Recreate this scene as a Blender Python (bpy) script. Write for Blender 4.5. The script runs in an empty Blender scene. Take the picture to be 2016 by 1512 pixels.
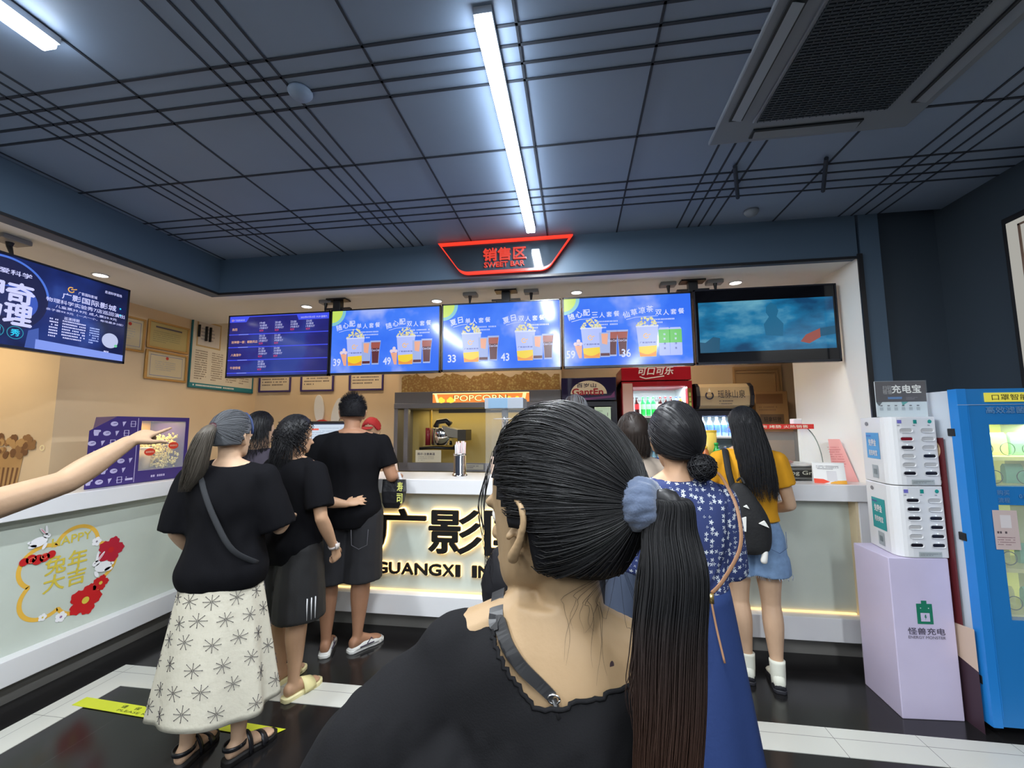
import bpy, bmesh, math, random
from mathutils import Vector, Matrix, Euler, Quaternion, noise
PI = math.pi
random.seed(7)
SC = bpy.context.scene
COL = SC.collection
# ---------------------------------------------------------------- camera
FPX, YAW, PIT, ROL, EYE = 832.85, -0.147262, 0.101283, -0.00519, 1.5
cy_, sy_ = math.cos(YAW), math.sin(YAW)
FW = Vector((sy_*math.cos(PIT), cy_*math.cos(PIT), math.sin(PIT)))
RT0 = Vector((cy_, -sy_, 0)); UP0 = RT0.cross(FW)
RT = RT0*math.cos(ROL) + UP0*math.sin(ROL); UP = -RT0*math.sin(ROL) + UP0*math.cos(ROL)
cam_d = bpy.data.cameras.new('camera'); cam = bpy.data.objects.new('camera', cam_d); COL.objects.link(cam)
cam_d.sensor_width = 36; cam_d.lens = 36*FPX/2016; cam_d.clip_start = 0.05
m3 = Matrix((RT, UP, -FW)).transposed()
cam.matrix_world = Matrix.Translation((0, 0, EYE)) @ m3.to_4x4()
SC.camera = cam
# ---------------------------------------------------------------- exposure, world
SC.view_settings.view_transform = 'Standard'; SC.view_settings.look = 'None'
SC.view_settings.exposure = 0.0; SC.view_settings.gamma = 1; SC.view_settings.use_curve_mapping = False
w = bpy.data.worlds.new('world'); SC.world = w; w.use_nodes = True
w.node_tree.nodes['Background'].inputs[0].default_value = (0.5, 0.6, 0.75, 1)
w.node_tree.nodes['Background'].inputs[1].default_value = 0.2
LAMP_W = 56.0        # watts of each ceiling light bar
SPOT_W = 11.0         # watts of each recessed downlight
# ---------------------------------------------------------------- helpers
def at(px, py, Y):
    """point where the sight line of a photo pixel meets the vertical plane at depth Y"""
    d = RT*((px-1008)/FPX) - UP*((py-756)/FPX) + FW
    t = Y/d.y
    return Vector((d.x*t, Y, EYE + d.z*t))
_m = {}
def mat(name, col, rough=0.5, metal=0.0, spec=0.5, emit=None, es=0.0, alpha=1.0, trans=0.0, ior=1.45, bump=0.0, bscale=40.0, var=0.0, vscale=8.0, stretch=None, coat=0.0, sheen=0.0):
    if name in _m: return _m[name]
    m = bpy.data.materials.new(name); m.use_nodes = True; nt = m.node_tree; b = nt.nodes['Principled BSDF']
    b.inputs['Base Color'].default_value = (*col, 1); b.inputs['Roughness'].default_value = rough; b.inputs['Metallic'].default_value = metal
    b.inputs['Specular IOR Level'].default_value = spec; b.inputs['IOR'].default_value = ior
    b.inputs['Transmission Weight'].default_value = trans; b.inputs['Alpha'].default_value = alpha
    b.inputs['Coat Weight'].default_value = coat; b.inputs['Sheen Weight'].default_value = sheen
    if emit is not None:
        b.inputs['Emission Color'].default_value = (*emit, 1); b.inputs['Emission Strength'].default_value = es
    tc = nt.nodes.new('ShaderNodeTexCoord'); mp = nt.nodes.new('ShaderNodeMapping'); nt.links.new(tc.outputs['Object'], mp.inputs[0])
    if stretch: mp.inputs['Scale'].default_value = stretch
    if var > 0:
        n = nt.nodes.new('ShaderNodeTexNoise'); n.inputs['Scale'].default_value = vscale; n.inputs['Detail'].default_value = 4; nt.links.new(mp.outputs[0], n.inputs['Vector'])
        r = nt.nodes.new('ShaderNodeValToRGB'); nt.links.new(n.outputs[0], r.inputs[0])
        r.color_ramp.elements[0].position = .3; r.color_ramp.elements[1].position = .7
        r.color_ramp.elements[0].color = (*[max(0, c*(1-var)) for c in col], 1); r.color_ramp.elements[1].color = (*[min(1, c*(1+var)) for c in col], 1)
        nt.links.new(r.outputs[0], b.inputs['Base Color'])
    if bump > 0:
        n = nt.nodes.new('ShaderNodeTexNoise'); n.inputs['Scale'].default_value = bscale; n.inputs['Detail'].default_value = 3; nt.links.new(mp.outputs[0], n.inputs['Vector'])
        bp = nt.nodes.new('ShaderNodeBump'); bp.inputs['Strength'].default_value = bump; bp.inputs['Distance'].default_value = .01
        nt.links.new(n.outputs[0], bp.inputs['Height']); nt.links.new(bp.outputs[0], b.inputs['Normal'])
    _m[name] = m; return m
def em(col, s=1.0, rough=.25):
    k = 'lit_%02x%02x%02x_%d' % (int(col[0]*255), int(col[1]*255), int(col[2]*255), int(s*100))
    return mat(k, (0.01, 0.01, 0.01), rough, emit=col, es=s)
def rgb(r, g, b):
    f = lambda c: (c/255/12.92) if c/255 <= .04045 else ((c/255+.055)/1.055)**2.4
    return (f(r), f(g), f(b))
def flat(r, g, b, rough=.5, **k): return mat('paint_%d_%d_%d_%d' % (r, g, b, int(rough*100)), rgb(r, g, b), rough, **k)
GLASS = mat('clear_glass', (1, 1, 1), 0.02, trans=1.0, ior=1.05, alpha=0.35)
ACR = mat('clear_acrylic', (.9, .95, .97), 0.05, trans=1.0, ior=1.1, alpha=.5)
STEEL = mat('steel', (.6, .6, .6), .25, metal=1)
CHROME = mat('chrome', (.8, .8, .8), .08, metal=1)
BLACKP = mat('black_plastic', (.012, .012, .014), .35)
WHITEP = mat('white_plastic', (.75, .75, .76), .35)
class MB:
    def __init__(s): s.v = []; s.f = []; s.mi = []; s.ms = []
    def mid(s, m):
        if m is None: return 0
        if m not in s.ms: s.ms.append(m)
        return s.ms.index(m)
    def add(s, vs, fs, m=None):
        o = len(s.v); k = s.mid(m)
        s.v += [Vector(p) for p in vs]; s.f += [tuple(i+o for i in f) for f in fs]; s.mi += [k]*len(fs); return s
    def box(s, x0, x1, y0, y1, z0, z1, m=None):
        vs = [(x, y, z) for x in (x0, x1) for y in (y0, y1) for z in (z0, z1)]
        return s.add(vs, [(0, 1, 3, 2), (4, 6, 7, 5), (0, 4, 5, 1), (2, 3, 7, 6), (0, 2, 6, 4), (1, 5, 7, 3)], m)
    def prism(s, pts, d, m=None):
        """polygon of 3D points extruded by vector d"""
        n = len(pts); d = Vector(d); a = [Vector(p) for p in pts]; b = [p+d for p in a]
        fs = [tuple(range(n)), tuple(reversed(range(n, 2*n)))] + [(i, n+i, n+(i+1) % n, (i+1) % n) for i in range(n)]
        return s.add(a+b, fs, m)
    def loft(s, rings, m=None, cap=True, closed=True):
        n = len(rings[0]); vs = [p for r in rings for p in r]; fs = []
        for i in range(len(rings)-1):
            for j in range(n if closed else n-1):
                k = (j+1) % n; fs.append((i*n+j, i*n+k, (i+1)*n+k, (i+1)*n+j))
        if cap: fs += [tuple(reversed(range(n))), tuple((len(rings)-1)*n+j for j in range(n))]
        return s.add(vs, fs, m)
    def lathe(s, prof, c=(0, 0, 0), n=24, m=None, ax='z', cap=True):
        """prof: list of (radius, height)"""
        c = Vector(c); R = []
        for r, h in prof:
            ring = []
            for i in range(n):
                a = 2*PI*i/n; p = (r*math.cos(a), r*math.sin(a), h)
                if ax == 'y': p = (p[0], h, p[1])
                if ax == 'x': p = (h, p[0], p[1])
                ring.append(c+Vector(p))
            R.append(ring)
        return s.loft(R, m, cap)
    def tube(s, pts, r, n=8, m=None, cap=True, flatn=None, fr=1.0):
        pts = [Vector(p) for p in pts]; R = []
        up = None
        for i, p in enumerate(pts):
            t = (pts[min(i+1, len(pts)-1)]-pts[max(i-1, 0)]).normalized()
            if up is None:
                up = Vector(flatn) if flatn else (Vector((0, 0, 1)) if abs(t.z) < .9 else Vector((0, 1, 0)))
            if flatn: up = Vector(flatn)
            sd = t.cross(up)
            if sd.length < 1e-6: sd = t.orthogonal()
            sd.normalize(); up2 = sd.cross(t).normalized(); up = up2
            rr = r[i] if isinstance(r, (list, tuple)) else r
            R.append([p+sd*(rr*math.cos(2*PI*j/n))+up2*(rr*fr*math.sin(2*PI*j/n)) for j in range(n)])
        return s.loft(R, m, cap)
    def build(s, name, m=None, parent=None, smooth=False, bev=0, seg=2, label=None, sol=0, recalc=True):
        me = bpy.data.meshes.new(name); me.from_pydata([tuple(p) for p in s.v], [], s.f)
        for x in (s.ms or [m]): me.materials.append(x)
        if s.ms: me.polygons.foreach_set('material_index', s.mi)
        if m and not s.ms: pass
        if recalc or bev:
            bm = bmesh.new(); bm.from_mesh(me)
            if bev:
                bmesh.ops.remove_doubles(bm, verts=bm.verts, dist=1e-5)
                bmesh.ops.recalc_face_normals(bm, faces=bm.faces)
                es = [e for e in bm.edges if len(e.link_faces) == 2 and e.calc_face_angle(0) > .5]
                bmesh.ops.bevel(bm, geom=es, offset=bev, segments=seg, affect='EDGES', profile=.5)
            else: bmesh.ops.recalc_face_normals(bm, faces=bm.faces)
            bm.to_mesh(me); bm.free()
        if smooth: me.polygons.foreach_set('use_smooth', [True]*len(me.polygons))
        me.update()
        o = bpy.data.objects.new(name, me); COL.objects.link(o)
        if parent: o.parent = parent; o.matrix_parent_inverse = parent.matrix_world.inverted() if False else Matrix.Translation(-parent.location) if parent.rotation_euler.z == 0 else (Matrix.Translation(parent.location) @ Euler((0, 0, parent.rotation_euler.z)).to_matrix().to_4x4()).inverted()
        if label: o['label'] = label
        return o
def tag(o, label, cat, group=None, kind=None):
    o['label'] = label; o['category'] = cat
    if group: o['group'] = group
    if kind: o['kind'] = kind
    return o
def thing(name, label, cat, loc=(0, 0, 0), group=None, rz=0):
    o = bpy.data.objects.new(name, None); COL.objects.link(o); o.location = loc; o.empty_display_size = .1
    o.rotation_euler = (0, 0, rz)
    return tag(o, label, cat, group)
def local(o, parent):
    """part meshes modelled in the parent's own frame"""
    o.parent = parent; o.matrix_parent_inverse = Matrix.Identity(4); return o
def struct(name, mb, m, label, smooth=False, bev=0):
    o = mb.build(name, m, smooth=smooth, bev=bev); o['kind'] = 'structure'; o['label'] = label; o['category'] = name.split('_')[0]; return o
def dup(root, loc, label, group=None, rz=None):
    r = root.copy(); COL.objects.link(r); r.location = loc
    if rz is not None: r.rotation_euler = (0, 0, rz)
    r['label'] = label
    if group: r['group'] = group
    for ch in [o for o in bpy.data.objects if o.parent == root]:
        c = ch.copy(); COL.objects.link(c); c.parent = r
        for g in [o for o in bpy.data.objects if o.parent == ch]:
            d = g.copy(); COL.objects.link(d); d.parent = c
    return r
_tc = {}
def glyphs(body, off=0.0, spacing=1.0):
    k = (body, off, spacing)
    if k in _tc: return _tc[k]
    c = bpy.data.curves.new('t', 'FONT'); c.body = body; c.offset = off; c.space_character = spacing; c.resolution_u = 3
    o = bpy.data.objects.new('t', c); COL.objects.link(o); bpy.context.view_layer.update()
    dg = bpy.context.evaluated_depsgraph_get(); me = o.evaluated_get(dg).to_mesh()
    vs = [v.co.copy() for v in me.vertices]; fs = [tuple(p.vertices) for p in me.polygons]
    o.evaluated_get(dg).to_mesh_clear(); bpy.data.objects.remove(o); bpy.data.curves.remove(c)
    x0 = min(v.x for v in vs); x1 = max(v.x for v in vs); y0 = min(v.y for v in vs); y1 = max(v.y for v in vs)
    _tc[k] = (vs, fs, x0, x1, y0, y1); return _tc[k]
class Pan:
    """flat artwork on a surface: origin = lower left corner, R right, U up, W x H metres; u, v in 0..1; N = outward"""
    def __init__(s, o, R, U, W, H, gap=.0015):
        s.o = Vector(o); s.R = Vector(R).normalized(); s.U = Vector(U).normalized(); s.N = s.R.cross(s.U); s.W = W; s.H = H; s.mb = MB(); s.g = gap; s.k = 1
    def P(s, u, v, k=None): return s.o + s.R*(u*s.W) + s.U*(v*s.H) + s.N*(s.g*(s.k if k is None else k))
    def poly(s, uv, m, k=None):
        if k is not None: s.k = k
        s.mb.add([s.P(*p) for p in uv], [tuple(range(len(uv)))], m); return s
    def rect(s, u0, v0, u1, v1, m, k=None): return s.poly([(u0, v0), (u1, v0), (u1, v1), (u0, v1)], m, k)
    def disc(s, u, v, r, m, k=None, n=28, sx=1, sy=1, a0=0, a1=2*PI):
        return s.poly([(u+r*sx*math.cos(a0+(a1-a0)*i/n)/s.W, v+r*sy*math.sin(a0+(a1-a0)*i/n)/s.H) for i in range(n+(a1-a0 < 6.2))], m, k)
    def line(s, pts, wd, m, k=None, closed=False):
        if k is not None: s.k = k
        n = len(pts); P = [Vector((p[0]*s.W, p[1]*s.H)) for p in pts]; L = []; Rr = []
        for i in range(n):
            a = P[(i-1) % n] if (closed or i > 0) else P[i]; b = P[(i+1) % n] if (closed or i < n-1) else P[i]
            t = (b-a).normalized(); q = Vector((-t.y, t.x))*wd/2; L.append(P[i]+q); Rr.append(P[i]-q)
        for i in range(n if closed else n-1):
            j = (i+1) % n
            s.mb.add([s.P(q.x/s.W, q.y/s.H) for q in (L[i], L[j], Rr[j], Rr[i])], [(3, 2, 1, 0)], m)
        return s
    def ring(s, u, v, r, wd, m, k=None, n=28, a0=0, a1=2*PI):
        full = a1-a0 > 6.2
        return s.line([(u+r*math.cos(a0+(a1-a0)*i/n)/s.W, v+r*math.sin(a0+(a1-a0)*i/n)/s.H) for i in range(n if full else n+1)], wd, m, k, full)
    def text(s, body, u, v, h, m, k=None, off=.0, w=None, align='c', rot=0, spacing=1.0, shear=0):
        """centred at u, v; h = metres of glyph-box height; w = total metres (else natural)"""
        if k is not None: s.k = k
        vs, fs, x0, x1, y0, y1 = glyphs(body, 0.0, spacing)
        sc = h/(y1-y0); sx = sc if w is None else w/(x1-x0)
        ox = (x0+x1)/2 if align == 'c' else (x0 if align == 'l' else x1); oy = (y0+y1)/2
        c, sn = math.cos(rot), math.sin(rot); out = []
        for p in vs:
            a = (p.x-ox)*sx + shear*(p.y-oy)*sc; b = (p.y-oy)*sc
            a, b = a*c-b*sn, a*sn+b*c
            out.append(s.P(u+a/s.W, v+b/s.H))
        s.mb.add(out, fs, m)
        if off:
            d = off*sc*.55
            for q, (a, b) in enumerate(((d, 0), (-d, 0), (0, d), (0, -d))):
                sh = s.R*a + s.U*b + s.N*(s.g*.04*(q+1)); s.mb.add([p+sh for p in out], fs, m)
        return s
    def dashes(s, u0, v0, u1, v1, rows, m, k=None, fill=.5, seed=1, full=.9):
        """illegible small print: rows of short marks"""
        if k is not None: s.k = k
        rr = random.Random(seed); dv = (v0-v1)/rows
        for i in range(rows):
            vv = v0-dv*(i+.5); hh = abs(dv)*fill/2; u = u0; end = u0+(u1-u0)*(full if i < rows-1 else full*rr.uniform(.4, .9))
            ch = hh*2*s.H/s.W
            while u+ch < end:
                q = ch*rr.uniform(.65, .9)
                if rr.random() > .08: s.rect(u, vv-hh, u+q, vv+hh, m)
                u += ch*1.05
        return s
    def build(s, name, parent, label=None):
        return s.mb.build(name, None, parent, recalc=False, label=label)
# ---------------------------------------------------------------- lamps
LED = em((.80, .90, 1), 40)
def light_bar(x, y0, y1, label, zc=2.94):
    t = thing('linear_ceiling_light', label, 'ceiling light', (x, (y0+y1)/2, zc), 'linear ceiling lights')
    MB().box(x-.032, x+.032, y0, y1, zc-.03, zc-.0005).build('housing', mat('lamp_alu', (.5, .52, .55), .4, metal=.6), t)
    MB().box(x-.03, x+.03, y0+.006, y1-.006, zc-.055, zc-.03).build('diffuser', LED, t, bev=.006)
    ld = bpy.data.lights.new('light_bar', 'AREA'); ld.shape = 'RECTANGLE'; ld.size = .058; ld.size_y = y1-y0-.02; ld.energy = LAMP_W; ld.color = (.93, .97, 1.0)
    lo = bpy.data.objects.new('light_source', ld); COL.objects.link(lo); lo.parent = t; lo.matrix_parent_inverse = Matrix.Translation(-t.location); lo.location = (x, (y0+y1)/2, zc-.057)
light_bar(-.287, 1.285, 2.91, 'long white light bar on the ceiling pointing at the red outlined sign')
light_bar(-1.88, -.5, 1.165, 'white light bar cut off by the upper left corner of the photo')
for x, y0, l in ((1.32, -1.6, 'right of and just behind'), (-.287, -1.2, 'straight above and behind'), (-1.88, -3.0, 'to the left, far behind'), (1.32, -3.9, 'to the right, far behind'), (-.287, -3.6, 'in the middle, far behind')):  # bar rows carried on behind the camera, unseen, added as room fill
    light_bar(x, y0, y0+1.67, 'white light bar on the ceiling %s the viewer' % l)
def downlight(x, y, z, label, w=SPOT_W, col=(1, .86, .66)):
    t = thing('recessed_downlight', label, 'ceiling light', (x, y, z), 'downlights in the white ceiling band')
    MB().lathe([(.052, z-.0005), (.052, z-.006), (.043, z-.008), (.043, z-.0005)], (x, y, 0), 24, cap=False).build('trim_ring', WHITEP, t, smooth=True)
    MB().lathe([(.042, z-.006), (.02, z-.0062)], (x, y, 0), 24).build('lens', em((1, .97, .92), 9), t)
    ld = bpy.data.lights.new('downlight', 'SPOT'); ld.energy = w; ld.spot_size = 2.5; ld.spot_blend = .7; ld.shadow_soft_size = .04; ld.color = col
    lo = bpy.data.objects.new('light_source', ld); COL.objects.link(lo); lo.parent = t; lo.matrix_parent_inverse = Matrix.Translation(-t.location); lo.location = (x, y, z-.02)
downlight(-3.448, 2.549, 2.635, 'round downlight above the big left wall screen')
downlight(-2.466, 3.545, 2.635, 'round downlight above the blue timetable screen', SPOT_W*1.6)
downlight(-1.211, 3.575, 2.635, 'round downlight above the joint of the first and second menu screens', SPOT_W*1.6)
downlight(.033, 3.532, 2.635, 'round downlight above the joint of the second and third menu screens', SPOT_W*1.6)
downlight(1.283, 3.493, 2.635, 'round downlight beside the black mount, above the film screen', SPOT_W*1.6)
downlight(-3.448, .9, 2.635, 'round downlight over the left counter, out of view to the left')
for x, y, l in ((-3.2, 4.3, 'framed certificates'), (-2.3, 4.3, 'order monitor'), (-.9, 4.05, 'popcorn machine'), (.9, 4.05, 'drinks fridges')):   # work lights over the back counter
    downlight(x, y, 2.85, 'round downlight of the back room over the %s' % l, SPOT_W*2.2, (1, .80, .55))
downlight(-4.5, 2.1, 2.635, 'round downlight in the side alcove behind the left counter', SPOT_W*4.5, (1, .8, .5))
# ---------------------------------------------------------------- room shell
NAVY = mat('ceiling_paint', rgb(118, 134, 156), .55, var=.05, vscale=2)
NAVY2 = mat('soffit_paint', rgb(70, 88, 106), .5)
DARKW = mat('dark_wall_paint', rgb(48, 58, 68), .5)
TAN = mat('tan_wall_paint', rgb(220, 196, 162), .6, var=.03, vscale=3)
WHT = mat('white_wall_paint', rgb(238, 236, 230), .55)
# floor: glossy black tiles with thin joints
FL = mat('black_floor_tile', (.012, .012, .013), .16, spec=.5)
nt = FL.node_tree; b = nt.nodes['Principled BSDF']
br = nt.nodes.new('ShaderNodeTexBrick'); br.offset = 0; br.inputs['Scale'].default_value = 1; br.inputs['Brick Width'].default_value = .8; br.inputs['Row Height'].default_value = .8; br.inputs['Mortar Size'].default_value = .002
br.inputs['Color1'].default_value = (.012, .0115, .012, 1); br.inputs['Color2'].default_value = (.014, .0135, .014, 1); br.inputs['Mortar'].default_value = (.03, .03, .03, 1)
tc = nt.nodes.new('ShaderNodeTexCoord'); nt.links.new(tc.outputs['Object'], br.inputs[0]); nt.links.new(br.outputs[0], b.inputs['Base Color'])
struct('floor', MB().box(-5.2, 3.2, -5, 5.0, -.1, 0), FL, 'glossy black tiled floor')
FW_ = mat('white_floor_tile', rgb(214, 213, 205), .3)
nt = FW_.node_tree; b = nt.nodes['Principled BSDF']
br = nt.nodes.new('ShaderNodeTexBrick'); br.offset = 0; br.inputs['Scale'].default_value = 1; br.inputs['Brick Width'].default_value = .4; br.inputs['Row Height'].default_value = .4; br.inputs['Mortar Size'].default_value = .0015
c_ = rgb(206, 206, 198)
br.inputs['Color1'].default_value = (*c_, 1); br.inputs['Color2'].default_value = (*[x*.95 for x in c_], 1); br.inputs['Mortar'].default_value = (.15, .15, .14, 1)
tc = nt.nodes.new('ShaderNodeTexCoord'); nt.links.new(tc.outputs['Object'], br.inputs[0]); nt.links.new(br.outputs[0], b.inputs['Base Color'])
struct('trim_1', MB().box(-2.87, -2.67, -4, 2.28, -.01, .003), FW_, 'white tile strip in the floor along the left counter')
struct('trim_2', MB().box(-2.87, 2.457, 2.28, 2.475, -.01, .003), FW_, 'white tile strip in the floor along the front counter')
struct('ceiling', MB().box(-2.98, 2.457, -5, 3.1, 2.94, 3.04), NAVY, 'blue-grey panelled ceiling')
# joints between the ceiling panels
JT = mat('ceiling_joint', rgb(34, 42, 54), .7)
mb = MB(); zt = 2.94
ys = [-3.45, -3.37, -3.29, -3.21, -2.6, -2.0, -1.6]+[.17+d for d in (0, .08, .16, .24)]+[-.85, -.4, .77, 1.367, 1.45, 1.533, 1.615, 2.045, 2.44, 2.53, 2.62, 2.71]
for y in ys:
    for x0, x1 in (((-2.98, -.32), (-.255, .80), (1.5, 2.457)) if 1.2 < y < 2.1 else ((-2.98, -.32), (-.255, 2.457))):
        mb.box(x0, x1, y-.006, y+.006, zt-.004, zt+.01)
for x in (-2.937, -2.50, -2.42, -2.34, -2.27, -1.85, -1.42, -1.33, -1.25, -1.17, -.77, -.18, .333, .76, .84, .91, .99, 1.41, 1.83, 1.91, 2.0, 2.08):
    for y0, y1 in (((-5, 1.2), (2.15, 3.1)) if .7 < x < 1.5 else ((-5, 3.1),)):
        mb.box(x-.005, x+.005, y0, y1, zt-.004, zt+.01)
struct('trim_3', mb, JT, 'dark joints between the ceiling panels')
struct('wall_front', MB().box(-3.1, 1.93, 3.1, 3.16, 2.635, 3.04).box(1.95, 2.07, 3.1, 4.06, 0, 3.04).box(-3.1, -2.98, -5, 3.1, 2.635, 3.04), NAVY2, 'dark blue bulkhead above the counter and the dark post at its right end')
struct('trim_4', MB().box(1.922, 1.95, 3.085, 3.1, 0, 2.66).box(-2.985, 1.95, 3.09, 3.1, 2.627, 2.645).box(-2.98, -2.97, -5, 3.1, 2.627, 2.645), mat('dark_edge', (.01, .011, .014), .4), 'thin dark edging round the counter opening')
struct('wall_recess', MB().box(2.07, 2.457, 3.16, 3.3, 0, 3.04), DARKW, 'dark recessed wall behind the vending machine')
struct('wall_right', MB().box(2.457, 2.6, 2.72, 3.3, 0, 3.04).box(2.457, 2.6, -5, 2.72, 0, 3.04), DARKW, 'dark right wall')
struct('wall_jamb', MB().box(1.926, 1.95, 3.1, 4.06, 0, 2.66), WHT, 'white side wall at the right end of the counter opening')
struct('ceiling_band', MB().box(-5.2, 2.0, 3.16, 4.0, 2.635, 2.9).box(-5.2, -3.1, -5, 3.16, 2.635, 2.9), WHT, 'white lowered ceiling band over the counter')
struct('ceiling_back', MB().box(-3.95, 2.6, 4.0, 4.85, 2.85, 2.95), WHT, 'white ceiling above the back counter')
struct('wall_back', MB().box(-4.05, 2.75, 4.75, 4.85, 0, 2.95), TAN, 'tan back wall behind the counter')
struct('wall_left', MB().box(-4.05, -3.95, 2.80, 4.75, 0, 2.85), TAN, 'tan wall with framed certificates')
struct('wall_alcove', MB().box(-5.2, -3.95, 2.70, 2.80, 0, 2.635).box(-5.2, -5.1, -5, 2.7, 0, 2.635), TAN, 'tan alcove wall at the far left')
struct('wall_passage', MB().box(2.60, 2.75, 3.3, 4.75, 0, 2.95), TAN, 'tan wall of the passage at the right end of the back counter')
# framed lit panel on the right wall
t = thing('light_box', 'tall pale framed panel on the dark right wall, cut off by the photo edge', 'light box', (2.44, 1.7, 1.7))
MB().box(2.425, 2.456, .7, 2.695, 1.70, 2.66).build('frame', mat('lightbox_frame', (.012, .012, .014), .4), t, bev=.004)
MB().box(2.415, 2.44, .74, 2.66, 1.74, 2.62).build('panel', em(rgb(190, 188, 180), .75, .3), t)
MB().box(2.41, 2.42, 2.585, 2.595, 1.8, 2.59).box(2.41, 2.42, .8, 2.595, 2.58, 2.59).build('inner_border', flat(120, 95, 80), t)
# ---------------------------------------------------------------- air conditioner cassette
t = thing('air_conditioner', 'square cassette air conditioner with ribbed grille set in the ceiling', 'air conditioner', (1.12, 1.62, 2.94))
ACP = mat('ac_panel', rgb(112, 120, 130), .45)
MB().box(.70, 1.60, 1.17, 2.16, 2.925, 2.95).build('panel', ACP, t, bev=.008)
MB().box(.855, 1.43, 1.32, 2.01, 2.917, 2.93).build('grille_frame', ACP, t, bev=.004)
g = MB(); gm = mat('ac_grille', rgb(44, 54, 62), .6)
for i in range(46): g.box(.87, 1.415, 1.335+i*.0145, 1.343+i*.0145, 2.912, 2.92)
for i in range(20): g.box(.87+i*.028, .873+i*.028, 1.335, 1.998, 2.910, 2.914)
g.build('grille', gm, t)
for (x0, x1, y0, y1) in ((.74, .80, 1.40, 1.98), (1.50, 1.56, 1.40, 1.98), (.88, 1.36, 2.06, 2.12)):
    s = MB().box(x0, x1, y0, y1, 2.9165, 2.93).build('air_slot', mat('ac_slot', rgb(30, 36, 40), .6), t)
    cx = (x0+x1)/2
    (MB().prism([(x0+.01, y0+.01, 2.915), (x0+.02, y0+.01, 2.915), (x1-.012, y0+.01, 2.905)], (0, y1-y0-.02, 0)) if x1-x0 < .1 else MB().prism([(x0+.01, y0+.01, 2.915), (x0+.01, y0+.02, 2.915), (x0+.01, y1-.012, 2.905)], (x1-x0-.02, 0, 0))).build('louvre', ACP, s)
for (x, y, l) in ((1.36, 2.36, 'slim dark rod under the ceiling, right of the two'), (.90, 2.36, 'slim dark rod under the ceiling, left of the two')):
    d = Vector((.14 if x > 1 else .12, .3, 0))
    tag(MB().tube([(x, y, 2.925), (x+d.x, y+d.y, 2.9)], .011, 8).build('ceiling_rod', JT), l, 'rod', 'dark rods under the ceiling')
tag(MB().lathe([(.045, 2.939), (.045, 2.925), (.03, 2.905), (.005, 2.9)], (1.2, 2.92, 0), 20).build('smoke_detector', ACP, smooth=True), 'round ceiling detector above the film screen', 'smoke detector')
tag(MB().lathe([(.05, 2.939), (.05, 2.93), (.035, 2.912), (.005, 2.906)], (-1.14, 1.53, 0), 20).build('ceiling_sensor', NAVY, smooth=True), 'small round ceiling sensor left of the light bar', 'sensor')
# ---------------------------------------------------------------- counters
SLAB = mat('counter_stone', rgb(222, 222, 224), .22)
CPAN = mat('counter_panel', rgb(192, 200, 190), .35, var=.03, vscale=6)
PLN = mat('counter_plinth', rgb(120, 118, 114), .4)
t = thing('front_counter', 'long white front counter with glowing lettering under the menu screens', 'counter', (-.6, 3.4, 0))
MB().box(-3.55, 1.925, 3.10, 3.62, 1.005, 1.112).build('worktop', SLAB, t, bev=.004)
MB().box(-3.12, 1.80, 3.205, 3.5, .25, 1.004).build('front_panel', CPAN, t)
MB().box(1.80, 1.815, 3.13, 3.3, .27, 1.004).build('inner_trim', flat(222, 205, 170), t)
MB().box(1.815, 1.925, 3.12, 3.6, .0, 1.004).build('end_post', SLAB, t, bev=.003)
MB().box(-3.05, 1.814, 3.115, 3.5, .125, .27).build('base_ledge', SLAB, t, bev=.004)
MB().box(-3.12, 1.814, 3.215, 3.5, 0, .125).build('plinth', PLN, t)
MB().box(-2.99, 1.79, 3.19, 3.203, .271, .279).build('light_strip', em((1, .62, .22), 2.2), t)
t = thing('left_counter', 'white side counter with a rabbit sticker, running toward the viewer on the left', 'counter', (-3.3, 1.2, 0))
MB().box(-3.55, -3.03, -1.6, 3.099, 1.005, 1.112).build('worktop', SLAB, t, bev=.004)
MB().box(-3.5, -3.12, -1.6, 3.099, .25, 1.004).build('front_panel', CPAN, t)
MB().box(-3.5, -3.05, -1.6, 3.099, .125, .262).build('base_ledge', SLAB, t, bev=.004)
MB().box(-3.5, -3.131, -1.6, 3.099, 0, .125).build('plinth', PLN, t)
# glowing channel letters on the front counter
LB = mat('letter_face', (.012, .011, .010), .3)
def solid_text(mb, body, o, R, U, h, w, d0, d1, off, m=None, spacing=1.0):
    """block letters between depths d0 (back) and d1 (front) along N = R x U"""
    vs, fs, x0, x1, y0, y1 = glyphs(body, 0.0, spacing)
    if off:
        e = off*h*.55
        for q, (a, b) in enumerate(((e, 0), (-e, 0), (0, e), (0, -e), (e*.7, e*.7), (-e*.7, e*.7), (e*.7, -e*.7), (-e*.7, -e*.7))):
            solid_text(mb, body, Vector(o)+Vector(R)*a+Vector(U)*b, R, U, h, w, d0, d1-.0001*(q+1), 0, m)
    R = Vector(R); U = Vector(U); N = R.cross(U); o = Vector(o)
    P = [o + R*((p.x-x0)/(x1-x0)*w) + U*((p.y-y0)/(y1-y0)*h) for p in vs]
    n = len(P); mb.add([p+N*d1 for p in P], fs, m); mb.add([p+N*d0 for p in P], [tuple(reversed(f)) for f in fs], m)
    ec = {}
    key = lambda i: (round(vs[i].x, 5), round(vs[i].y, 5))
    for f in fs:
        for i in range(len(f)):
            a, b = key(f[i]), key(f[(i+1) % len(f)]); ec[(a, b)] = (f[i], f[(i+1) % len(f)])
    for (a, b), (i, j) in ec.items():
        if (b, a) not in ec: mb.add([P[i]+N*d1, P[i]+N*d0, P[j]+N*d0, P[j]+N*d1], [(0, 1, 2, 3)], m)
CJ = '广影国际影城'; HAL = em((1, .60, .22), 5.0)
wch = .40
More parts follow.
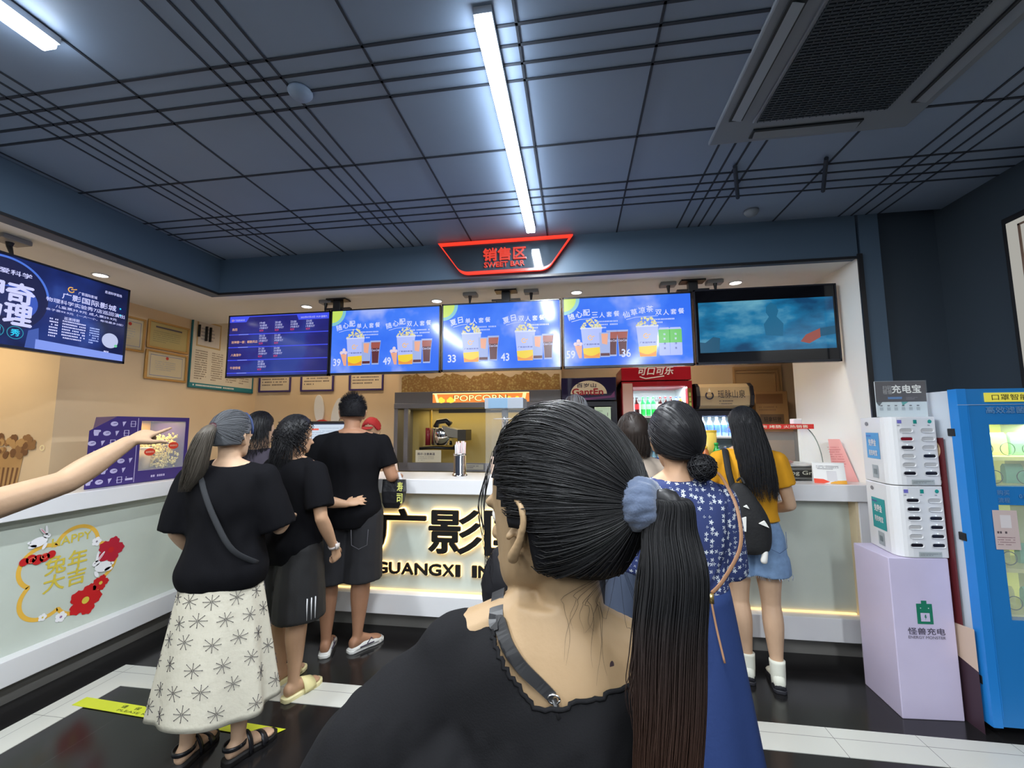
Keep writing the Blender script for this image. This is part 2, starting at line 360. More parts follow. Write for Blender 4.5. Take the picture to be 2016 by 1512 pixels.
for i, ch in enumerate(CJ):
    x = -1.54+i*.432; q = thing('channel_letter', 'large glowing black character %s on the front counter, %s in its row' % (ch, ('first', 'second', 'third', 'fourth', 'fifth', 'last')[i]), 'letter', (x+.2, 3.2, .56), 'large glowing characters on the counter')
    m = MB(); solid_text(m, ch, (x, 3.2, .565), (1, 0, 0), (0, 0, 1), .31, wch, .02, .038, .045); m.build('letter_face', LB, q, recalc=False)
    m = MB(); solid_text(m, ch, (x, 3.2, .565), (1, 0, 0), (0, 0, 1), .31, wch, .006, .018, .080); m.build('glow_edge', HAL, q, recalc=False)
TL = 'GUANGXI INTERNATIONAL CINEMA'
x = -1.54; wid = {'I': .45, 'M': 1.2, 'N': 1.05, 'G': 1.02, 'A': 1.0, 'O': 1.05, 'E': .8, 'T': .85, 'L': .75, ' ': .75}
u = 2.60/sum(wid.get(c, .95) for c in TL)
seen = {}
for c in TL:
    ww = wid.get(c, .95)*u
    if c != ' ':
        seen[c] = seen.get(c, 0)+1
        q = thing('small_channel_letter', 'small glowing black letter %s under the large characters, %s such letter from the left' % (c, ('first', 'second', 'third', 'fourth', 'fifth')[seen[c]-1]), 'letter', (x+ww/2, 3.2, .4), 'small glowing letters on the counter')
        m = MB(); solid_text(m, c, (x+.008, 3.2, .398), (1, 0, 0), (0, 0, 1), .078, ww-.016, .016, .028, .10); m.build('letter_face', LB, q, recalc=False)
        m = MB(); solid_text(m, c, (x+.008, 3.2, .398), (1, 0, 0), (0, 0, 1), .078, ww-.016, .004, .015, .2); m.build('glow_edge', em((1, .60, .22), 3.0), q, recalc=False)
    x += ww
# new year sticker on the left counter
t = thing('new_year_sticker', 'gold plum-blossom new year sticker with white rabbits and red flowers on the left counter', 'sticker', (-3.115, 2.27, .62))
p = Pan((-3.12, 2.0, .33), (0, 1, 0), (0, 0, 1), .58, .60, .0012); G = lambda r, g, b_: flat(r, g, b_, 50)
gold = flat(226, 178, 70, .4); red = flat(190, 28, 32, .45); wh = flat(232, 232, 235, .5); yel = flat(206, 186, 70, .5)
lob = []
for k in range(5):
    a0 = math.radians(78+72*k)
    for j in range(19):
        a = a0-math.radians(86)+math.radians(172)*j/18
        lob.append((.5+(.265*math.cos(a0)+.20*math.cos(a)), .48+(.265*math.sin(a0)+.20*math.sin(a))*.98))
p.line(lob, .022, gold, 1, True)
p.text('HAPPY', .5, .82, .05, yel, 2, off=.02, w=.21, rot=.02)
p.text('兔年', .47, .60, .11, yel, 2, off=.03, w=.22); p.text('大吉', .47, .42, .10, yel, 2, off=.03, w=.22)
def flower(u, v, r, m, c, k):
    pts = []
    for i in range(48):
        a = 2*PI*i/48; rr = r*(.74+.26*abs(math.cos(2.5*a))+.05*math.cos(15*a)); pts.append((u+rr*math.cos(a)/p.W, v+rr*math.sin(a)/p.H))
    p.poly(pts, m, k); p.disc(u, v, r*.22, c, k+1)
flower(.90, .60, .085, flat(176, 26, 50, .45), red, 3); flower(.68, .14, .095, red, yel, 3); flower(.82, .27, .05, red, yel, 3)
flower(.74, .73, .03, wh, flat(150, 140, 150), 3); flower(.30, .12, .022, wh, yel, 3); flower(.46, .06, .032, wh, flat(150, 110, 150), 3)
def rabbit(u, v, s, flip, k, leap=False):
    f = -1 if flip else 1; E = lambda du, dv, r, sx, sy, rot, m: p.poly([(u+f*(du+(r*sx*math.cos(a)*math.cos(rot)-r*sy*math.sin(a)*math.sin(rot)))*s/p.W, v+(dv+(r*sx*math.cos(a)*math.sin(rot)+r*sy*math.sin(a)*math.cos(rot)))*s/p.H) for a in [2*PI*i/20*f for i in range(20)]], m, k)
    E(0, 0, 1, 1.25, .8, -.15, wh); E(-1.1, .8, 1, .55, .42, .2, wh); E(-1.0, 1.75, 1, .18, .85, -.15, wh); E(-.5, 1.65, 1, .18, .85, -.65, wh)
    E(-.9, -.9, 1, .25, .6, .5, wh); E(.8, -.6, 1, .6, .3, 0, wh); E(1.3, .15, 1, .25, .22, 0, wh)
    k += 1; E(-1.3, .85, 1, .07, .07, 0, flat(60, 50, 60)); E(-.5, 1.65, 1, .08, .6, -.65, flat(225, 150, 165))
rabbit(.83, .44, .042, False, 6); rabbit(.20, .86, .034, True, 6)
for k in range(5): p.disc(.10+.055*k, .70+.012*math.sin(k*2), .028-.003*abs(k-2), red, 5)
p.ring(.16, .70, .014, .004, flat(235, 120, 90), 6, a0=0, a1=5); p.ring(.26, .71, .014, .004, flat(235, 120, 90), 6, a0=1, a1=6)
p.build('sticker_print', t)
# ---------------------------------------------------------------- queue tape on the floor
p0, p1 = Vector((-2.745, 2.125, 0)), Vector((-1.484, 2.05, 0)); d = (p1-p0); L = d.length; d.normalize(); n = Vector((-d.y, d.x, 0))
tp = MB().prism([p0-n*.035+Vector((0, 0, .0035)), p1-n*.035+Vector((-.03, 0, .0035)), p1+n*.035+Vector((.02, 0, .0035)), p0+n*.035+Vector((0, 0, .0035))], (0, 0, .0012)).build('floor_tape', mat('yellow_tape', rgb(206, 214, 50), .45, bump=.1, bscale=60))
tag(tp, 'yellow queue tape with worn dark print stuck across the floor', 'tape')
p = Pan(p0-n*.035+Vector((0, 0, .0047)), d, n, L, .07, .0006)
ink = flat(70, 78, 30, .6)
for u, ch in ((.24, '请'), (.31, '保'), (.38, '持'), (.45, '一'), (.52, '米'), (.59, '距'), (.66, '离')): p.text(ch, u, .66, .024, ink, 1, off=.02, w=.034)
p.text('PLEASE KEEP A DISTANCE', .45, .25, .014, ink, 1, off=.01, w=.55)
p.build('print', tp)
# ---------------------------------------------------------------- red outlined sign on the bulkhead
t = thing('sweet_bar_sign', 'glowing red outlined sign with SWEET BAR lettering on the dark bulkhead', 'sign', (-.51, 3.09, 2.66))
RED = em((1, .045, .02), 1.15); RED2 = em((1, .06, .03), .75)
def trap(ins):
    q = [(-1.031+ins*1.35, 2.925-ins), (.011-ins*1.35, 2.925-ins)]
    cR = (-.215, 2.70); r0 = .1-ins*.3
    for (cx, sgn) in ((-.235, 1), (-.785, -1)):
        arc = []
        for i in range(7):
            a = -PI/2 + sgn*(i/6)*math.radians(58)
            arc.append((cx+math.cos(a)*.11*1, 2.775-ins*0+math.sin(a)*(.11-ins)))
        q += arc[::-1] if sgn > 0 else arc
    return q
o_, i_ = trap(0), trap(.019)
mb = MB(); N_ = len(o_)
for a in range(N_):
    b_ = (a+1) % N_
    mb.add([(o_[a][0], 3.05, o_[a][1]), (o_[b_][0], 3.05, o_[b_][1]), (i_[b_][0], 3.05, i_[b_][1]), (i_[a][0], 3.05, i_[a][1]),
            (o_[a][0], 3.075, o_[a][1]), (o_[b_][0], 3.075, o_[b_][1]), (i_[b_][0], 3.075, i_[b_][1]), (i_[a][0], 3.075, i_[a][1])],
           [(0, 1, 2, 3), (4, 5, 1, 0), (3, 2, 6, 7)])
mb.build('red_outline', RED, t)
MB().prism([(x, 3.072, z) for x, z in i_], (0, .027, 0)).build('backing_board', mat('sign_board', rgb(40, 48, 56), .07, coat=.5), t)
m = MB(); solid_text(m, '销售区', (-.672, 3.07, 2.765), (1, 0, 0), (0, 0, 1), .098, .33, 0, .012, .03); m.build('large_characters', RED2, t, recalc=False)
m = MB(); solid_text(m, 'SWEET BAR', (-.665, 3.07, 2.715), (1, 0, 0), (0, 0, 1), .038, .31, 0, .01, .035); m.build('lettering', RED2, t, recalc=False)
# ---------------------------------------------------------------- screens
def lit_noise(name, c0, c1, c2, es, sc, p0=.35, p1=.65, stretch=(1, 1, 1), detail=4, loc=(0, 0, 0)):
    m = mat(name, (.01, .01, .01), .12, emit=c0, es=es); nt = m.node_tree; b = nt.nodes['Principled BSDF']
    tc = nt.nodes.new('ShaderNodeTexCoord'); mp = nt.nodes.new('ShaderNodeMapping'); mp.inputs['Scale'].default_value = stretch; mp.inputs['Location'].default_value = loc
    nt.links.new(tc.outputs['Object'], mp.inputs[0])
    n = nt.nodes.new('ShaderNodeTexNoise'); n.inputs['Scale'].default_value = sc; n.inputs['Detail'].default_value = detail; nt.links.new(mp.outputs[0], n.inputs['Vector'])
    r = nt.nodes.new('ShaderNodeValToRGB'); e = r.color_ramp.elements; e[0].position = p0; e[0].color = (*c0, 1); e[1].position = p1; e[1].color = (*c2, 1)
    q = e.new((p0+p1)/2); q.color = (*c1, 1)
    nt.links.new(n.outputs[0], r.inputs[0]); nt.links.new(r.outputs[0], b.inputs['Emission Color']); return m
SKY = lit_noise('screen_sky', (.035, .17, .95), (.06, .22, 1.0), (.36, .47, 1.0), .95, 2.3, .42, .66)
TVB = mat('tv_bezel', (.012, .013, .02), .25)
def tv(name, label, o, R, W, H, sky, cat='screen', group='screens hanging over the counter'):
    o = Vector(o); R = Vector(R); U = Vector((0, 0, 1)); N = R.cross(U)
    t = thing(name, label, cat, tuple(o+R*W/2), group)
    q = lambda a, b, c: o+R*a+U*b+N*c
    m = MB(); m.prism([q(0, 0, -.045), q(W, 0, -.045), q(W, H, -.045), q(0, H, -.045)], N*.04)
    m.build('housing', TVB, t, bev=.004)
    b = .011; fr = MB()
    for (a0, a1, b0, b1) in ((0, W, 0, .017), (0, W, H-b, H), (0, b, 0, H), (W-b, W, 0, H)):
        fr.prism([q(a0, b0, -.006), q(a1, b0, -.006), q(a1, b1, -.006), q(a0, b1, -.006)], N*.008)
    fr.build('bezel', TVB, t)
    s = MB(); s.add([q(b, .017, -.0035), q(W-b, .017, -.0035), q(W-b, H-b, -.0035), q(b, H-b, -.0035)], [(0, 1, 2, 3)]); s.build('screen', sky, t, recalc=False)
    return t, Pan(q(b, .017, -.0035), R, U, W-2*b, H-b-.017, .0003)
PW = em((.62, .68, 1.0), 1.0); PWD = em((.42, .52, 1.0), 1.0); SUN = em((.55, .75, .12), 1.0); SUN2 = em((.22, .55, .62), 1.0)
CUP = em((.42, .50, .95), 1.0); YEL = em((.85, .62, .02), 1.0); ORG = em((.82, .30, .04), 1.0); LOGO = em((.95, .50, .08), 1.0); CORN = em((.72, .70, .38), 1.0); CORN2 = em((.66, .56, .24), 1.0)
COLA = em((.10, .02, .03), 1.0); COLA2 = em((.35, .08, .06), 1.0); MILK = em((.33, .42, .75), 1.0); CAN_ = em((.14, .55, .12), 1.0); INKB = em((.03, .05, .25), 1.0); CONE = em((.80, .38, .25), 1.0)
def G_logo(p, u, v, r, m, k):
    p.ring(u, v, r, r*.36, m, k, a0=math.radians(60), a1=math.radians(345))
    p.line([(u-.1*r/p.W, v+.15*r/p.H), (u+.9*r/p.W, v+.35*r/p.H), (u+1.9*r/p.W, v+.75*r/p.H)], r*.33, m, k)
def bucket(p, u, v0, v1, w, big=True):
    """popcorn tub standing at v0, rim at v1"""
    h = v1-v0; tw = w/2; bw = tw*.74
    p.poly([(u-bw, v0), (u+bw, v0), (u+tw, v1), (u-tw, v1)], CUP, 4)
    p.poly([(u-bw, v0), (u+bw, v0), (u+bw+(tw-bw)*.36, v0+h*.36), (u-bw-(tw-bw)*.36, v0+h*.33)], YEL, 5)
    p.poly([(u-bw-(tw-bw)*.16, v0+h*.16)]+[(u-bw+2*bw*i/8, v0+h*(.15-.09*math.sin(PI*i/8)+.03*i/8)) for i in range(9)]+[(u+bw, v0+h*.04)]+[(u+bw-2*bw*i/8, v0+h*(.02-.02*math.sin(PI*i/8))) for i in range(9)], ORG, 6)
    G_logo(p, u-.01, v0+h*.68, .017, LOGO, 6)
    p.text('广影国际影城', u, v0+h*.46, .013, INKB, 6, off=.02, w=w*p.W*.72)
    rr = random.Random(int(u*1000)+int(v0*99)); k = 4
    for i in range(60):
        a = rr.uniform(-1, 1); hh = (1-a*a)*.15*rr.random()
        p.disc(u+a*tw*.98, v1+hh, .0075, (CORN, CORN, CORN2)[i % 3], 5+.02*i, n=7)
    p.rect(u-tw*1.03, v1-.012, u+tw*1.03, v1+.008, PW, 7)
def glass_cola(p, u, v0, h, w):
    p.poly([(u-w*.36, v0), (u+w*.36, v0), (u+w*.40, v0+h*.45), (u+w*.55, v0+h), (u-w*.55, v0+h), (u-w*.40, v0+h*.45)], MILK, 4.5)
    p.poly([(u-w*.32, v0+h*.06), (u+w*.32, v0+h*.06), (u+w*.36, v0+h*.45), (u+w*.50, v0+h*.93), (u-w*.50, v0+h*.93), (u-w*.36, v0+h*.45)], COLA, 5.5)
    p.poly([(u-w*.42, v0+h*.68), (u+w*.42, v0+h*.68), (u+w*.50, v0+h*.93), (u-w*.50, v0+h*.93)], COLA2, 6)
    p.text('Coca-Cola', u, v0+h*.6, .018, PW, 7, off=.01, w=w*p.W*.8, shear=.2)
def glass_milk(p, u, v0, h, w):
    p.poly([(u-w*.42, v0), (u+w*.42, v0), (u+w*.5, v0+h), (u-w*.5, v0+h)], MILK, 7)
    p.rect(u-w*.40, v0+h*.05, u+w*.40, v0+h*.16, COLA, 8); p.poly([(u-w*.25, v0+h*.55), (u+w*.2, v0+h*.5), (u+w*.3, v0+h*.95), (u-w*.3, v0+h*.95)], CONE, 8)
def cone(p, u, v, s):
    p.poly([(u-.022*s, v), (u+.01*s, v-.17*s), (u+.03*s, v-.17*s), (u+.034*s, v)], CONE, 4.2)
    for du, dv in ((0, .03), (-.018, .02), (.02, .02), (.004, .06)): p.disc(u+.004+du*s, v+dv*s, .013*s, em((.75, .62, .72), 1.0), 4.6)
def can(p, u, v0, h, w):
    p.poly([(u-w*.46, v0), (u+w*.46, v0), (u+w*.5, v0+h*.05), (u+w*.5, v0+h*.93), (u+w*.4, v0+h), (u-w*.4, v0+h), (u-w*.5, v0+h*.93), (u-w*.5, v0+h*.05)], CUP, 5)
    p.rect(u-w*.5, v0+h*.45, u+w*.5, v0+h*.93, CAN_, 6)
    for i, c in enumerate('仙草凉茶'): p.text(c, u, v0+h*(.76-.17*i), .016, PW if i < 2 else INKB, 7, off=.03)
def title(p, u, v, head, tail, hh=.046):
    n = len(head); x = u; D = .062
    for i, c in enumerate(head):
        p.text(c, x+i*D, v+.035*i-.004*i*i, hh*1.08, PW, 3, off=.035, rot=.28-.12*i)
    p.line([(u-.0, v-.075), (u+.07, v-.045), (u+D*n, v-.035)], .005, PWD, 3)
    x = u+D*n+.004
    for i, c in enumerate(tail): p.text(c, x+i*.058, v+.01+.006*abs(i-1), hh*.92, PW, 3, off=.03)
def menu(i, items, label):
    x0 = -3.052+.99*i; z0 = 1.942+.0035*i; z1 = 2.506+.004*i
    t, p = tv('menu_screen', label, (x0, 3.30, z0), (1, 0, 0), .978, z1-z0, SKY)
    p.k = 1
    p.poly([(0, 1), (0, .76)]+[(.13*math.cos(a), 1-.24*math.sin(a)) for a in [PI/2*(1-j/14) for j in range(15)]]+[(.0, 1)], SUN2, 1)
    p.poly([(0, 1)]+[(.10*math.cos(a), 1-.19*math.sin(a)) for a in [PI/2*(1-j/14) for j in range(15)]], SUN, 2)
    for it in items: it(p)
    p.build('screen_picture', t); return t
def combo(u, head, tail, price, kind, dash=3):
    def f(p):
        title(p, u-.16, .73, head, tail)
        p.dashes(u+.03, .665, u+.24, .665-.045*dash, dash, PWD, 3, seed=int(u*77))
        v0 = .11
        bucket(p, u, v0, .55, .17)
        p.text(price, u-.17, .17, .060, PWD if 0 else PW, 9, off=.04, w=.065)
        if kind in ('cone', 'cone3'): cone(p, u-.115, .30, 1.1)
        if kind != 'cans': glass_milk(p, u+.105, .12, .36, .09)
        if kind in ('cone', 'plain'): glass_cola(p, u+.19, .12, .38, .09)
        if kind == 'cone3': glass_cola(p, u+.165, .13, .38, .085); glass_cola(p, u+.245, .13, .38, .085)
        if kind == 'cans': can(p, u+.13, .12, .40, .088); can(p, u+.215, .12, .40, .095)
    return f
menu(1, [combo(.23, '随心配', '单人套餐', '39', 'cone'), combo(.70, '随心配', '双人套餐', '49', 'cone')], 'blue menu screen beside the timetable, cone ice creams on both of its combos')
menu(2, [combo(.25, '夏日', '单人套餐', '33', 'plain', 2), combo(.71, '夏日', '双人套餐', '43', 'plain', 2)], 'middle blue menu screen, tub, milk glass and cola glass on both halves')
menu(3, [combo(.22, '随心配', '三人套餐', '59', 'cone3'), combo(.66, '仙草凉茶', '双人套餐', '36', 'cans', 2)], 'blue menu screen with two green drink cans, left of the film screen')
# timetable screen
TT = lit_noise('screen_timetable', (.012, .012, .16), (.02, .02, .22), (.025, .05, .30), .9, 2, .4, .6)
t, p = tv('timetable_screen', 'dark blue film timetable screen at the left end of the front row', (-3.052, 3.30, 1.942), (1, 0, 0), .982, .563, TT)
LN = em((.05, .08, .85), 1.0); TG = em((.75, .42, .25), 1.0); TX = em((.5, .52, .85), 1.0)
p.rect(0, .985, 1, 1, LN, 1); p.poly([(.70, .90), (1, .90), (1, .985), (.68, .985)], LN, 1); p.poly([(.0, .90), (.17, .90), (.20, .985), (0, .985)], LN, 1)
p.text('广影国际影城', .10, .935, .018, TX, 2, w=.10); G_logo(p, .03, .935, .008, LOGO, 2); p.text('2023年07月23日 19:29 星期六', .85, .94, .018, TX, 2, off=.02, w=.25)
rows = (('热烈', ('19:40', '20:40', '22:00', '23:05')), ('封神第一部：朝歌风云', ('20:10', '21:40')), ('八角笼中', ('21:20', '23:00')), ('午夜惊魂', ('20:20',)))
for j, (nm, tm) in enumerate(rows):
    v = .80-.215*j
    p.rect(0, v-.115, 1, v-.10, LN, 1.5); p.rect(.1, v-.112, .2, v-.104, em((.3, .4, 1), 1), 2)
    p.text(nm, .03, v-.02, .024, TG, 2, off=.03, align='l')
    for i, s in enumerate(tm):
        u = .31+.155*i
        for q, (tx, c) in enumerate(((s, TX), ('2D/国语', TX), ('%d号激光厅' % (1+(i+j) % 3), TX), ('¥39', em((.6, .05, .12), 1.0)))): p.text(tx, u, v+.075-.043*q, .018, c, 2, off=.02, align='l')
p.build('screen_picture', t)
# film screen
FS = lit_noise('screen_film', (.004, .06, .16), (.01, .20, .42), (.16, .46, .62), .8, 3.2, .36, .72, stretch=(1, 1, 2.2), detail=7, loc=(1.3, 0, .4))
t, p = tv('film_screen', 'screen showing a blue underwater film scene at the right end of the row', (-3.052+.99*4, 3.30, 1.955), (1, 0, 0), .985, .573, mat('screen_black', (.004, .004, .006), .08))
p.poly([(.02, .13), (.985, .15), (.985, .845), (.02, .835)], FS, 1)
dk = em((.01, .10, .20), .8); pk = em((.40, .10, .08), .7)
p.poly([(.50, .35), (.62, .33), (.63, .50), (.585, .60), (.60, .68), (.585, .76), (.55, .80), (.515, .74), (.51, .66), (.53, .60), (.49, .50)], em((.012, .15, .30), .8), 2)
p.poly([(.74, .25), (.80, .22), (.88, .30), (.88, .42), (.78, .34)], pk, 2); p.poly([(.88, .31), (.985, .34), (.985, .45), (.88, .42)], dk, 2)
p.poly([(.02, .13), (.16, .13), (.17, .33), (.12, .35), (.06, .27), (.02, .28)], dk, 2)
p.build('screen_picture', t)
# large left wall screen
NS = lit_noise('screen_space', (.004, .008, .06), (.012, .03, .20), (.05, .12, .5), .9, 2.2, .42, .72, loc=(3, 1, 2))
t, p = tv('promotion_screen', 'dark space-themed promotion screen hanging above the left counter', (-3.2, 1.585, 1.965), (0, 1, 0), .982, .545, NS)
VW = em((.60, .62, 1.0), 1.05); CY = em((.02, .65, .95), 1.0)
p.disc(.30, .56, .215, em((.006, .01, .07), .9), 1, n=48); p.ring(.30, .56, .215, .012, em((.08, .2, .8), .9), 2, n=48, a0=.1, a1=2.6)
p.disc(.37, .50, .10, em((.05, .12, .62), .8), 1.5); p.disc(.335, .48, .09, em((.01, .02, .12), .9), 1.8)
for (c, u, v) in (('神', .24, .62), ('奇', .385, .60), ('物', .24, .36), ('理', .385, .355)): p.text(c, u, v, .118, VW, 3, off=.06, w=.125)
p.text('走进爱科学', .30, .82, .030, VW, 3, off=.03, w=.25)
for (c, u) in (('物', .20), ('理', .29), ('秀', .38)): p.ring(u, .15, .036, .004, em((.02, .3, .45), .9), 3); p.text(c, u, .15, .040, CY, 4, off=.04)
G_logo(p, .64, .80, .016, LOGO, 3); p.text('广影国际影城', .74, .785, .020, VW, 3, off=.02, w=.11)
p.text('广影国际影城', .76, .705, .040, VW, 3, off=.03, w=.32); p.text('物理科学实验秀7店巡回演出', .75, .62, .027, VW, 3, off=.02, w=.46)
p.text('儿童票39.9元 成人票59.9元', .75, .555, .018, VW, 3, off=.02, w=.36); p.text('亲子票99.9元（一大一小，每场最多2组）', .75, .50, .015, VW, 3, off=.01, w=.45)
p.text('巡演排期', .66, .43, .020, VW, 3, off=.02); p.text('走进科学现场', .90, .90, .020, VW, 3, off=.02, w=.11)
p.dashes(.54, .41, .60, .17, 7, VW, 3, .5, 3); p.dashes(.61, .41, .75, .17, 7, VW, 3, .5, 4, 1); p.dashes(.77, .39, .84, .17, 7, PWD, 3, .5, 5)
p.disc(.905, .255, .052, em((.5, .55, .8), 1), 3); p.disc(.945, .195, .010, em((.15, .6, .3), 1), 4); p.dashes(.87, .12, .97, .08, 1, VW, 3)
p.poly([(.48, .0), (1, .0), (1, .085), (.75, .10), (.48, .115)], em((.22, .32, .85), 1.0), 2.5); p.poly([(.43, 0), (.5, .0), (.49, .25), (.44, .2)], em((.05, .1, .4), 1.0), 2.4)
p.disc(.955, .72, .006, CY, 3); p.disc(.96, .63, .008, CY, 3)
p.build('screen_picture', t)
# ceiling mounts
def mount(x, y, ztv, label, wide=True, two=True):
    t = thing('screen_mount', label, 'mount', (x, y, 2.6), 'black screen mounts')
    MB().box(x-.09, x+.09, y-.05, y+.05, 2.622, 2.6345).build('ceiling_plate', BLACKP, t)
    MB().box(x-.035, x+.035, y-.03, y+.03, ztv-.03, 2.622).build('post', BLACKP, t, bev=.004)
    MB().box(x-.12, x+.12, y-.02, y+.02, ztv+.03, ztv+.045).build('cross_bar', BLACKP, t)
    MB().tube([(x-.08, y, ztv+.035), (x-.085, y-.01, ztv-.0), (x-.07, y-.01, ztv-.06)], .006).build('cable', BLACKP, t)
mount(-2.06, 3.40, 2.51, 'black ceiling mount behind the joint of the timetable and first menu screen')
mount(-.55, 3.40, 2.515, 'black ceiling mount above the middle menu screen')
mount(.93, 3.40, 2.52, 'black ceiling mount above the joint of the third menu screen and the film screen')
for (x, l) in ((-2.18, 'left of the mount over the timetable screen'), (-.86, 'left of the mount over the middle menu screen'), (-.34, 'right of the mount over the middle menu screen'), (.75, 'left of the mount beside the film screen'), (1.10, 'right of the mount beside the film screen')):
    t = thing('ceiling_junction_box', 'grey box with plug '+l, 'box', (x, 3.42, 2.62), 'junction boxes over the screens')
    MB().box(x-.06, x+.06, 3.38, 3.46, 2.605, 2.6345).build('housing', flat(150, 150, 152), t, bev=.006)
    MB().tube([(x, 3.40, 2.605), (x, 3.40, 2.58), (x, 3.39, 2.52)], [.016, .012, .005]).build('plug', BLACKP, t)
x = -3.3
t = thing('ceiling_junction_box', 'small grey box with black plug over the big left screen', 'box', (x, 1.95, 2.62), 'junction boxes over the screens')
MB().box(x-.06, x+.06, 1.88, 2.02, 2.605, 2.6345).build('housing', flat(150, 150, 152), t, bev=.006)
MB().tube([(x, 1.95, 2.605), (x, 1.95, 2.58), (x+.04, 1.95, 2.50)], [.02, .014, .005]).build('plug', BLACKP, t)
# ---------------------------------------------------------------- wall hangings
def frame_pic(name, label, o, R, W, H, fm, pm, art, cat='picture frame', group=None, d=.018, bw=.018):
    o = Vector(o); R = Vector(R); U = Vector((0, 0, 1)); N = R.cross(U); q = lambda a, b, c: o+R*a+U*b+N*c
    t = thing(name, label, cat, tuple(o+R*W/2), group)
    fr = MB()
    for (a0, a1, b0, b1) in ((0, W, 0, bw), (0, W, H-bw, H), (0, bw, bw, H-bw), (W-bw, W, bw, H-bw)): fr.prism([q(a0, b0, .002), q(a1, b0, .002), q(a1, b1, .002), q(a0, b1, .002)], N*d)
    fr.build('frame', fm, t, bev=.002)
    MB().prism([q(bw, bw, .002), q(W-bw, bw, .002), q(W-bw, H-bw, .002), q(bw, H-bw, .002)], N*.006).build('sheet', pm, t)
    p = Pan(q(bw, bw, .008), R, U, W-2*bw, H-2*bw, .0008); art(p)
    if p.mb.v: p.build('print', t)
    return t
GOLD = mat('gold_frame', rgb(190, 150, 90), .35, metal=.4); PARCH = flat(206, 192, 160, .25); INK = flat(90, 84, 90, .6); RSEAL = flat(190, 60, 50, .5); BLU = flat(110, 120, 160, .6)
def cert(p): p.line([(.08, .1), (.92, .1), (.92, .9), (.08, .9)], .006, BLU, 1, True); p.disc(.5, .82, .015, RSEAL, 2); p.dashes(.2, .7, .8, .3, 5, flat(170, 165, 160), 1, .35, 3)
def plaque(p): p.rect(0, 0, 1, 1, mat('brass_plate', rgb(190, 180, 130), .3, metal=.5), .5); p.rect(.15, .80, .85, .87, INK, 1); p.dashes(.1, .7, .9, .2, 6, flat(150, 145, 110), 1, .35, 4)
frame_pic('framed_certificate', 'gold framed certificate partly behind the big left screen', (-3.95, 3.05, 2.20), (0, 1, 0), .27, .31, GOLD, PARCH, cert, group='framed certificates')
frame_pic('framed_certificate', 'gold framed brass-coloured plaque above another certificate, left of the teal poster', (-3.95, 3.345, 2.26), (0, 1, 0), .425, .27, GOLD, PARCH, plaque, group='framed certificates')
frame_pic('framed_certificate', 'gold framed blue-lined certificate below the brass plaque, left of the teal poster', (-3.95, 3.345, 1.965), (0, 1, 0), .425, .28, GOLD, PARCH, cert, group='framed certificates')
def notice(p):
    p.rect(0, .92, 1, 1, flat(40, 110, 125), 1); p.rect(0, 0, 1, .055, flat(40, 125, 135), 1)
    p.dashes(.05, .04, .95, .015, 1, flat(220, 225, 220), 2, .8, 6)
    p.rect(.06, .52, .42, .86, flat(188, 160, 110), 1); p.rect(.08, .54, .40, .84, flat(205, 198, 190), 2); p.dashes(.12, .78, .36, .60, 4, flat(150, 145, 150), 3, .4, 2)
    for i, u in enumerate((.06, .30, .54, .76)): p.dashes(u, .48 if i < 3 else .55, u+.20, .10, 13, flat(140, 125, 110), 1, .45, i)
    p.dashes(.52, .86, .9, .6, 5, flat(120, 150, 155), 1, .4, 9)
frame_pic('teal_notice_board', 'tall teal edged notice board with small print on the left wall', (-3.95, 3.80, 1.925), (0, 1, 0), .88, .86, flat(40, 110, 118), flat(214, 206, 188, .3), notice, 'notice board', bw=.01)
for i, y in enumerate((3.875, 3.965, 4.015)):
    tag(MB().box(-3.938, -3.915, y-.006, y+.006, 2.44+.03*(i == 0), 2.60).build('black_clip', BLACKP), 'thin black clip hanging over the teal notice board, %s of three' % ('first from the left', 'middle one', 'nearest the corner')[i], 'clip', 'clips over the notice board')
PUR = flat(62, 50, 112, .4)
def rules(p): p.dashes(.06, .95, .94, .10, 13, flat(110, 96, 92), 1, .45, int(p.o.x*50), .97)
for i, (x, l) in enumerate(((-3.90, 'purple framed notice nearest the wall corner, under the timetable screen'), (-3.33, 'purple framed notice in the middle of three, above the rabbit ears'), (-2.69, 'purple framed notice nearest the popcorn machine, under the first menu screen'))):
    frame_pic('framed_notice', l, (x, 4.75, 1.945), (1, 0, 0), .435, .58, PUR, flat(226, 208, 178, .35), rules, 'picture frame', 'purple framed notices')
# rabbit cut-out standing behind the monitor
t = thing('rabbit_cutout', 'white rabbit-ear wall decoration with a red band above the order monitor', 'decoration', (-2.95, 4.73, 1.5))
ear = MB()
for (x0, x1, zt_, rot) in ((-3.14, -2.99, 1.90, .07), (-2.90, -2.76, 1.86, -.22)):
    c = (x0+x1)/2; pts = []
    for i in range(28):
        a = 2*PI*i/28; u_ = .062*math.cos(a); v_ = .17*math.sin(a); pts.append((c+u_+v_*-rot, 4.722, zt_-.17+v_))
    ear.prism(pts, (0, .02, 0))
ear.build('ears', flat(226, 228, 232, .5), t)
MB().prism([(-3.02+.12*math.cos(a), 4.715, 1.50+.10*math.sin(a)) for a in [2*PI*i/24 for i in range(24)]], (0, .025, 0)).build('red_band', flat(200, 40, 36, .5), t)
hd = MB().prism([(-2.95+.19*math.cos(a), 4.722, 1.38+.17*math.sin(a)) for a in [2*PI*i/30 for i in range(30)]], (0, .02, 0)).build('head', flat(226, 228, 232, .5), t)
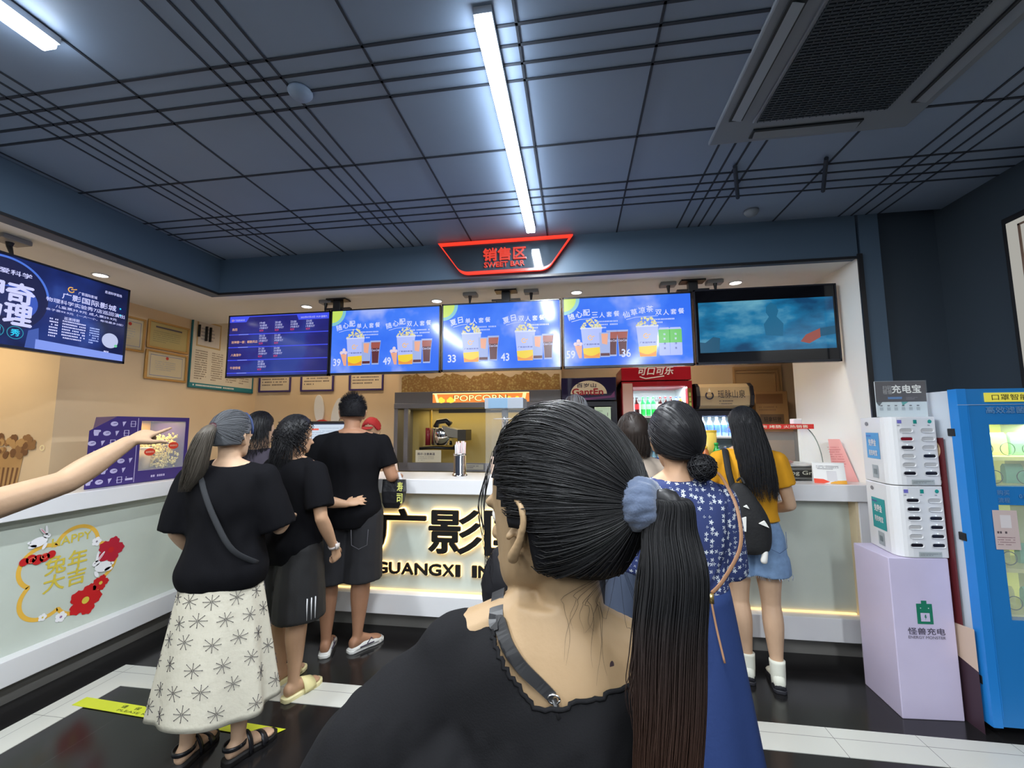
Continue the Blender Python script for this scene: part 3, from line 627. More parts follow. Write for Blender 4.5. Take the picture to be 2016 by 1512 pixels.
# alcove print and box: popcorn picture at the far left
t = thing('popcorn_mural', 'brown popcorn tub picture on the alcove wall at the left edge', 'wall picture', (-4.4, 2.69, 1.2))
p = Pan((-4.7, 2.698, 1.0), (1, 0, 0), (0, 0, 1), .75, .6, .001)
BR = flat(150, 112, 74, .6); BR2 = flat(188, 150, 100, .6); BR3 = flat(120, 84, 56, .6)
p.poly([(.15, 0), (.62, 0), (.68, .55), (.10, .55)], BR2, 1)
for i in range(9): p.poly([(.17+.05*i, 0), (.19+.05*i, 0), (.17+.058*i, .35), (.145+.058*i, .35)], BR3, 2)
rr = random.Random(5)
for i in range(70): p.disc(rr.uniform(.08, .72), rr.uniform(.5, .74), rr.uniform(.016, .034), (BR, BR2, BR3)[i % 3], 3+i*.02, n=9)
for i in range(10): p.disc(rr.uniform(.72, .84), rr.uniform(.6, .72), .02, BR, 3+i*.1, n=9)
p.ring(.90, .60, .018, .009, flat(238, 224, 180), 3, n=20); p.build('print', t)
tag(MB().box(-3.945, -3.93, 4.4, 4.74, 1.478, 1.486).box(-3.93, -3.60, 4.735, 4.745, 1.478, 1.486).build('wall_cable', BLACKP), 'thin black cable running along the tan wall behind the warmer', 'cable')
# mural of popcorn over the machine
t = thing('popcorn_canopy', 'popcorn-printed canopy above the popcorn machine', 'canopy', (-1.0, 4.6, 1.9))
m = mat('popcorn_print', rgb(190, 160, 90), .5); nt = m.node_tree; b = nt.nodes['Principled BSDF']
tc = nt.nodes.new('ShaderNodeTexCoord'); n1 = nt.nodes.new('ShaderNodeTexVoronoi'); n1.inputs['Scale'].default_value = 44; n2 = nt.nodes.new('ShaderNodeTexNoise'); n2.inputs['Scale'].default_value = 14; n2.inputs['Detail'].default_value = 5
r = nt.nodes.new('ShaderNodeValToRGB'); e = r.color_ramp.elements; e[0].color = (*rgb(206, 182, 118), 1); e[1].color = (*rgb(158, 118, 66), 1); e[0].position = .15; e[1].position = .75
mx = nt.nodes.new('ShaderNodeMath'); mx.operation = 'MULTIPLY_ADD'; mx.inputs[1].default_value = .9
nt.links.new(tc.outputs['Object'], n1.inputs['Vector']); nt.links.new(tc.outputs['Object'], n2.inputs['Vector']); nt.links.new(n1.outputs['Distance'], mx.inputs[0]); nt.links.new(n2.outputs[0], mx.inputs[2])
mx2 = nt.nodes.new('ShaderNodeMath'); mx2.operation = 'SUBTRACT'; mx2.inputs[1].default_value = .25; nt.links.new(mx.outputs[0], mx2.inputs[0]); nt.links.new(mx2.outputs[0], r.inputs[0]); nt.links.new(r.outputs[0], b.inputs['Base Color'])
MB().box(-1.90, -.136, 4.38, 4.74, 1.875, 2.5).build('box', flat(222, 196, 160, .6), t)
pp = MB(); top = [(-1.87+1.72*i/60, 4.378, 2.01+.05*abs(math.sin(i*.21+.6))+.022*abs(math.sin(i*.83))+.008*math.sin(i*2.3)) for i in range(61)]
pp.add([(p_[0], 4.378, 1.877) for p_ in top]+top, [(i, i+1, 62+i, 61+i) for i in range(60)])
for i in range(16):
    c = Vector((-1.8+.11*i+rr.uniform(-.03, .03), 4.3775, 2.12+rr.uniform(-.01, .05))); pp.add([c+Vector((.018*math.cos(a), 0, .014*math.sin(a))) for a in [2*PI*k/8 for k in range(8)]], [tuple(range(8))])
pp.build('popcorn_picture', m, t, recalc=False)
# ---------------------------------------------------------------- popcorn machine
t = thing('popcorn_machine', 'wide steel popcorn machine with glowing yellow interior and POPCORN sign', 'popcorn machine', (-.97, 4.5, .9))
SM = mat('brushed_steel', rgb(120, 120, 126), .4, metal=.5); GLOW = mat('warm_interior', rgb(152, 138, 88), .4)
MB().box(-1.90, -.135, 4.27, 4.74, 1.755, 1.874).box(-1.90, -.135, 4.26, 4.74, 1.70, 1.754).build('header', SM, t, bev=.003)
for q_ in ((-1.90, -1.86, 4.27, 4.74, 1.05, 1.70), (-1.79, -1.745, 4.27, 4.33, 1.10, 1.70), (-.17, -.135, 4.27, 4.74, 1.05, 1.70), (-.71, -.69, 4.28, 4.31, 1.13, 1.70)): MB().box(*q_).build('post', SM, t)
MB().box(-1.86, -.17, 4.70, 4.735, 1.0, 1.70).box(-1.86, -.17, 4.30, 4.7, 1.02, 1.05).build('interior', GLOW, t)
MB().box(-1.84, -.18, 4.275, 4.30, 1.05, 1.135).build('lower_rail', SM, t)
MB().box(-1.42, -.19, 4.30, 4.36, 1.65, 1.69).build('upper_rail', mat('dark_steel', rgb(60, 56, 50), .4, metal=.4), t)
MB().box(-1.95, -.13, 4.25, 4.74, 0, 1.0).build('cabinet', mat('cabinet_steel', rgb(150, 150, 150), .35, metal=.3), t, bev=.004)
s = MB().box(-1.475, -.457, 4.262, 4.28, 1.757, 1.855).build('sign_box', em((1, .26, .05), 1.1), t)
p = Pan((-1.475, 4.262, 1.757), (1, 0, 0), (0, 0, 1), 1.018, .098, .0008); YE = em((1, .68, .06), 1.3); YW = em((1, .85, .35), 1.3)
p.rect(0, .90, 1, 1, YW, 1); p.text('POPCORN', .5, .44, .060, flat(120, 40, 10), 1.5, off=.10, w=.56); p.text('POPCORN', .5, .44, .060, YW, 2.6, off=.03, w=.55)
for u in (.09, .19, .80, .88):
    for a, b_, r_ in ((0, .35, .024), (-.022, .2, .020), (.022, .2, .022), (.004, .15, .022)): p.disc(u+a, b_, r_, YE, 2, n=9)
for u in (.03, .94): p.poly([(u-.015, 1), (u+.012, 1), (u+.04, 0), (u+.013, 0)] if u < .5 else [(u+.0, 1), (u+.035, 1), (u+.015, 0), (u-.02, 0)], YW, 2.5)
p.build('sign_print', s)
L = bpy.data.lights.new('popcorn_lamp', 'AREA'); L.shape = 'RECTANGLE'; L.size = 1.5; L.size_y = .12; L.energy = 5; L.color = (1, .80, .42)
lo = bpy.data.objects.new('light_source', L); COL.objects.link(lo); lo.parent = t; lo.matrix_parent_inverse = Matrix.Translation(-t.location); lo.location = (-1.0, 4.55, 1.695)
# kettle hanging inside
k = thing('popcorn_kettle', 'shiny steel kettle with red handle and tilted lid inside the popcorn machine', 'kettle', (-1.45, 4.45, 1.3))
MB().lathe([(.115, 1.31), (.125, 1.315), (.125, 1.49), (.12, 1.495)], (-1.42, 4.46, 0), 32).build('pot', CHROME, k, smooth=True)
MB().prism([(-1.40, 4.33, 1.52), (-1.20, 4.33, 1.47), (-1.14, 4.33, 1.37), (-1.33, 4.33, 1.40)], (0, .22, 0)).build('lid', mat('kettle_lid', rgb(150, 146, 136), .3, metal=.7), k, bev=.004)
MB().box(-1.22, -1.13, 4.32, 4.56, 1.36, 1.475).build('lid_flap', mat('dark_steel', rgb(60, 56, 50), .4, metal=.4), k, bev=.003)
MB().lathe([(.028, 1.31), (.028, 1.495)], (-1.575, 4.42, 0), 16).build('red_handle', flat(120, 30, 40, .3), k, smooth=True)
MB().tube([(-1.50, 4.44, 1.50), (-1.47, 4.44, 1.56), (-1.38, 4.44, 1.57), (-1.33, 4.44, 1.53)], .03, 10).build('wiring', BLACKP, k, smooth=True)
MB().tube([(-1.66, 4.40, 1.275), (-1.50, 4.40, 1.285), (-1.28, 4.42, 1.275)], .016, 8).tube([(-1.28, 4.42, 1.27), (-1.24, 4.42, 1.31)], .032, 10).build('support_arm', BLACKP, k, smooth=True)
MB().box(-1.57, -1.55, 4.44, 4.47, 1.49, 1.69).build('hanger', mat('yellow_bar', rgb(210, 170, 60), .4), k)
c = thing('paper_notice', 'small white notice with dark characters under the steel kettle', 'sign', (-1.53, 4.33, 1.14))
MB().box(-1.68, -1.40, 4.335, 4.34, 1.136, 1.262).build('sheet', flat(196, 190, 170), c)
p = Pan((-1.68, 4.335, 1.136), (1, 0, 0), (0, 0, 1), .28, .126, .001); p.text('图示·注意高温', .42, .68, .026, INK, 1, off=.04, w=.19); p.dashes(.1, .5, .8, .1, 3, flat(150, 145, 135), 1, .4, 2); p.build('print', c)
c = thing('paper_label', 'pale label on the lower rail of the popcorn machine', 'sign', (-1.0, 4.27, 1.08))
MB().box(-1.12, -.93, 4.268, 4.2745, 1.07, 1.122).build('sheet', flat(150, 148, 138), c); p = Pan((-1.12, 4.268, 1.07), (1, 0, 0), (0, 0, 1), .19, .052, .001); p.dashes(.08, .85, .9, .2, 2, INK, 1, .5, 2); p.build('print', c)
# ---------------------------------------------------------------- drinks fridges
def bottle(name, label, group, x, y, z, r, h, body, cap, lab=None, loc_mat=None, labr=(.35, .62), fill=None):
    t = thing(name, label, 'bottle', (x, y, z), group)
    pr = [(r*.9, 0), (r, h*.04), (r, h*.3), (r*.93, h*.42), (r, h*.55), (r*.95, h*.66), (r*.45, h*.85), (r*.36, h*.88), (r*.36, h*.93)]
    MB().lathe([(a, z+b_) for a, b_ in pr], (x, y, 0), 14).build('bottle_body', body, t, smooth=True)
    MB().lathe([(r*.44, z+h*.93), (r*.44, z+h)], (x, y, 0), 12).build('cap', cap, t, smooth=True)
    if lab: MB().lathe([(r*1.03, z+h*labr[0]), (r*1.03, z+h*labr[1])], (x, y, 0), 14, cap=False).build('label_wrap', lab, t, smooth=True)
    return t
def fridge(name, label, x0, x1, y0, z1, zh, bodym, headm, inner, lampE, shelf_z, hb=None, wx=None):
    t = thing(name, label, 'fridge', ((x0+x1)/2, y0+.25, 0))
    MB().box(x0, x1, y0+.02, 4.73, 0, .12).box(x0, x0+.045, y0+.02, 4.73, .12, zh).box(x1-.045, x1, y0+.02, 4.73, .12, zh).box(x0, x1, 4.70, 4.735, .12, zh).box(x0, x1, y0+.02, 4.73, zh-.05, zh).build('cabinet', bodym, t)
    MB().box(x0, x1, y0, 4.73, zh+.012, z1).build('header', headm, t, bev=.006)
    a0, a1 = wx or (x0+.07, x1-.05)
    MB().box(x0+.045, x1-.045, 4.685, 4.70, .12, zh-.05).box(x0+.045, x0+.05, y0+.05, 4.7, .12, zh-.05).box(x1-.05, x1-.045, y0+.05, 4.7, .12, zh-.05).build('liner', inner, t)
    d = MB().box(x0, a0, y0-.01, y0+.015, .12, zh).box(a1, x1, y0-.01, y0+.015, .12, zh).box(a0, a1, y0-.01, y0+.015, zh-.045, zh).box(a0, a1, y0-.01, y0+.015, .12, .2).build('door', bodym, t)
    for z in shelf_z: MB().box(a0-.01, a1+.01, y0+.05, 4.68, z-.018, z).build('shelf', WHITEP, t)
    L = bpy.data.lights.new('fridge_lamp', 'AREA'); L.shape = 'RECTANGLE'; L.size = a1-a0; L.size_y = .05; L.energy = lampE; L.color = (.85, .95, 1)
    lo = bpy.data.objects.new('light_source', L); COL.objects.link(lo); lo.parent = t; lo.matrix_parent_inverse = Matrix.Translation(-t.location); lo.location = ((a0+a1)/2, y0+.07, zh-.055)
    return t
RF = flat(150, 26, 36, .3); IN = mat('fridge_liner', rgb(205, 220, 222), .4)
t = fridge('red_drinks_fridge', 'tall red glass-door fridge full of soda bottles', .455, 1.105, 4.22, 2.07, 1.93, RF, flat(165, 22, 38, .3), IN, 9, (1.60, 1.345, 1.09, .8, .5), wx=(.56, 1.06))
MB().box(.462, .555, 4.2035, 4.2095, .2, 1.915).build('side_panel', flat(200, 165, 155, .3), t); MB().box(1.066, 1.095, 4.203, 4.2095, .9, 1.86).build('side_strip', flat(120, 96, 40, .4), t)
p = Pan((1.066, 4.203, .9), (1, 0, 0), (0, 0, 1), .029, .96, .001)
for i in range(9): p.rect(.2, .92-.05*i, .8, .955-.05*i, flat(170, 190, 90), 1)
p.build('side_print', t)
p = Pan((.46, 4.22, 1.945), (1, 0, 0), (0, 0, 1), .64, .125, .001); p.text('可口可乐', .50, .70, .075, flat(232, 226, 222), 1, off=.045, w=.33, shear=.22); p.line([(.26, .28), (.35, .12), (.48, .2), (.62, .30)], .010, flat(232, 226, 222), 1); p.build('header_lettering', t)
p = Pan((.56, 4.60, 1.60), (1, 0, 0), (0, 0, 1), .50, .26, .001); p.dashes(.05, .80, .95, .70, 1, flat(150, 160, 165), 1, .8, 2, 1); p.build('vent_slots', t)
GRN = mat('green_bottle', rgb(30, 150, 60), .15, spec=.6); DRK = mat('cola_bottle', rgb(38, 12, 12), .12, spec=.6); LIM = mat('lime_bottle', rgb(150, 200, 40), .15); YLB = mat('yellow_bottle', rgb(210, 190, 60), .2); ORB = mat('orange_bottle', rgb(225, 120, 30), .15)
REDL = flat(200, 30, 36, .4); GRL = flat(120, 200, 130, .4); BLC = flat(40, 70, 170, .35); GRC = flat(40, 160, 70, .35); RDC = flat(190, 30, 40, .3)
for i, (x, bm_, cp, lb, l) in enumerate(((.612, DRK, BLACKP, REDL, 'dark cola bottle with wide red label at the left end of the top fridge shelf'), (.672, GRN, GRC, GRL, 'green soda bottle, first of the top shelf greens'), (.722, GRN, GRC, GRL, 'green soda bottle, second of the top shelf greens'), (.772, GRN, GRC, GRL, 'green soda bottle, third of the top shelf greens'),
        (.838, DRK, RDC, flat(190, 150, 150), 'cola bottle with red cap, next to the greens on the top shelf'), (.888, DRK, RDC, flat(190, 150, 150), 'cola bottle with red cap, middle of the red-capped trio'), (.938, DRK, RDC, flat(190, 150, 150), 'cola bottle with red cap, right one of the red-capped trio'), (.99, flat(90, 110, 190, .3), BLC, None, 'blue bottle between the colas and the orange one'), (1.028, ORB, BLC, flat(230, 170, 60), 'orange soda bottle with blue cap on the top fridge shelf'))):
    bottle('soda_bottle', l, 'bottles on the top shelf of the red fridge', x, 4.36, 1.601, .023, .19, bm_, cp, lb)
for i in range(9):
    x = .60+i*.052
    bottle('soda_bottle', '%s, second shelf of the red fridge, %s from left' % ('yellow bottle' if i < 1 else 'lime green bottle', ('first', 'second', 'third', 'fourth', 'fifth', 'sixth', 'seventh', 'eighth', 'ninth')[i]), 'bottles on the second shelf of the red fridge', x, 4.36, 1.346, .023, .175, YLB if i < 1 else LIM, flat(50, 60, 50), GRL)
for i in range(9):
    x = .60+i*.052
    bottle('water_bottle', 'blue labelled water bottle, third red fridge shelf, %s from left' % ('first', 'second', 'third', 'fourth', 'fifth', 'sixth', 'seventh', 'eighth', 'ninth')[i], 'water bottles on the third shelf', x, 4.36, 1.091, .023, .17, flat(150, 200, 220, .2), flat(60, 140, 200), BLC)
BKF = mat('fridge_black', rgb(22, 20, 30), .3)
t = fridge('black_drinks_fridge', 'black glass-door fridge with a dark purple header, left of the red fridge', -.13, .405, 4.24, 1.985, 1.745, BKF, flat(36, 30, 62, .25), mat('dark_liner', rgb(40, 40, 46), .5), .4, (1.45, 1.15, .85, .5))
p = Pan((-.13, 4.24, 1.757), (1, 0, 0), (0, 0, 1), .535, .228, .001)
p.poly([(.18, .28)]+[(.50-.33*math.cos(a), .28+.58*math.sin(a)) for a in [PI*i/20 for i in range(21)]], flat(214, 200, 176, .35), 1)
p.text('百岁山', .46, .66, .042, flat(30, 26, 60), 2, off=.03, w=.19); p.text('GantEn', .48, .38, .062, flat(150, 36, 50), 2, off=.06, w=.30)
p.poly([(.06, .1), (.5, .02), (.97, .12), (.97, .4), (.9, .2), (.5, .12)], flat(110, 60, 110), .6); p.build('header_lettering', t)
n = thing('fridge_sticker', 'pale green rounded sticker on the black fridge door', 'sticker', (.27, 4.22, 1.63)); MB().box(.19, .345, 4.222, 4.2295, 1.56, 1.69).build('sheet', flat(190, 215, 190), n, bev=.003)
p = Pan((.19, 4.222, 1.56), (1, 0, 0), (0, 0, 1), .155, .13, .001); p.text('1', .8, .45, .03, INK, 1, off=.03); p.dashes(.15, .8, .7, .2, 3, flat(150, 175, 150), 1); p.build('print', n)
t = fridge('water_fridge', 'lit fridge full of tall blue water bottles, right of the red fridge', 1.135, 1.65, 4.28, 1.66, 1.645, BKF, BKF, IN, 9, (1.40, 1.12, .8, .5), wx=(1.20, 1.60))
hd = MB(); prof = [(0, .0), (-.05, .03), (-.07, .115), (-.05, .20), (0, .235)]
hd.loft([[(x, 4.28+a, 1.665+b_) for a, b_ in prof]+[(x, 4.60, 1.90), (x, 4.60, 1.665)] for x in (1.17, 1.615)]); h = hd.build('light_header', mat('beige_header', rgb(186, 164, 130), .3), t)
for x0, x1 in ((1.14, 1.17), (1.615, 1.645)): MB().loft([[(x, 4.27+a*1.2, 1.66+b_*1.04) for a, b_ in prof]+[(x, 4.62, 1.91), (x, 4.62, 1.66)] for x in (x0, x1)]).build('header_cheek', BKF, t)
p = Pan((1.17, 4.205, 1.69), (1, 0, 0), (0, 0, 1), .445, .19, .001); dk_ = flat(50, 48, 62)
p.text('瑶脉山泉', .63, .56, .075, dk_, 4, off=.0, w=.24); p.dashes(.38, .26, .92, .18, 1, dk_, 4, .6, 3, 1); p.dashes(.38, .12, .88, .06, 1, dk_, 4, .6, 4, 1)
p.ring(.19, .50, .032, .014, dk_, 4, a0=2.2, a1=7.2); p.poly([(.19, .88), (.22, .68), (.16, .68)], flat(232, 224, 205), 5); p.build('header_lettering', t)
BW = mat('water_pet', rgb(120, 150, 235), .1, spec=.7)
for r_, (z, lab) in enumerate(((1.401, 'top'), (1.121, 'second'))):
    for i in range(6):
        x = 1.235+i*.066
        bottle('water_bottle', 'tall blue water bottle, %s shelf of the water fridge, %s from left' % (lab, ('first', 'second', 'third', 'fourth', 'fifth', 'sixth')[i]), 'water bottles in the water fridge', x, 4.40, z, .029, .185, BW, WHITEP, flat(60, 90, 200, .3), labr=(.2, .6))
# back-room panel door with cardboard
t = thing('cupboard_door', 'tan cupboard door with a raised border right of the fridges', 'door', (1.9, 4.73, 1.3))
MB().box(1.66, 2.13, 4.725, 4.748, .1, 2.12).build('door_leaf', mat('tan_door', rgb(196, 160, 112), .5), t)
b2 = MB()
for (a0, a1, c0, c1) in ((1.67, 2.10, 2.08, 2.10), (2.085, 2.10, .2, 2.08), (1.67, 1.68, .2, 2.08), (1.69, 2.07, 2.05, 2.055), (2.06, 2.065, .2, 2.05)): b2.box(a0, a1, 4.717, 4.726, c0, c1)
b2.build('border', mat('tan_trim', rgb(176, 140, 94), .5), t)
CARD = mat('cardboard', rgb(176, 132, 84), .7)
q = thing('cardboard_box', 'cardboard boxes and brown tape piled before the tan cupboard', 'box', (1.92, 4.6, 1.2)); MB().box(1.78, 2.10, 4.5, 4.7, 0, 1.50).build('box_body', CARD, q, bev=.003); MB().box(1.78, 2.10, 4.498, 4.5, 1.36, 1.44).build('tape', flat(120, 90, 60), q)
q = thing('cardboard_box', 'upper cardboard carton before the cupboard, with a dark printed band', 'box', (1.92, 4.62, 1.5)); MB().box(1.79, 2.09, 4.55, 4.70, 1.501, 1.84).build('box_body', CARD, q, bev=.003)
p = Pan((1.79, 4.55, 1.501), (1, 0, 0), (0, 0, 1), .30, .339, .001); p.rect(.02, .64, .85, .93, flat(140, 98, 62), 1); p.rect(.12, .05, .85, .33, flat(120, 92, 66), 1); p.text('轻拿轻放', .5, .18, .05, flat(60, 44, 34), 2, off=.02, w=.16); p.dashes(.1, .58, .8, .42, 2, flat(150, 110, 74), 1, .5, 3); p.build('print', q)
tag(MB().box(-2.2, 2.1, 4.0, 4.2, 0, .9).build('back_worktop_unit', mat('back_unit', rgb(90, 88, 84), .5)), 'low dark preparation bench behind the front counter', 'bench') if False else None
# ---------------------------------------------------------------- things on the front counter
ZC = 1.1125
t = thing('order_monitor', 'black tablet-style order monitor with a white lit page on the front counter', 'monitor', (-2.10, 3.46, ZC))
d = Vector((.98, -.05, 0)).normalized()
p = Pan((-2.345, 3.452, 1.255), (1, -.0, 0), (0, 0, 1), .42, .305, .0012)
MB().box(-2.345, -1.925, 3.453, 3.485, 1.255, 1.56).build('housing', BLACKP, t, bev=.01, seg=3)
p.rect(.045, .06, .955, .93, em((.62, .72, .85), .95), 1); p.rect(.045, .90, .955, .93, em((.02, .03, .08), 1), 2); p.rect(.05, .74, .27, .79, em((.8, .12, .08), 1), 2)
p.dashes(.07, .70, .42, .12, 10, em((.35, .45, .6), .8), 2, .25, 3); p.dashes(.3, .84, .9, .5, 4, em((.5, .6, .75), .8), 2, .3, 5); p.build('screen', t)
MB().box(-2.16, -2.11, 3.47, 3.50, 1.13, 1.30).box(-2.24, -2.03, 3.42, 3.56, ZC, 1.13).build('stand', BLACKP, t, bev=.004)
bt = bottle('water_bottle', 'clear plastic water bottle with red cap standing left of the man in black', None, -2.325, 3.36, ZC, .033, .165, mat('clear_pet', (.8, .85, .9), .08, trans=.9, ior=1.2), RDC, flat(190, 185, 180), labr=(.2, .32)); bt['category'] = 'bottle'
for i, (z, l) in enumerate(((ZC, 'bottom'), (1.195, 'top'))):
    q = thing('food_tin', 'small round tin with purple wrap, %s one of the stack behind the curly hair' % l, 'tin', (-2.42, 3.44, z), 'stacked tins on the counter')
    MB().lathe([(.045, z+.001), (.045, z+.058)], (-2.42, 3.44, 0), 24).build('can_body', flat(70, 50, 120, .3), q, smooth=True); MB().lathe([(.046, z+.058), (.046, z+.081)], (-2.42, 3.44, 0), 24).build('lid', STEEL, q, smooth=True)
q = thing('card_terminal', 'small black card payment terminal beside the bottle on the counter', 'card terminal', (-2.20, 3.25, ZC)); MB().box(-2.26, -2.12, 3.22, 3.32, ZC, ZC+.045).build('housing', BLACKP, q, bev=.008); MB().box(-2.235, -2.145, 3.235, 3.27, ZC+.045, ZC+.047).build('screen', em((.3, .4, .45), .6), q)
t = thing('straw_dispenser', 'round steel holder full of wrapped straws on the front counter', 'straw holder', (-.925, 3.35, ZC))
MB().lathe([(.062, ZC), (.062, ZC+.006), (.054, ZC+.02), (.05, ZC+.022), (.05, 1.285), (.046, 1.287), (.046, 1.2)], (-.925, 3.35, 0), 32, cap=False).build('holder', CHROME, t, smooth=True)
MB().lathe([(.0505, 1.275), (.053, 1.283), (.053, 1.29), (.048, 1.292)], (-.925, 3.35, 0), 32, cap=False).build('rim', STEEL, t, smooth=True)
for i in range(46):
    a = rr.uniform(0, 2*PI); r0 = .042*math.sqrt(rr.random()); x, y = -.925+r0*math.cos(a), 3.35+r0*math.sin(a)
    MB().tube([(x, y, 1.14), (x+rr.uniform(-.008, .008), y+rr.uniform(-.008, .008), 1.37+rr.uniform(-.02, .02))], .0045, 6).build('straw', flat(228, 205, 205, .4) if i % 3 else flat(235, 235, 238, .4), t)
t = thing('snack_display_case', 'clear acrylic display case with grey top and steel post on the front counter', 'display case', (-.54, 3.32, ZC))
MB().box(-.69, -.39, 3.20, 3.46, 1.64, 1.725).build('top_box', flat(150, 156, 166, .3), t, bev=.004); MB().box(-.66, -.51, 3.196, 3.2, 1.645, 1.72).build('top_label', flat(120, 150, 176, .3), t)
ac = MB()
for (x0, x1, y0, y1) in ((-.685, -.681, 3.21, 3.45), (-.399, -.395, 3.21, 3.45), (-.681, -.399, 3.448, 3.452), (-.681, -.399, 3.208, 3.212)): ac.box(x0, x1, y0, y1, ZC, 1.64)
ac.build('clear_walls', mat('case_acrylic', (.9, .93, .95), .03, alpha=.05), t)
MB().lathe([(.022, 1.46), (.022, 1.64)], (-.55, 3.32, 0), 20).tube([(-.57, 3.32, 1.2), (-.57, 3.32, 1.64)], .006).tube([(-.53, 3.32, 1.2), (-.53, 3.32, 1.64)], .006).build('post', CHROME, t, smooth=True)
MB().lathe([(.10, 1.562), (.10, 1.568)], (-.545, 3.32, 0), 28).lathe([(.06, 1.30), (.06, 1.305)], (-.545, 3.32, 0), 28).build('rotating_tray', mat('case_acrylic2', (.8, .8, .85), .05, alpha=.45), t, smooth=False)
MB().lathe([(.035, 1.43), (.045, 1.45), (.03, 1.475)], (-.55, 3.32, 0), 20).build('hub', BLACKP, t, smooth=True)
MB().box(-.67, -.41, 3.22, 3.44, ZC, ZC+.02).build('base', WHITEP, t)
for i in range(5):
    q = thing('snack_packet', 'small wrapped snack packet inside the clear display case, %s' % ('bottom left', 'bottom middle', 'bottom right', 'on the tray left', 'on the tray right')[i], 'snack', (-.63+.08*(i % 3), 3.3, 1.14 if i < 3 else 1.306), 'snack packets in the display case')
    x = (-.63, -.54, -.45, -.57, -.52)[i]; z = ZC+.021 if i < 3 else 1.306; hgt = .14 if i < 3 else .09
    MB().loft([[(x+w_*.03*s1, 3.30+i*.012+w2*.012*s2, z+hh*hgt) for s1, s2 in ((-1, -1), (1, -1), (1, 1), (-1, 1))] for hh, w_, w2 in ((0, 1, .2), (.12, 1, .9), (.5, 1.02, 1.1), (.88, 1, .9), (1, 1, .2))]).build('wrapper', (flat(200, 170, 150, .3), flat(190, 60, 60, .3), flat(210, 200, 120, .3))[i % 3], q)
for i, (x, y, bm_, cp, lb, h, l) in enumerate(((.965, 3.42, ORB, BLC, flat(60, 60, 150), .27, 'orange soda bottle with blue cap on the counter before the fridges'), (1.06, 3.45, GRN, GRC, GRL, .26, 'green soda bottle beside the orange one on the counter'), (1.015, 3.26, GRN, GRC, None, .22, 'shorter green bottle in front on the counter'), (.93, 3.28, flat(190, 110, 60, .3), flat(230, 190, 60), None, .24, 'brown tea bottle beside the short green bottle'))):
    bottle('soda_bottle', l, 'bottles standing on the front counter', x, y, ZC, .036, h, bm_, cp, lb)
q = thing('snack_tub', 'yellow paper tub standing behind the soda bottles on the counter', 'tub', (1.03, 3.52, ZC)); MB().lathe([(.05, ZC), (.065, ZC+.34)], (1.03, 3.545, 0), 24).build('tub_body', flat(226, 196, 90, .4), q, smooth=True); MB().lathe([(.067, ZC+.34), (.067, ZC+.355)], (1.03, 3.545, 0), 24).build('lid', flat(226, 190, 60, .4), q)
# hot dog roller grill with curved glass
t = thing('hot_dog_grill', 'hot dog roller grill with curved glass hood and red banner on the counter', 'grill', (1.6, 3.45, ZC))
MB().box(1.28, 1.72, 3.29, 3.60, ZC+.01, ZC+.09).build('body', mat('grill_body', rgb(120, 120, 116), .3, metal=.5), t, bev=.004); MB().box(1.30, 1.70, 3.287, 3.291, ZC+.025, ZC+.075).build('front_plate', mat('grill_plate', rgb(40, 38, 36), .3), t)
p = Pan((1.30, 3.287, ZC+.02), (1, 0, 0), (0, 0, 1), .40, .06, .0008); p.text('Hot Dog Grill', .52, .55, .034, flat(190, 188, 170, .3), 1, off=.02, w=.32); p.build('lettering', t)
for i in range(7):
    y = 3.315+i*.038; MB().tube([(1.31, y, ZC+.105), (1.69, y, ZC+.105)], .012, 10).build('roller', CHROME, t, smooth=True)
for i in range(4): MB().box(1.29+i*.135, 1.30+i*.135, 3.24, 3.58, ZC+.09, ZC+.1).build('feet_bar', STEEL, t) if i in (0, 3) else None
gl = MB(); arc = [(3.58-.0*a, ) for a in (0,)]
prof = [(3.58, 1.50)]+[(3.58-.28*math.sin(PI/2*i/10), 1.21+.29*math.cos(PI/2*i/10)) for i in range(11)]
for x0 in (1.275, 1.725):
    pass
gl2 = MB(); n_ = len(prof)
gl2.add([(x, y, z) for x in (1.29, 1.71) for y, z in prof], [(i, i+1, n_+i+1, n_+i) for i in range(n_-1)])
gl2.build('curved_glass', mat('hood_glass', (.92, .95, .94), .03, alpha=.14), t, smooth=True, recalc=False)
for x in (1.285, 1.715): MB().prism([(x, y, z) for y, z in prof]+[(x, 3.30, 1.20), (x, 3.58, 1.20)], (.003, 0, 0)).build('side_glass', mat('hood_glass', (.92, .95, .94), .03, alpha=.14), t)
eg = MB().tube([(1.716, y-.0, z) for y, z in prof], .0035, 6).tube([(1.286, y, z) for y, z in prof], .0035, 6).build('glass_edge', flat(120, 130, 124, .2), t)
MB().box(1.28, 1.72, 3.40, 3.56, 1.502, 1.51).build('red_banner', flat(208, 50, 44, .4), t)
p = Pan((1.28, 3.39, 1.475), (1, 0, 0), (0, 0, 1), .44, .035, .001); p.rect(0, 0, 1, 1, flat(214, 52, 44, .4), 1); p.text('热狗 烤肠 火热销售', .5, .5, .022, flat(240, 225, 200), 2, off=.02, w=.36); p.build('banner_print', t)
MB().box(1.60, 1.66, 3.42, 3.48, 1.51, 1.55).build('lamp', WHITEP, t, bev=.006)
for i in range(4):
    q = thing('sausage', 'browned sausage lying on the roller grill, %s row' % ('front', 'second', 'third', 'back')[i], 'sausage', (1.45, 3.28+.045*i, ZC+.12), 'sausages on the roller grill')
    y = 3.334+.038*i; MB().tube([(1.38, y, ZC+.128), (1.40, y, ZC+.128), (1.52, y, ZC+.128), (1.54, y, ZC+.128)], [.004, .013, .013, .004], 10).build('casing', flat(150, 70, 40, .3), q, smooth=True)
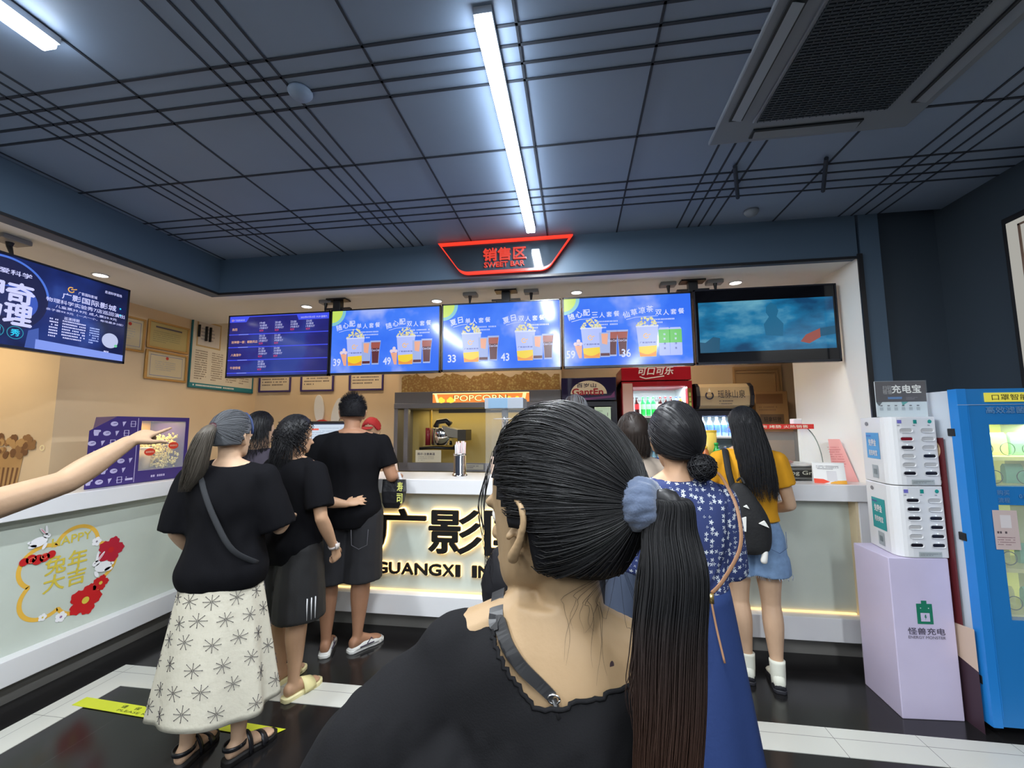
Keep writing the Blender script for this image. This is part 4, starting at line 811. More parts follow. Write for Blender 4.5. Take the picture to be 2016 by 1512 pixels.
# table tent card and pink sheets
t = thing('tent_card', 'white folded price card with orange wave standing on the counter end', 'sign', (1.70, 3.24, ZC))
a = Vector((1.595, 3.19, ZC)); b_ = Vector((1.765, 3.135, ZC)); up = Vector((.015, .045, .135)); c_ = Vector((.03, .085, 0))
MB().prism([a, b_, b_+up, a+up], (0, .002, .001)).prism([a+c_, b_+c_, b_+up, a+up], (0, -.002, .001)).build('card', flat(226, 226, 224, .5), t)
Rv = (b_-a); p = Pan(a-Vector((0, .0012, 0)), Rv.normalized(), up.normalized(), Rv.length, up.length, .0012)
p.poly([(0, .0), (.30, 0), (.5, .08), (.30, .20), (0, .22)], flat(226, 70, 40), 1); p.poly([(.5, .0), (1, 0), (1, .17), (.7, .14), (.5, .05)], flat(226, 160, 40), 1); p.dashes(.12, .86, .9, .66, 3, flat(110, 106, 112), 1, .4, 3); p.rect(.42, .12, .72, .60, flat(206, 204, 206), 1); p.build('print', t)
t = thing('pink_leaflet', 'pink printed sheet leaning up behind the white tent card', 'leaflet', (1.87, 3.35, ZC))
MB().prism([(1.775, 3.30, ZC), (1.915, 3.27, ZC), (1.90, 3.42, 1.40), (1.835, 3.44, 1.40)], (0, .002, 0)).build('sheet', flat(236, 170, 166, .5), t)
MB().prism([(1.84, 3.44, ZC), (1.916, 3.30, ZC), (1.90, 3.425, 1.40), (1.87, 3.44, 1.40)], (0, .002, 0)).build('rear_sheet', flat(226, 150, 140, .5), t)
p = Pan((1.79, 3.297, ZC+.01), Vector((.14, -.03, 0)), Vector((.0, .15, .287)), .11, .30, .004); p.dashes(.15, .85, .95, .3, 9, flat(205, 120, 125), 1, .3, 3); p.build('print', t)
# ---------------------------------------------------------------- purple popcorn warmer on the left counter
t = thing('popcorn_warmer', 'purple patterned popcorn warmer with a lit glass front on the left counter', 'popcorn warmer', (-3.35, 2.68, ZC))
PV = flat(58, 44, 110, .35); WX = -3.13
Y0, YM, Y1, ZT = 2.335, 2.64, 3.055, 1.588
side = [(Y0, ZC+.002), (YM, ZC+.002), (YM, ZT), (2.50, ZT), (Y0, 1.49)]
MB().loft([[(WX, y, z) for y, z in side], [(-3.49, max(y+.012, y+(.28 if y < 2.6 else .0)), z) for y, z in [(2.345, ZC+.002), (YM, ZC+.002), (YM, ZT), (2.36, ZT), (2.345, 1.49)]]]).build('hopper', PV, t)
bx = MB().box(-3.49, WX, YM, Y1, ZC+.002, ZC+.085).box(-3.49, WX, YM, Y1, ZT-.03, ZT).box(-3.49, WX, YM, YM+.03, ZC+.085, ZT-.03).box(-3.49, WX, Y1-.03, Y1, ZC+.085, ZT-.03).box(-3.49, -3.47, YM, Y1, ZC+.085, ZT-.03); bx.build('frame', PV, t)
MB().box(-3.468, -3.46, YM+.03, Y1-.03, ZC+.085, ZT-.03).build('inner_back', mat('warmer_inside', rgb(214, 170, 90), .3, metal=.3), t)
MB().box(WX-.004, WX-.001, YM+.03, Y1-.03, ZC+.085, ZT-.03).build('glass_front', mat('hood_glass', (.92, .95, .94), .03, alpha=.14), t)
L = bpy.data.lights.new('warmer_lamp', 'AREA'); L.shape = 'RECTANGLE'; L.size = .2; L.size_y = .3; L.energy = 3.2; L.color = (1, .75, .35)
lo = bpy.data.objects.new('light_source', L); COL.objects.link(lo); lo.parent = t; lo.matrix_parent_inverse = Matrix.Translation(-t.location); lo.location = (-3.30, 2.85, ZT-.035)
p = Pan((WX, Y0, ZC), (0, 1, 0), (0, 0, 1), Y1-Y0, ZT-ZC, .0012); lw = flat(186, 178, 214, .4); rr = random.Random(3)
for j in range(7):
    for i in range(5):
        u = .03+.088*i+(.03 if j % 2 else 0); v = .08+.135*j
        if u > .40 or (v > .80 and u < .20) or v > .93: continue
        kd = (i*2+j*3) % 5; s_ = .016
        if kd == 0: p.poly([(u-.018, v-.03), (u+.014, v-.03), (u+.022, v+.02), (u-.026, v+.02)], lw, 1); [p.disc(u-.016+.013*q_, v+.035, .008, lw, 2+q_*.1, n=8) for q_ in range(4)]
        elif kd == 1: p.line([(u-.02, v-.04), (u+.02, v-.04), (u+.02, v+.04), (u-.02, v+.04)], .006, lw, 1, True); p.line([(u-.03, v), (u+.03, v)], .003, lw, 1.2)
        elif kd == 2: p.disc(u, v, .020, lw, 1, sx=1.2, sy=.8); p.line([(u-.01, v), (u+.02, v+.01)], .004, PV, 2)
        elif kd == 3: p.rect(u-.035, v-.02, u+.035, v+.01, lw, 1); p.dashes(u-.03, v+.04, u+.03, v+.015, 1, lw, 1, .7, 4)
        else: p.poly([(u-.015, v+.03), (u+.02, v+.035), (u-.005, v-.04)], lw, 1)
p.dashes(.60, .10, .85, .06, 1, lw, 1, .8, 5, 1); p.line([(.43, .02), (.43, .98)], .004, lw, 1); p.build('pattern', t)
RB = flat(206, 60, 40, .4)
CO = mat('popcorn', rgb(228, 214, 140), .7)
pile = thing('popcorn_heap', 'heap of yellow popcorn behind the glass of the purple warmer', 'popcorn', (-3.32, 2.93, 1.2)); pile['kind'] = 'stuff'
m = MB(); rr = random.Random(9)
for i in range(420):
    y = rr.uniform(2.86, 3.0); f_ = rr.random(); x = rr.uniform(-3.42, -3.15); z = 1.205+rr.random()*.26*(1-abs(y-2.94)*1.5)
    for q_ in range(3):
        c = Vector((x+rr.uniform(-.008, .008), y+rr.uniform(-.008, .008), z+rr.uniform(-.008, .008))); r_ = rr.uniform(.006, .010)
        vs = [c+Vector(v)*r_ for v in ((1, 0, 0), (-1, 0, 0), (0, 1, 0), (0, -1, 0), (0, 0, 1), (0, 0, -1))]; m.add(vs, [(0, 2, 4), (2, 1, 4), (1, 3, 4), (3, 0, 4), (2, 0, 5), (1, 2, 5), (3, 1, 5), (0, 3, 5)])
ob = m.build('kernels', CO, pile, recalc=False, smooth=True); pile['kind'] = 'stuff'
for (y, z, l, pm_) in ((2.93, 1.37, 'red oval label on the warmer glass before the popcorn', RB), (2.745, 1.33, 'red oval label on the warmer glass before the paper cups', RB)):
    q = thing('oval_label', l, 'sticker', (WX, y, z), 'red labels on the warmer'); pp = Pan((WX, y-.05, z-.04), (0, 1, 0), (0, 0, 1), .10, .08, .0015); pp.disc(.5, .5, .036, RB, 1, sx=1.15, sy=.75); pp.text('新鲜爆米花', .5, .5, .014, flat(240, 190, 160), 2, off=.02, w=.06); pp.build('print', q)
for (y, l, mm) in ((2.71, 'dark drink cup inside the warmer', flat(60, 44, 40, .3)), (2.815, 'stack of pale paper tubs inside the warmer', flat(222, 200, 160, .5))):
    q = thing('paper_cup', l, 'cup', (-3.28, y, 1.2)); MB().lathe([(.03, 1.199), (.042, 1.35)], (-3.25, y, 0), 20).build('cup_body', mm, q, smooth=True); MB().lathe([(.044, 1.35), (.044, 1.358)], (-3.25, y, 0), 20).build('rim', flat(225, 220, 210), q)
# ---------------------------------------------------------------- charging kiosk
t = thing('lilac_pedestal', 'lilac box pedestal with a green battery emblem beside the counter end', 'pedestal', (1.79, 2.76, 0))
LIL = mat('lilac_panel', rgb(206, 196, 222), .4, var=.02)
F0 = Vector((1.632, 2.602, 0)); Fd = Vector((.296, .020, 0)); Sd = Vector((.008, .30, 0))
bp_ = MB().prism([F0, F0+Fd, F0+Fd+Sd, F0+Sd], (0, 0, .798)).build('cabinet', LIL, t, bev=.004)
p = Pan(F0-Vector((0, .0, 0)), Fd.normalized(), (0, 0, 1), Fd.length, .798, .0015); GE = flat(26, 120, 92, .5)
p.rect(.39, .585, .65, .712, GE, 1); p.rect(.475, .712, .565, .732, GE, 1); p.rect(.445, .602, .595, .655, LIL, 2); p.poly([(.515, .645), (.535, .645), (.525, .634), (.542, .634), (.512, .612), (.52, .627), (.503, .627)], GE, 3)
p.disc(.455, .685, .003, flat(220, 230, 225), 2, n=10); p.disc(.585, .685, .003, flat(220, 230, 225), 2, n=10)
p.text('怪兽充电', .52, .540, .034, flat(84, 78, 96), 1, off=.03, w=.18); p.text('ENERGY MONSTER', .52, .502, .014, flat(110, 104, 120), 1, off=.02, w=.18); p.build('print', t)
def bank(z0, h, label, filled, poster, pc):
    t = thing('power_bank_station', label, 'charging station', (1.75, 2.78, z0), 'stacked charging stations')
    o = Vector((1.70, 2.60, 0)); dd = Fd.normalized(); nn = Vector((-dd.y, dd.x, 0))
    pts = [Vector(q) for q in ((1.935, 2.622, 0), (1.76, 2.608, 0), (1.738, 2.610, 0), (1.722, 2.616, 0), (1.709, 2.628, 0), (1.700, 2.645, 0), (1.696, 2.67, 0), (1.735, 2.90, 0), (1.935, 2.90, 0))]
    MB().prism([(q.x, q.y, z0) for q in pts], (0, 0, h)).build('casing', WHITEP, t, bev=.004)
    x0 = 1.735; W = .20; p0 = Vector((x0, 2.6055, z0))
    pn = Pan(p0+Vector((0, 0, 0)), Vector((.2, .0145, 0)), (0, 0, 1), W, h, .0012)
    pn.rect(.02, .905, .13, .955, flat(120, 116, 200), 1); pn.rect(.43, .90, .52, .955, flat(20, 140, 130), 1); pn.disc(.85, .93, .010, flat(20, 150, 140), 1)
    for u in (.075, .475, .85): pn.dashes(u-.06, .885, u+.07, .865, 1, flat(150, 150, 160), 1, .8, 3, 1)
    pn.rect(.25, .015, .82, .085, flat(176, 182, 182), 1); pn.dashes(.28, .07, .8, .03, 2, flat(130, 136, 138), 2, .5, 4, 1); pn.build('printed_marks', t)
    for r in range(6):
        for cidx in range(2):
            u = .22 if cidx == 0 else .76; v = .80-.125*r; cc = pn.P(u, v, 1)
            m = MB(); k = filled[r][cidx]; R_ = pn.R; n_ = pn.N
            def pill(w_, h_, d_): return [cc+R_*(sx*(w_-h_)+h_*math.cos(a))+Vector((0, 0, h_*math.sin(a)))+n_*d_ for sx, a in [(1, -PI/2+PI*i/6) for i in range(7)]+[(-1, PI/2+PI*i/6) for i in range(7)]]
            o_, i_ = pill(.034, .0125, .004), pill(.030, .0085, .0005)
            n1 = len(o_); ring = MB(); ring.add(o_+i_, [(a, (a+1) % n1, n1+(a+1) % n1, n1+a) for a in range(n1)]); s = ring.build('slot_rim', WHITEP, t, recalc=False, smooth=True)
            MB().add(pill(.030, .0080, .0008), [tuple(range(n1))]).build('power_bank', (flat(190, 188, 186), flat(28, 24, 32, .3), flat(130, 20, 34, .3))[k], s, recalc=False)
            if k == 1: MB().add([cc+R_*a+Vector((0, 0, .014+b_))+n_*.0012 for a, b_ in ((-.002, -.002), (.002, -.002), (.002, .002), (-.002, .002))], [(0, 1, 2, 3)]).build('status_light', em((.6, .8, 1), 3), s, recalc=False)
    # side poster on the left cheek
    sp = Pan(Vector((1.7335, 2.891, z0)), Vector((-.039, -.23, 0)), (0, 0, 1), .23, h, .002)
    sp.rect(.22, .30 if poster else .36, .86, .76, pc[0], 1); sp.text('免押金', .54, .61, .040, WHITEP, 2, off=.05, w=.085); sp.text('用充电宝', .54, .45, .032, WHITEP, 2, off=.05, w=.095); sp.dashes(.26, .73, .8, .69, 1, pc[1], 2, .6, 3, 1)
    sp.rect(.42, .06, .70, .26, flat(160, 168, 172, .3), 1); sp.rect(.50, .12, .64, .20, flat(120, 130, 134, .2), 2); sp.disc(.30, .90, .012, flat(130, 130, 134), 1, sx=1.6); sp.build('side_print', t)
bank(.80, .372, 'lower white charging station of the stack on the lilac pedestal', ((1, 0), (1, 0), (1, 1), (0, 1), (0, 1), (1, 1)), True, (flat(40, 150, 150), flat(100, 80, 160)))
bank(1.176, .368, 'upper white charging station, under the clear acrylic sign', ((0, 0), (2, 0), (1, 0), (0, 1), (0, 0), (1, 1)), False, (flat(90, 160, 214), flat(90, 120, 200)))
t = thing('acrylic_sign', 'clear acrylic stand with a dark printed sheet on top of the charging stations', 'sign', (1.87, 2.76, 1.545))
MB().box(1.682, 1.934, 2.662, 2.667, 1.5455, 1.745).build('sheet', flat(205, 216, 220, .3), t)
MB().box(1.678, 1.938, 2.658, 2.661, 1.5455, 1.748).build('clear_cover', mat('case_acrylic', (.9, .93, .95), .03, alpha=.12), t)
MB().box(1.69, 1.93, 2.65, 2.70, 1.5452, 1.5462).build('foot', mat('case_acrylic', (.9, .93, .95), .03, alpha=.12), t)
p = Pan((1.682, 2.6618, 1.5455), (1, 0, 0), (0, 0, 1), .252, .199, .0004); p.rect(0, .42, 1, 1, flat(52, 46, 52, .4), 1); p.text('充电宝', .62, .78, .046, flat(225, 225, 220), 2, off=.05, w=.145); p.text('扫码', .24, .82, .024, flat(150, 150, 150), 2, off=.02, w=.045); p.text('租借', .24, .70, .024, flat(150, 150, 150), 2, off=.02, w=.045)
p.rect(.24, .50, .52, .56, flat(110, 160, 220), 2); p.dashes(.6, .56, .86, .48, 2, flat(150, 150, 155), 2, .4, 2)
for i in range(6): p.rect(.07+.145*i, .30, .12+.145*i, .33, flat(100, 104, 110), 2); p.rect(.06+.145*i, .18, .13+.145*i, .27, flat(170, 180, 186), 2)
p.poly([(.0, .42), (.12, .42), (.05, .30)], flat(90, 96, 100), 2); p.poly([(.50, .42), (.64, .42), (.52, .31)], flat(90, 170, 165), 2); p.build('print', t)
# dark red film-reel board leaning between pedestal and vending machine
t = thing('film_reel_board', 'dark red board with a film reel print between the pedestal and the blue machine', 'board', (2.0, 2.85, 0))
MB().box(1.9425, 1.950, 2.602, 2.95, 0, 1.43).build('board', flat(96, 34, 38, .4), t)
p = Pan((1.9425, 2.95, 0), (0, -1, 0), (0, 0, 1), .42, 1.43, .001); crm = flat(222, 196, 160)
p.disc(.66, .955, .056, crm, 1); [p.disc(.66+.034*math.cos(a)/.375, .955+.034*math.sin(a)/1.43, .011, flat(70, 30, 34), 2, n=12) for a in [2*PI*i/5+.5 for i in range(5)]]
for (v, r_) in ((.85, .010), (.835, .016), (.815, .012)): p.disc(.72+.2*(v-.82)*3, v, r_, flat(210, 205, 200), 1, n=12)
p.rect(0, .0, 1, .22, flat(60, 40, 50), .8); p.poly([(0, .30), (1, .34), (1, .20), (0, .26)], flat(205, 180, 160), 1); p.build('print', t)
# ---------------------------------------------------------------- blue vending machine
t = thing('mask_vending_machine', 'blue and white mask vending machine with yellow sign and lit windows at the right edge', 'vending machine', (2.23, 2.75, 0))
VX0, VX1, VY, VZ = 1.962, 2.405, 2.50, 1.683
BL = flat(36, 128, 206, .35); BLm = flat(34, 118, 186, .4); VW_ = flat(200, 208, 218, .4)
# body slightly wider toward the floor as it stands forward
MB().box(VX0, VX0+.03, VY+.05, 3.10, .08, VZ-.004).box(VX1-.015, VX1, VY+.05, 3.10, .08, VZ-.004).box(VX0+.03, VX1-.015, VY+.32, 3.10, .08, VZ-.004).box(VX0+.03, VX1-.015, VY+.05, VY+.32, .08, .5).box(VX0+.03, VX1-.015, VY+.05, VY+.32, 1.53, VZ-.004).build('cabinet', VW_, t)
dfr = MB(); wins = ((2.085, VX1-.02, 1.19, 1.50), (2.085, VX1-.02, .55, 1.10))
dfr.box(VX0-.006, VX1, VY, VY+.05, .06, .55).box(VX0-.006, VX1, VY, VY+.05, 1.10, 1.19).box(VX0-.006, VX1, VY, VY+.05, 1.50, VZ)
dfr.box(VX0-.006, 2.085, VY, VY+.05, .55, 1.10).box(VX0-.006, 2.085, VY, VY+.05, 1.19, 1.50); dfr.build('door', BLm, t)
MB().box(VX0-.008, 1.995, VY-.003, VY+.052, .055, VZ+.001).build('door_edge', BL, t)
MB().box(VX0-.009, VX1, VY-.0035, VY, 1.600, 1.603).build('seam', flat(150, 170, 200), t)
for (x0, x1, z0, z1) in wins:
    MB().box(x0, x1, VY+.006, VY+.009, z0, z1).build('window_pane', mat('hood_glass', (.92, .95, .94), .03, alpha=.14), t)
YG = mat('lit_shelf_back', rgb(200, 206, 110), .5, emit=rgb(196, 206, 110), es=.55)
MB().box(2.07, VX1-.015, VY+.30, VY+.31, .5, 1.52).build('lit_back_wall', YG, t)
MB().box(2.10, VX1-.005, VY+.05, VY+.30, .5, 1.52).build('x', YG, t) if False else None
t2 = [o for o in COL.objects if o.name.startswith('cabinet') and o.parent == t][0]
for z in (1.335, 1.19, .78, .56): MB().box(2.07, VX1-.015, VY+.051, VY+.30, z-.02, z).build('shelf', flat(214, 216, 150, .4), t)
L = bpy.data.lights.new('vending_lamp', 'AREA'); L.shape = 'RECTANGLE'; L.size = .3; L.size_y = .08; L.energy = 2.5; L.color = (.95, 1, .6)
lo = bpy.data.objects.new('light_source', L); COL.objects.link(lo); lo.parent = t; lo.matrix_parent_inverse = Matrix.Translation(-t.location); lo.location = (2.28, VY+.12, 1.50)
s = MB().box(2.075, VX1-.004, VY-.006, VY-.001, 1.615, 1.662).build('yellow_sign', em(rgb(226, 216, 80), .85, .3), t, bev=.002)
p = Pan((2.075, VY-.006, 1.615), (1, 0, 0), (0, 0, 1), .326, .047, .001); p.text('口罩智能售货机', .54, .5, .030, flat(70, 66, 40), 1, off=.02, w=.29); p.build('sign_lettering', s)
p = Pan((VX0, VY-.004, 0), (1, 0, 0), (0, 0, 1), VX1-VX0, VZ, .0008); bw_ = flat(140, 170, 200, .5); W2 = flat(166, 184, 210, .5)
p.text('高效滤菌 防护', .56, .935, .034, flat(96, 140, 186), 1, off=.04, w=.27); p.text('购买', .33, .69, .026, flat(96, 140, 186), 1, off=.02); p.text('流程', .33, .668, .024, flat(96, 140, 186), 1, off=.02); p.text('01 > 02', .58, .68, .02, flat(96, 140, 186), 1, off=.02)
p.text('安全防护', .62, .27, .042, W2, 1, off=.05, w=.23); p.text('尽情呼吸', .62, .235, .042, W2, 1, off=.05, w=.23); p.text('取货口', .74, .145, .05, flat(190, 200, 214), 1, off=.05, w=.17); p.line([(.52, .10), (.7, .085), (.95, .09)], .004, bw_, 1); p.build('door_lettering', t)
MB().box(1.996, 2.0, VY-.004, VY-.003, .1, 1.6).build('edge_line', BL, t)
for z in (1.46, .93, .25): MB().box(VX0-.011, VX0+.02, VY+.03, VY+.075, z-.02, z+.02).build('hinge', BLACKP, t, bev=.003)
for (x, y) in ((2.01, 2.58), (2.35, 2.58), (2.01, 3.03), (2.35, 3.03)):
    c = MB().lathe([(.034, -.012), (.034, .012)], (x, y, .034), 18, ax='x').build('caster_wheel', BLACKP, t, smooth=False); MB().box(x-.02, x+.02, y-.02, y+.02, .045, .08).build('caster_fork', STEEL, c)
ws = thing('paper_notice', 'pale pink notice stuck across the blue door and lower window', 'sign', (2.16, 2.49, .95))
MB().box(2.05, 2.155, VY-.006, VY-.005, .885, 1.075).build('sheet', flat(206, 186, 182, .5), ws); p = Pan((2.05, VY-.006, .885), (1, 0, 0), (0, 0, 1), .105, .19, .0008)
p.rect(.28, .55, .72, .88, flat(222, 214, 214), 1); p.dashes(.1, .47, .92, .40, 1, flat(90, 80, 84), 1, .8, 3, 1); p.dashes(.08, .34, .92, .10, 4, flat(160, 130, 134), 1, .4, 5); p.build('print', ws)
TEAL = flat(120, 186, 160, .5); TEAL2 = flat(90, 160, 140, .3)
for i, (x, z, l) in enumerate(((2.14, 1.336, 'top shelf, left'), (2.24, 1.336, 'top shelf, middle'), (2.34, 1.336, 'top shelf, right'), (2.17, 1.191, 'below the top shelf, left'), (2.30, 1.191, 'below the top shelf, right'), (2.19, .781, 'middle window shelf, left'), (2.32, .781, 'middle window shelf, right'), (2.19, .561, 'lowest shelf, left'), (2.32, .561, 'lowest shelf, right'))):
    q = thing('mask_packet', 'teal wrapped mask packet in the vending machine, '+l, 'mask packet', (x, VY+.15, z), 'mask packets in the vending machine')
    hgt = .12 if z > 1.3 else .10
    MB().loft([[(x+.042*s1, VY+.16+w2*.012*s2, z+hh*hgt) for s1, s2 in ((-1, -1), (1, -1), (1, 1), (-1, 1))] for hh, w2 in ((0, .8), (.15, 1.2), (.5, 1.3), (.85, 1), (1, .1))]).build('wrapper', TEAL if i % 2 == 0 else flat(206, 214, 140, .4), q)
    co = MB(); pts = [(x+.033*math.cos(a), VY+.10+.0*a, z+.036+.033*math.sin(a)) for a in [2*PI*k_/24 for k_ in range(25)]]; co.tube(pts, .0022, 6, cap=False, flatn=(0, 1, 0)); co.build('dispensing_coil', flat(60, 90, 84, .3, metal=.5), q)
# ---------------------------------------------------------------- people: body builder
SKIN = mat('skin_warm', rgb(184, 146, 116), .5, spec=.35, var=.03, vscale=20)
SKIN_P = mat('skin_pale', rgb(196, 162, 134), .5, spec=.35, var=.03, vscale=20)
SKIN_T = mat('skin_tan', rgb(160, 118, 92), .5, spec=.35, var=.04, vscale=20)
BLK = mat('black_cotton', (.006, .006, .0075), .9, spec=.1, bump=.08, bscale=300)
V = Vector
def cr(P, n):
    """Catmull-Rom resample of tuples"""
    P = [tuple(p) for p in P]; out = []; k = len(P[0])
    for i in range(len(P)-1):
        a, b, c, d = P[max(i-1, 0)], P[i], P[i+1], P[min(i+2, len(P)-1)]
        for j in range(n):
            t = j/n
            out.append(tuple(.5*((2*b[q])+(-a[q]+c[q])*t+(2*a[q]-5*b[q]+4*c[q]-d[q])*t*t+(-a[q]+3*b[q]-3*c[q]+d[q])*t**3) for q in range(k)))
    out.append(P[-1]); return out
def limb(mb, pts, n=12, sub=5, round_=(True, True)):
    """pts: (x, y, z, r) -> closed tapered tube with rounded ends"""
    S = cr(pts, sub); C = [V(s[:3]) for s in S]; Rr = [max(s[3], .001) for s in S]
    t0 = (C[0]-C[1]).normalized(); t1 = (C[-1]-C[-2]).normalized(); pc, pr = [], []
    if round_[0]:
        for a in (.98, .85, .5): pc.append(C[0]+t0*Rr[0]*a*.9); pr.append(Rr[0]*math.sqrt(1-a*a))
    pc += C; pr += Rr
    if round_[1]:
        for a in (.5, .85, .98): pc.append(C[-1]+t1*Rr[-1]*a*.9); pr.append(Rr[-1]*math.sqrt(1-a*a))
    mb.tube(pc, pr, n); return mb
def slab(mb, secs, n=28, sub=4, M=None, fold=None):
    """secs: (z, cx, cy, rx, ry) horizontal ellipses"""
    R = []
    for z, cx, cy, rx, ry in cr(secs, sub):
        ring = []
        for i in range(n):
            a = 2*PI*i/n; f = 1+(fold(a, z) if fold else 0)
            p = V((cx+rx*f*math.cos(a), cy+ry*f*math.sin(a), z)); ring.append(M @ p if M else p)
        R.append(ring)
    mb.loft(R); return mb
WORK = bpy.data.scenes.new('workbench')
def remesh(mb, vox, smooth=6, name='t', disp=None):
    me = bpy.data.meshes.new(name); me.from_pydata([tuple(p) for p in mb.v], [], mb.f)
    bm = bmesh.new(); bm.from_mesh(me); bmesh.ops.recalc_face_normals(bm, faces=bm.faces); bm.to_mesh(me); bm.free()
    o = bpy.data.objects.new(name, me); WORK.collection.objects.link(o)
    m = o.modifiers.new('r', 'REMESH'); m.mode = 'VOXEL'; m.voxel_size = vox; m.use_smooth_shade = True
    s = o.modifiers.new('s', 'SMOOTH'); s.factor = .5; s.iterations = smooth
    WORK.view_layers[0].update(); dg = WORK.view_layers[0].depsgraph
    me2 = bpy.data.meshes.new_from_object(o.evaluated_get(dg)); bpy.data.objects.remove(o)
    if disp:
        me2.update()
        ns = [v.normal.copy() for v in me2.vertices]; cs = [v.co.copy() for v in me2.vertices]
        me2.vertices.foreach_set('co', [q for c_, n_ in zip(cs, ns) for q in (c_+n_*disp(c_))])
        me2.update()
    me2.polygons.foreach_set('use_smooth', [True]*len(me2.polygons)); return me2
def part(me, name, m, parent, label=None):
    me.materials.clear(); me.materials.append(m); me.name = name
    o = bpy.data.objects.new(name, me); COL.objects.link(o); o.parent = parent
    if label: o['label'] = label
    return o
def lpart(mb, name, m, parent, smooth=True, label=None, recalc=True):
    o = mb.build(name, m, None, smooth=smooth, recalc=recalc); o.parent = parent
    if label: o['label'] = label
    return o
def folds(amp, fx=9, fz=3, seed=0):
    return lambda p: amp*(noise.noise(V((p.x*fx+seed, p.y*fx, p.z*fz)))+.5*noise.noise(V((p.x*fx*2.3, p.y*fx*2.3+seed, p.z*fz*2.5))))
HEADS = [(0, .026, .03, .084), (.012, .040, .0, .090), (.03, .052, -.03, .092), (.055, .062, -.065, .092), (.09, .070, -.088, .094), (.125, .075, -.098, .096), (.16, .075, -.098, .094), (.19, .068, -.088, .082), (.212, .052, -.062, .058), (.226, .026, -.03, .028), (.229, .008, -.01, .008)]
def head(mb, M, k, ear=1.0):
    R = []
    for z, rx, yb, yf in cr(HEADS, 3):
        ring = []
        for i in range(26):
            a = 2*PI*i/26; s_ = math.sin(a); ry = (yf-yb)/2
            x = rx*math.cos(a)*(1-.10*max(0, s_)**2); ring.append(M @ V((x*k, ((yf+yb)/2+ry*s_)*k, z*k)))
        R.append(ring)
    mb.loft(R)
    L = lambda pts: limb(mb, [(*(M @ (V(p[:3])*k)), p[3]*k) for p in pts], 8, 3)
    L([(0, .088, .098, .010), (0, .098, .078, .011), (0, .108, .066, .012)]); L([(-.012, .092, .063, .009), (.012, .092, .063, .009)])      # nose
    L([(-.022, .083, .038, .006), (0, .090, .040, .007), (.022, .083, .038, .006)]); L([(-.018, .083, .029, .006), (0, .088, .028, .008), (.018, .083, .029, .006)])  # lips
    L([(-.045, .078, .118, .008), (-.02, .086, .120, .009), (.02, .086, .120, .009), (.045, .078, .118, .008)])   # brow
    L([(0, .072, .010, .016), (0, .076, .012, .014)])
    for s in (-1, 1):
        e = [(s*.074, .012, .062, .006), (s*.082, .006, .075, .007), (s*.088, -.012, .10, .008), (s*.090, -.018, .115, .008), (s*.086, -.006, .125, .007), (s*.078, .008, .118, .006)]
        if ear > 1:
            L([(s*.074, .012, .060, .007), (s*.083, .004, .066, .0075), (s*.090, -.014, .088, .0050), (s*.094, -.024, .112, .0048), (s*.091, -.016, .130, .0048), (s*.083, .004, .131, .0046), (s*.077, .012, .116, .005)])
            L([(s*.080, -.002, .078, .004), (s*.084, -.011, .098, .0042), (s*.083, -.008, .116, .0042)]); L([(s*.074, .010, .092, .0055), (s*.080, .013, .086, .005)]); L([(s*.071, -.004, .080, .007), (s*.074, -.010, .110, .008)])
        else: L(e); L([(s*.072, .0, .075, .010), (s*.076, -.004, .105, .011)])
def hand(mb, w, d, pn, curl=.5, k=1.0, thumb=1, spread=.10, fingers=None):
    """w wrist point, d direction of the hand, pn palm normal, thumb = side of d x pn"""
    w = V(w); d = V(d).normalized(); pn = (V(pn)-d*V(pn).dot(d)).normalized(); sd = d.cross(pn)*thumb
    R = []
    for t, hw, th in ((-.01, .024, .018), (.015, .027, .019), (.04, .038, .016), (.07, .042, .014), (.088, .040, .011), (.094, .030, .006)):
        R.append([w+(d*t+sd*(hw*math.cos(a))+pn*(th*math.sin(a)))*k for a in [2*PI*i/14 for i in range(14)]])
    mb.loft(R)
    fs = fingers or [curl]*4
    for i, (off, ln, r) in enumerate(((.031, .068, .0088), (.0105, .077, .009), (-.0105, .072, .0086), (-.031, .056, .0078))):
        c = fs[i]; p = w+(d*.080+sd*off)*k; dd = (d+sd*(off/.031*spread)).normalized(); pts = [(*p, r*k)]; ang = 0
        for q, f in enumerate((.46, .30, .24)):
            ang += c*(1.05, 1.25, .9)[q]; v_ = dd*math.cos(ang)+pn*math.sin(ang); p = p+v_*ln*f*k; pts.append((*p, r*k*(1, .93, .85)[q]))
        limb(mb, pts, 8, 3)
    p = w+(d*.018+sd*.022)*k; v1 = (d*.62+sd*.70+pn*.28).normalized(); v2 = (d*.88+sd*.36+pn*.35).normalized(); p1 = p+v1*.042*k; p2 = p1+v2*.030*k; p3 = p2+(v2+pn*.3).normalized()*.022*k
    limb(mb, [(*p, .015*k), (*p1, .0115*k), (*p2, .0098*k), (*p3, .0088*k)], 8, 3)
def foot(mb, a, yaw, k=1.0, lift=.018):
    """a = ankle point (x, y, z)"""
    c, s = math.cos(yaw), math.sin(yaw); R = []
    for y, hw, zb, zt in ((-.055, .012, .02, .045), (-.048, .028, .004, .065), (-.02, .034, 0, .085), (.03, .034, .0, .088), (.07, .038, .0, .066), (.11, .044, 0, .045), (.145, .046, 0, .034), (.17, .036, .002, .026), (.182, .018, .005, .018)):
        ring = []
        for i in range(14):
            b = 2*PI*i/14; x = hw*math.cos(b); z = (zt+zb)/2+(zt-zb)/2*math.sin(b)
            ring.append(V((a[0]+(x*c-y*s)*k, a[1]+(x*s+y*c)*k, lift+(a[2]-.085*k if a[2] > .13 else 0)+z*k)))
        R.append(ring)
    mb.loft(R)
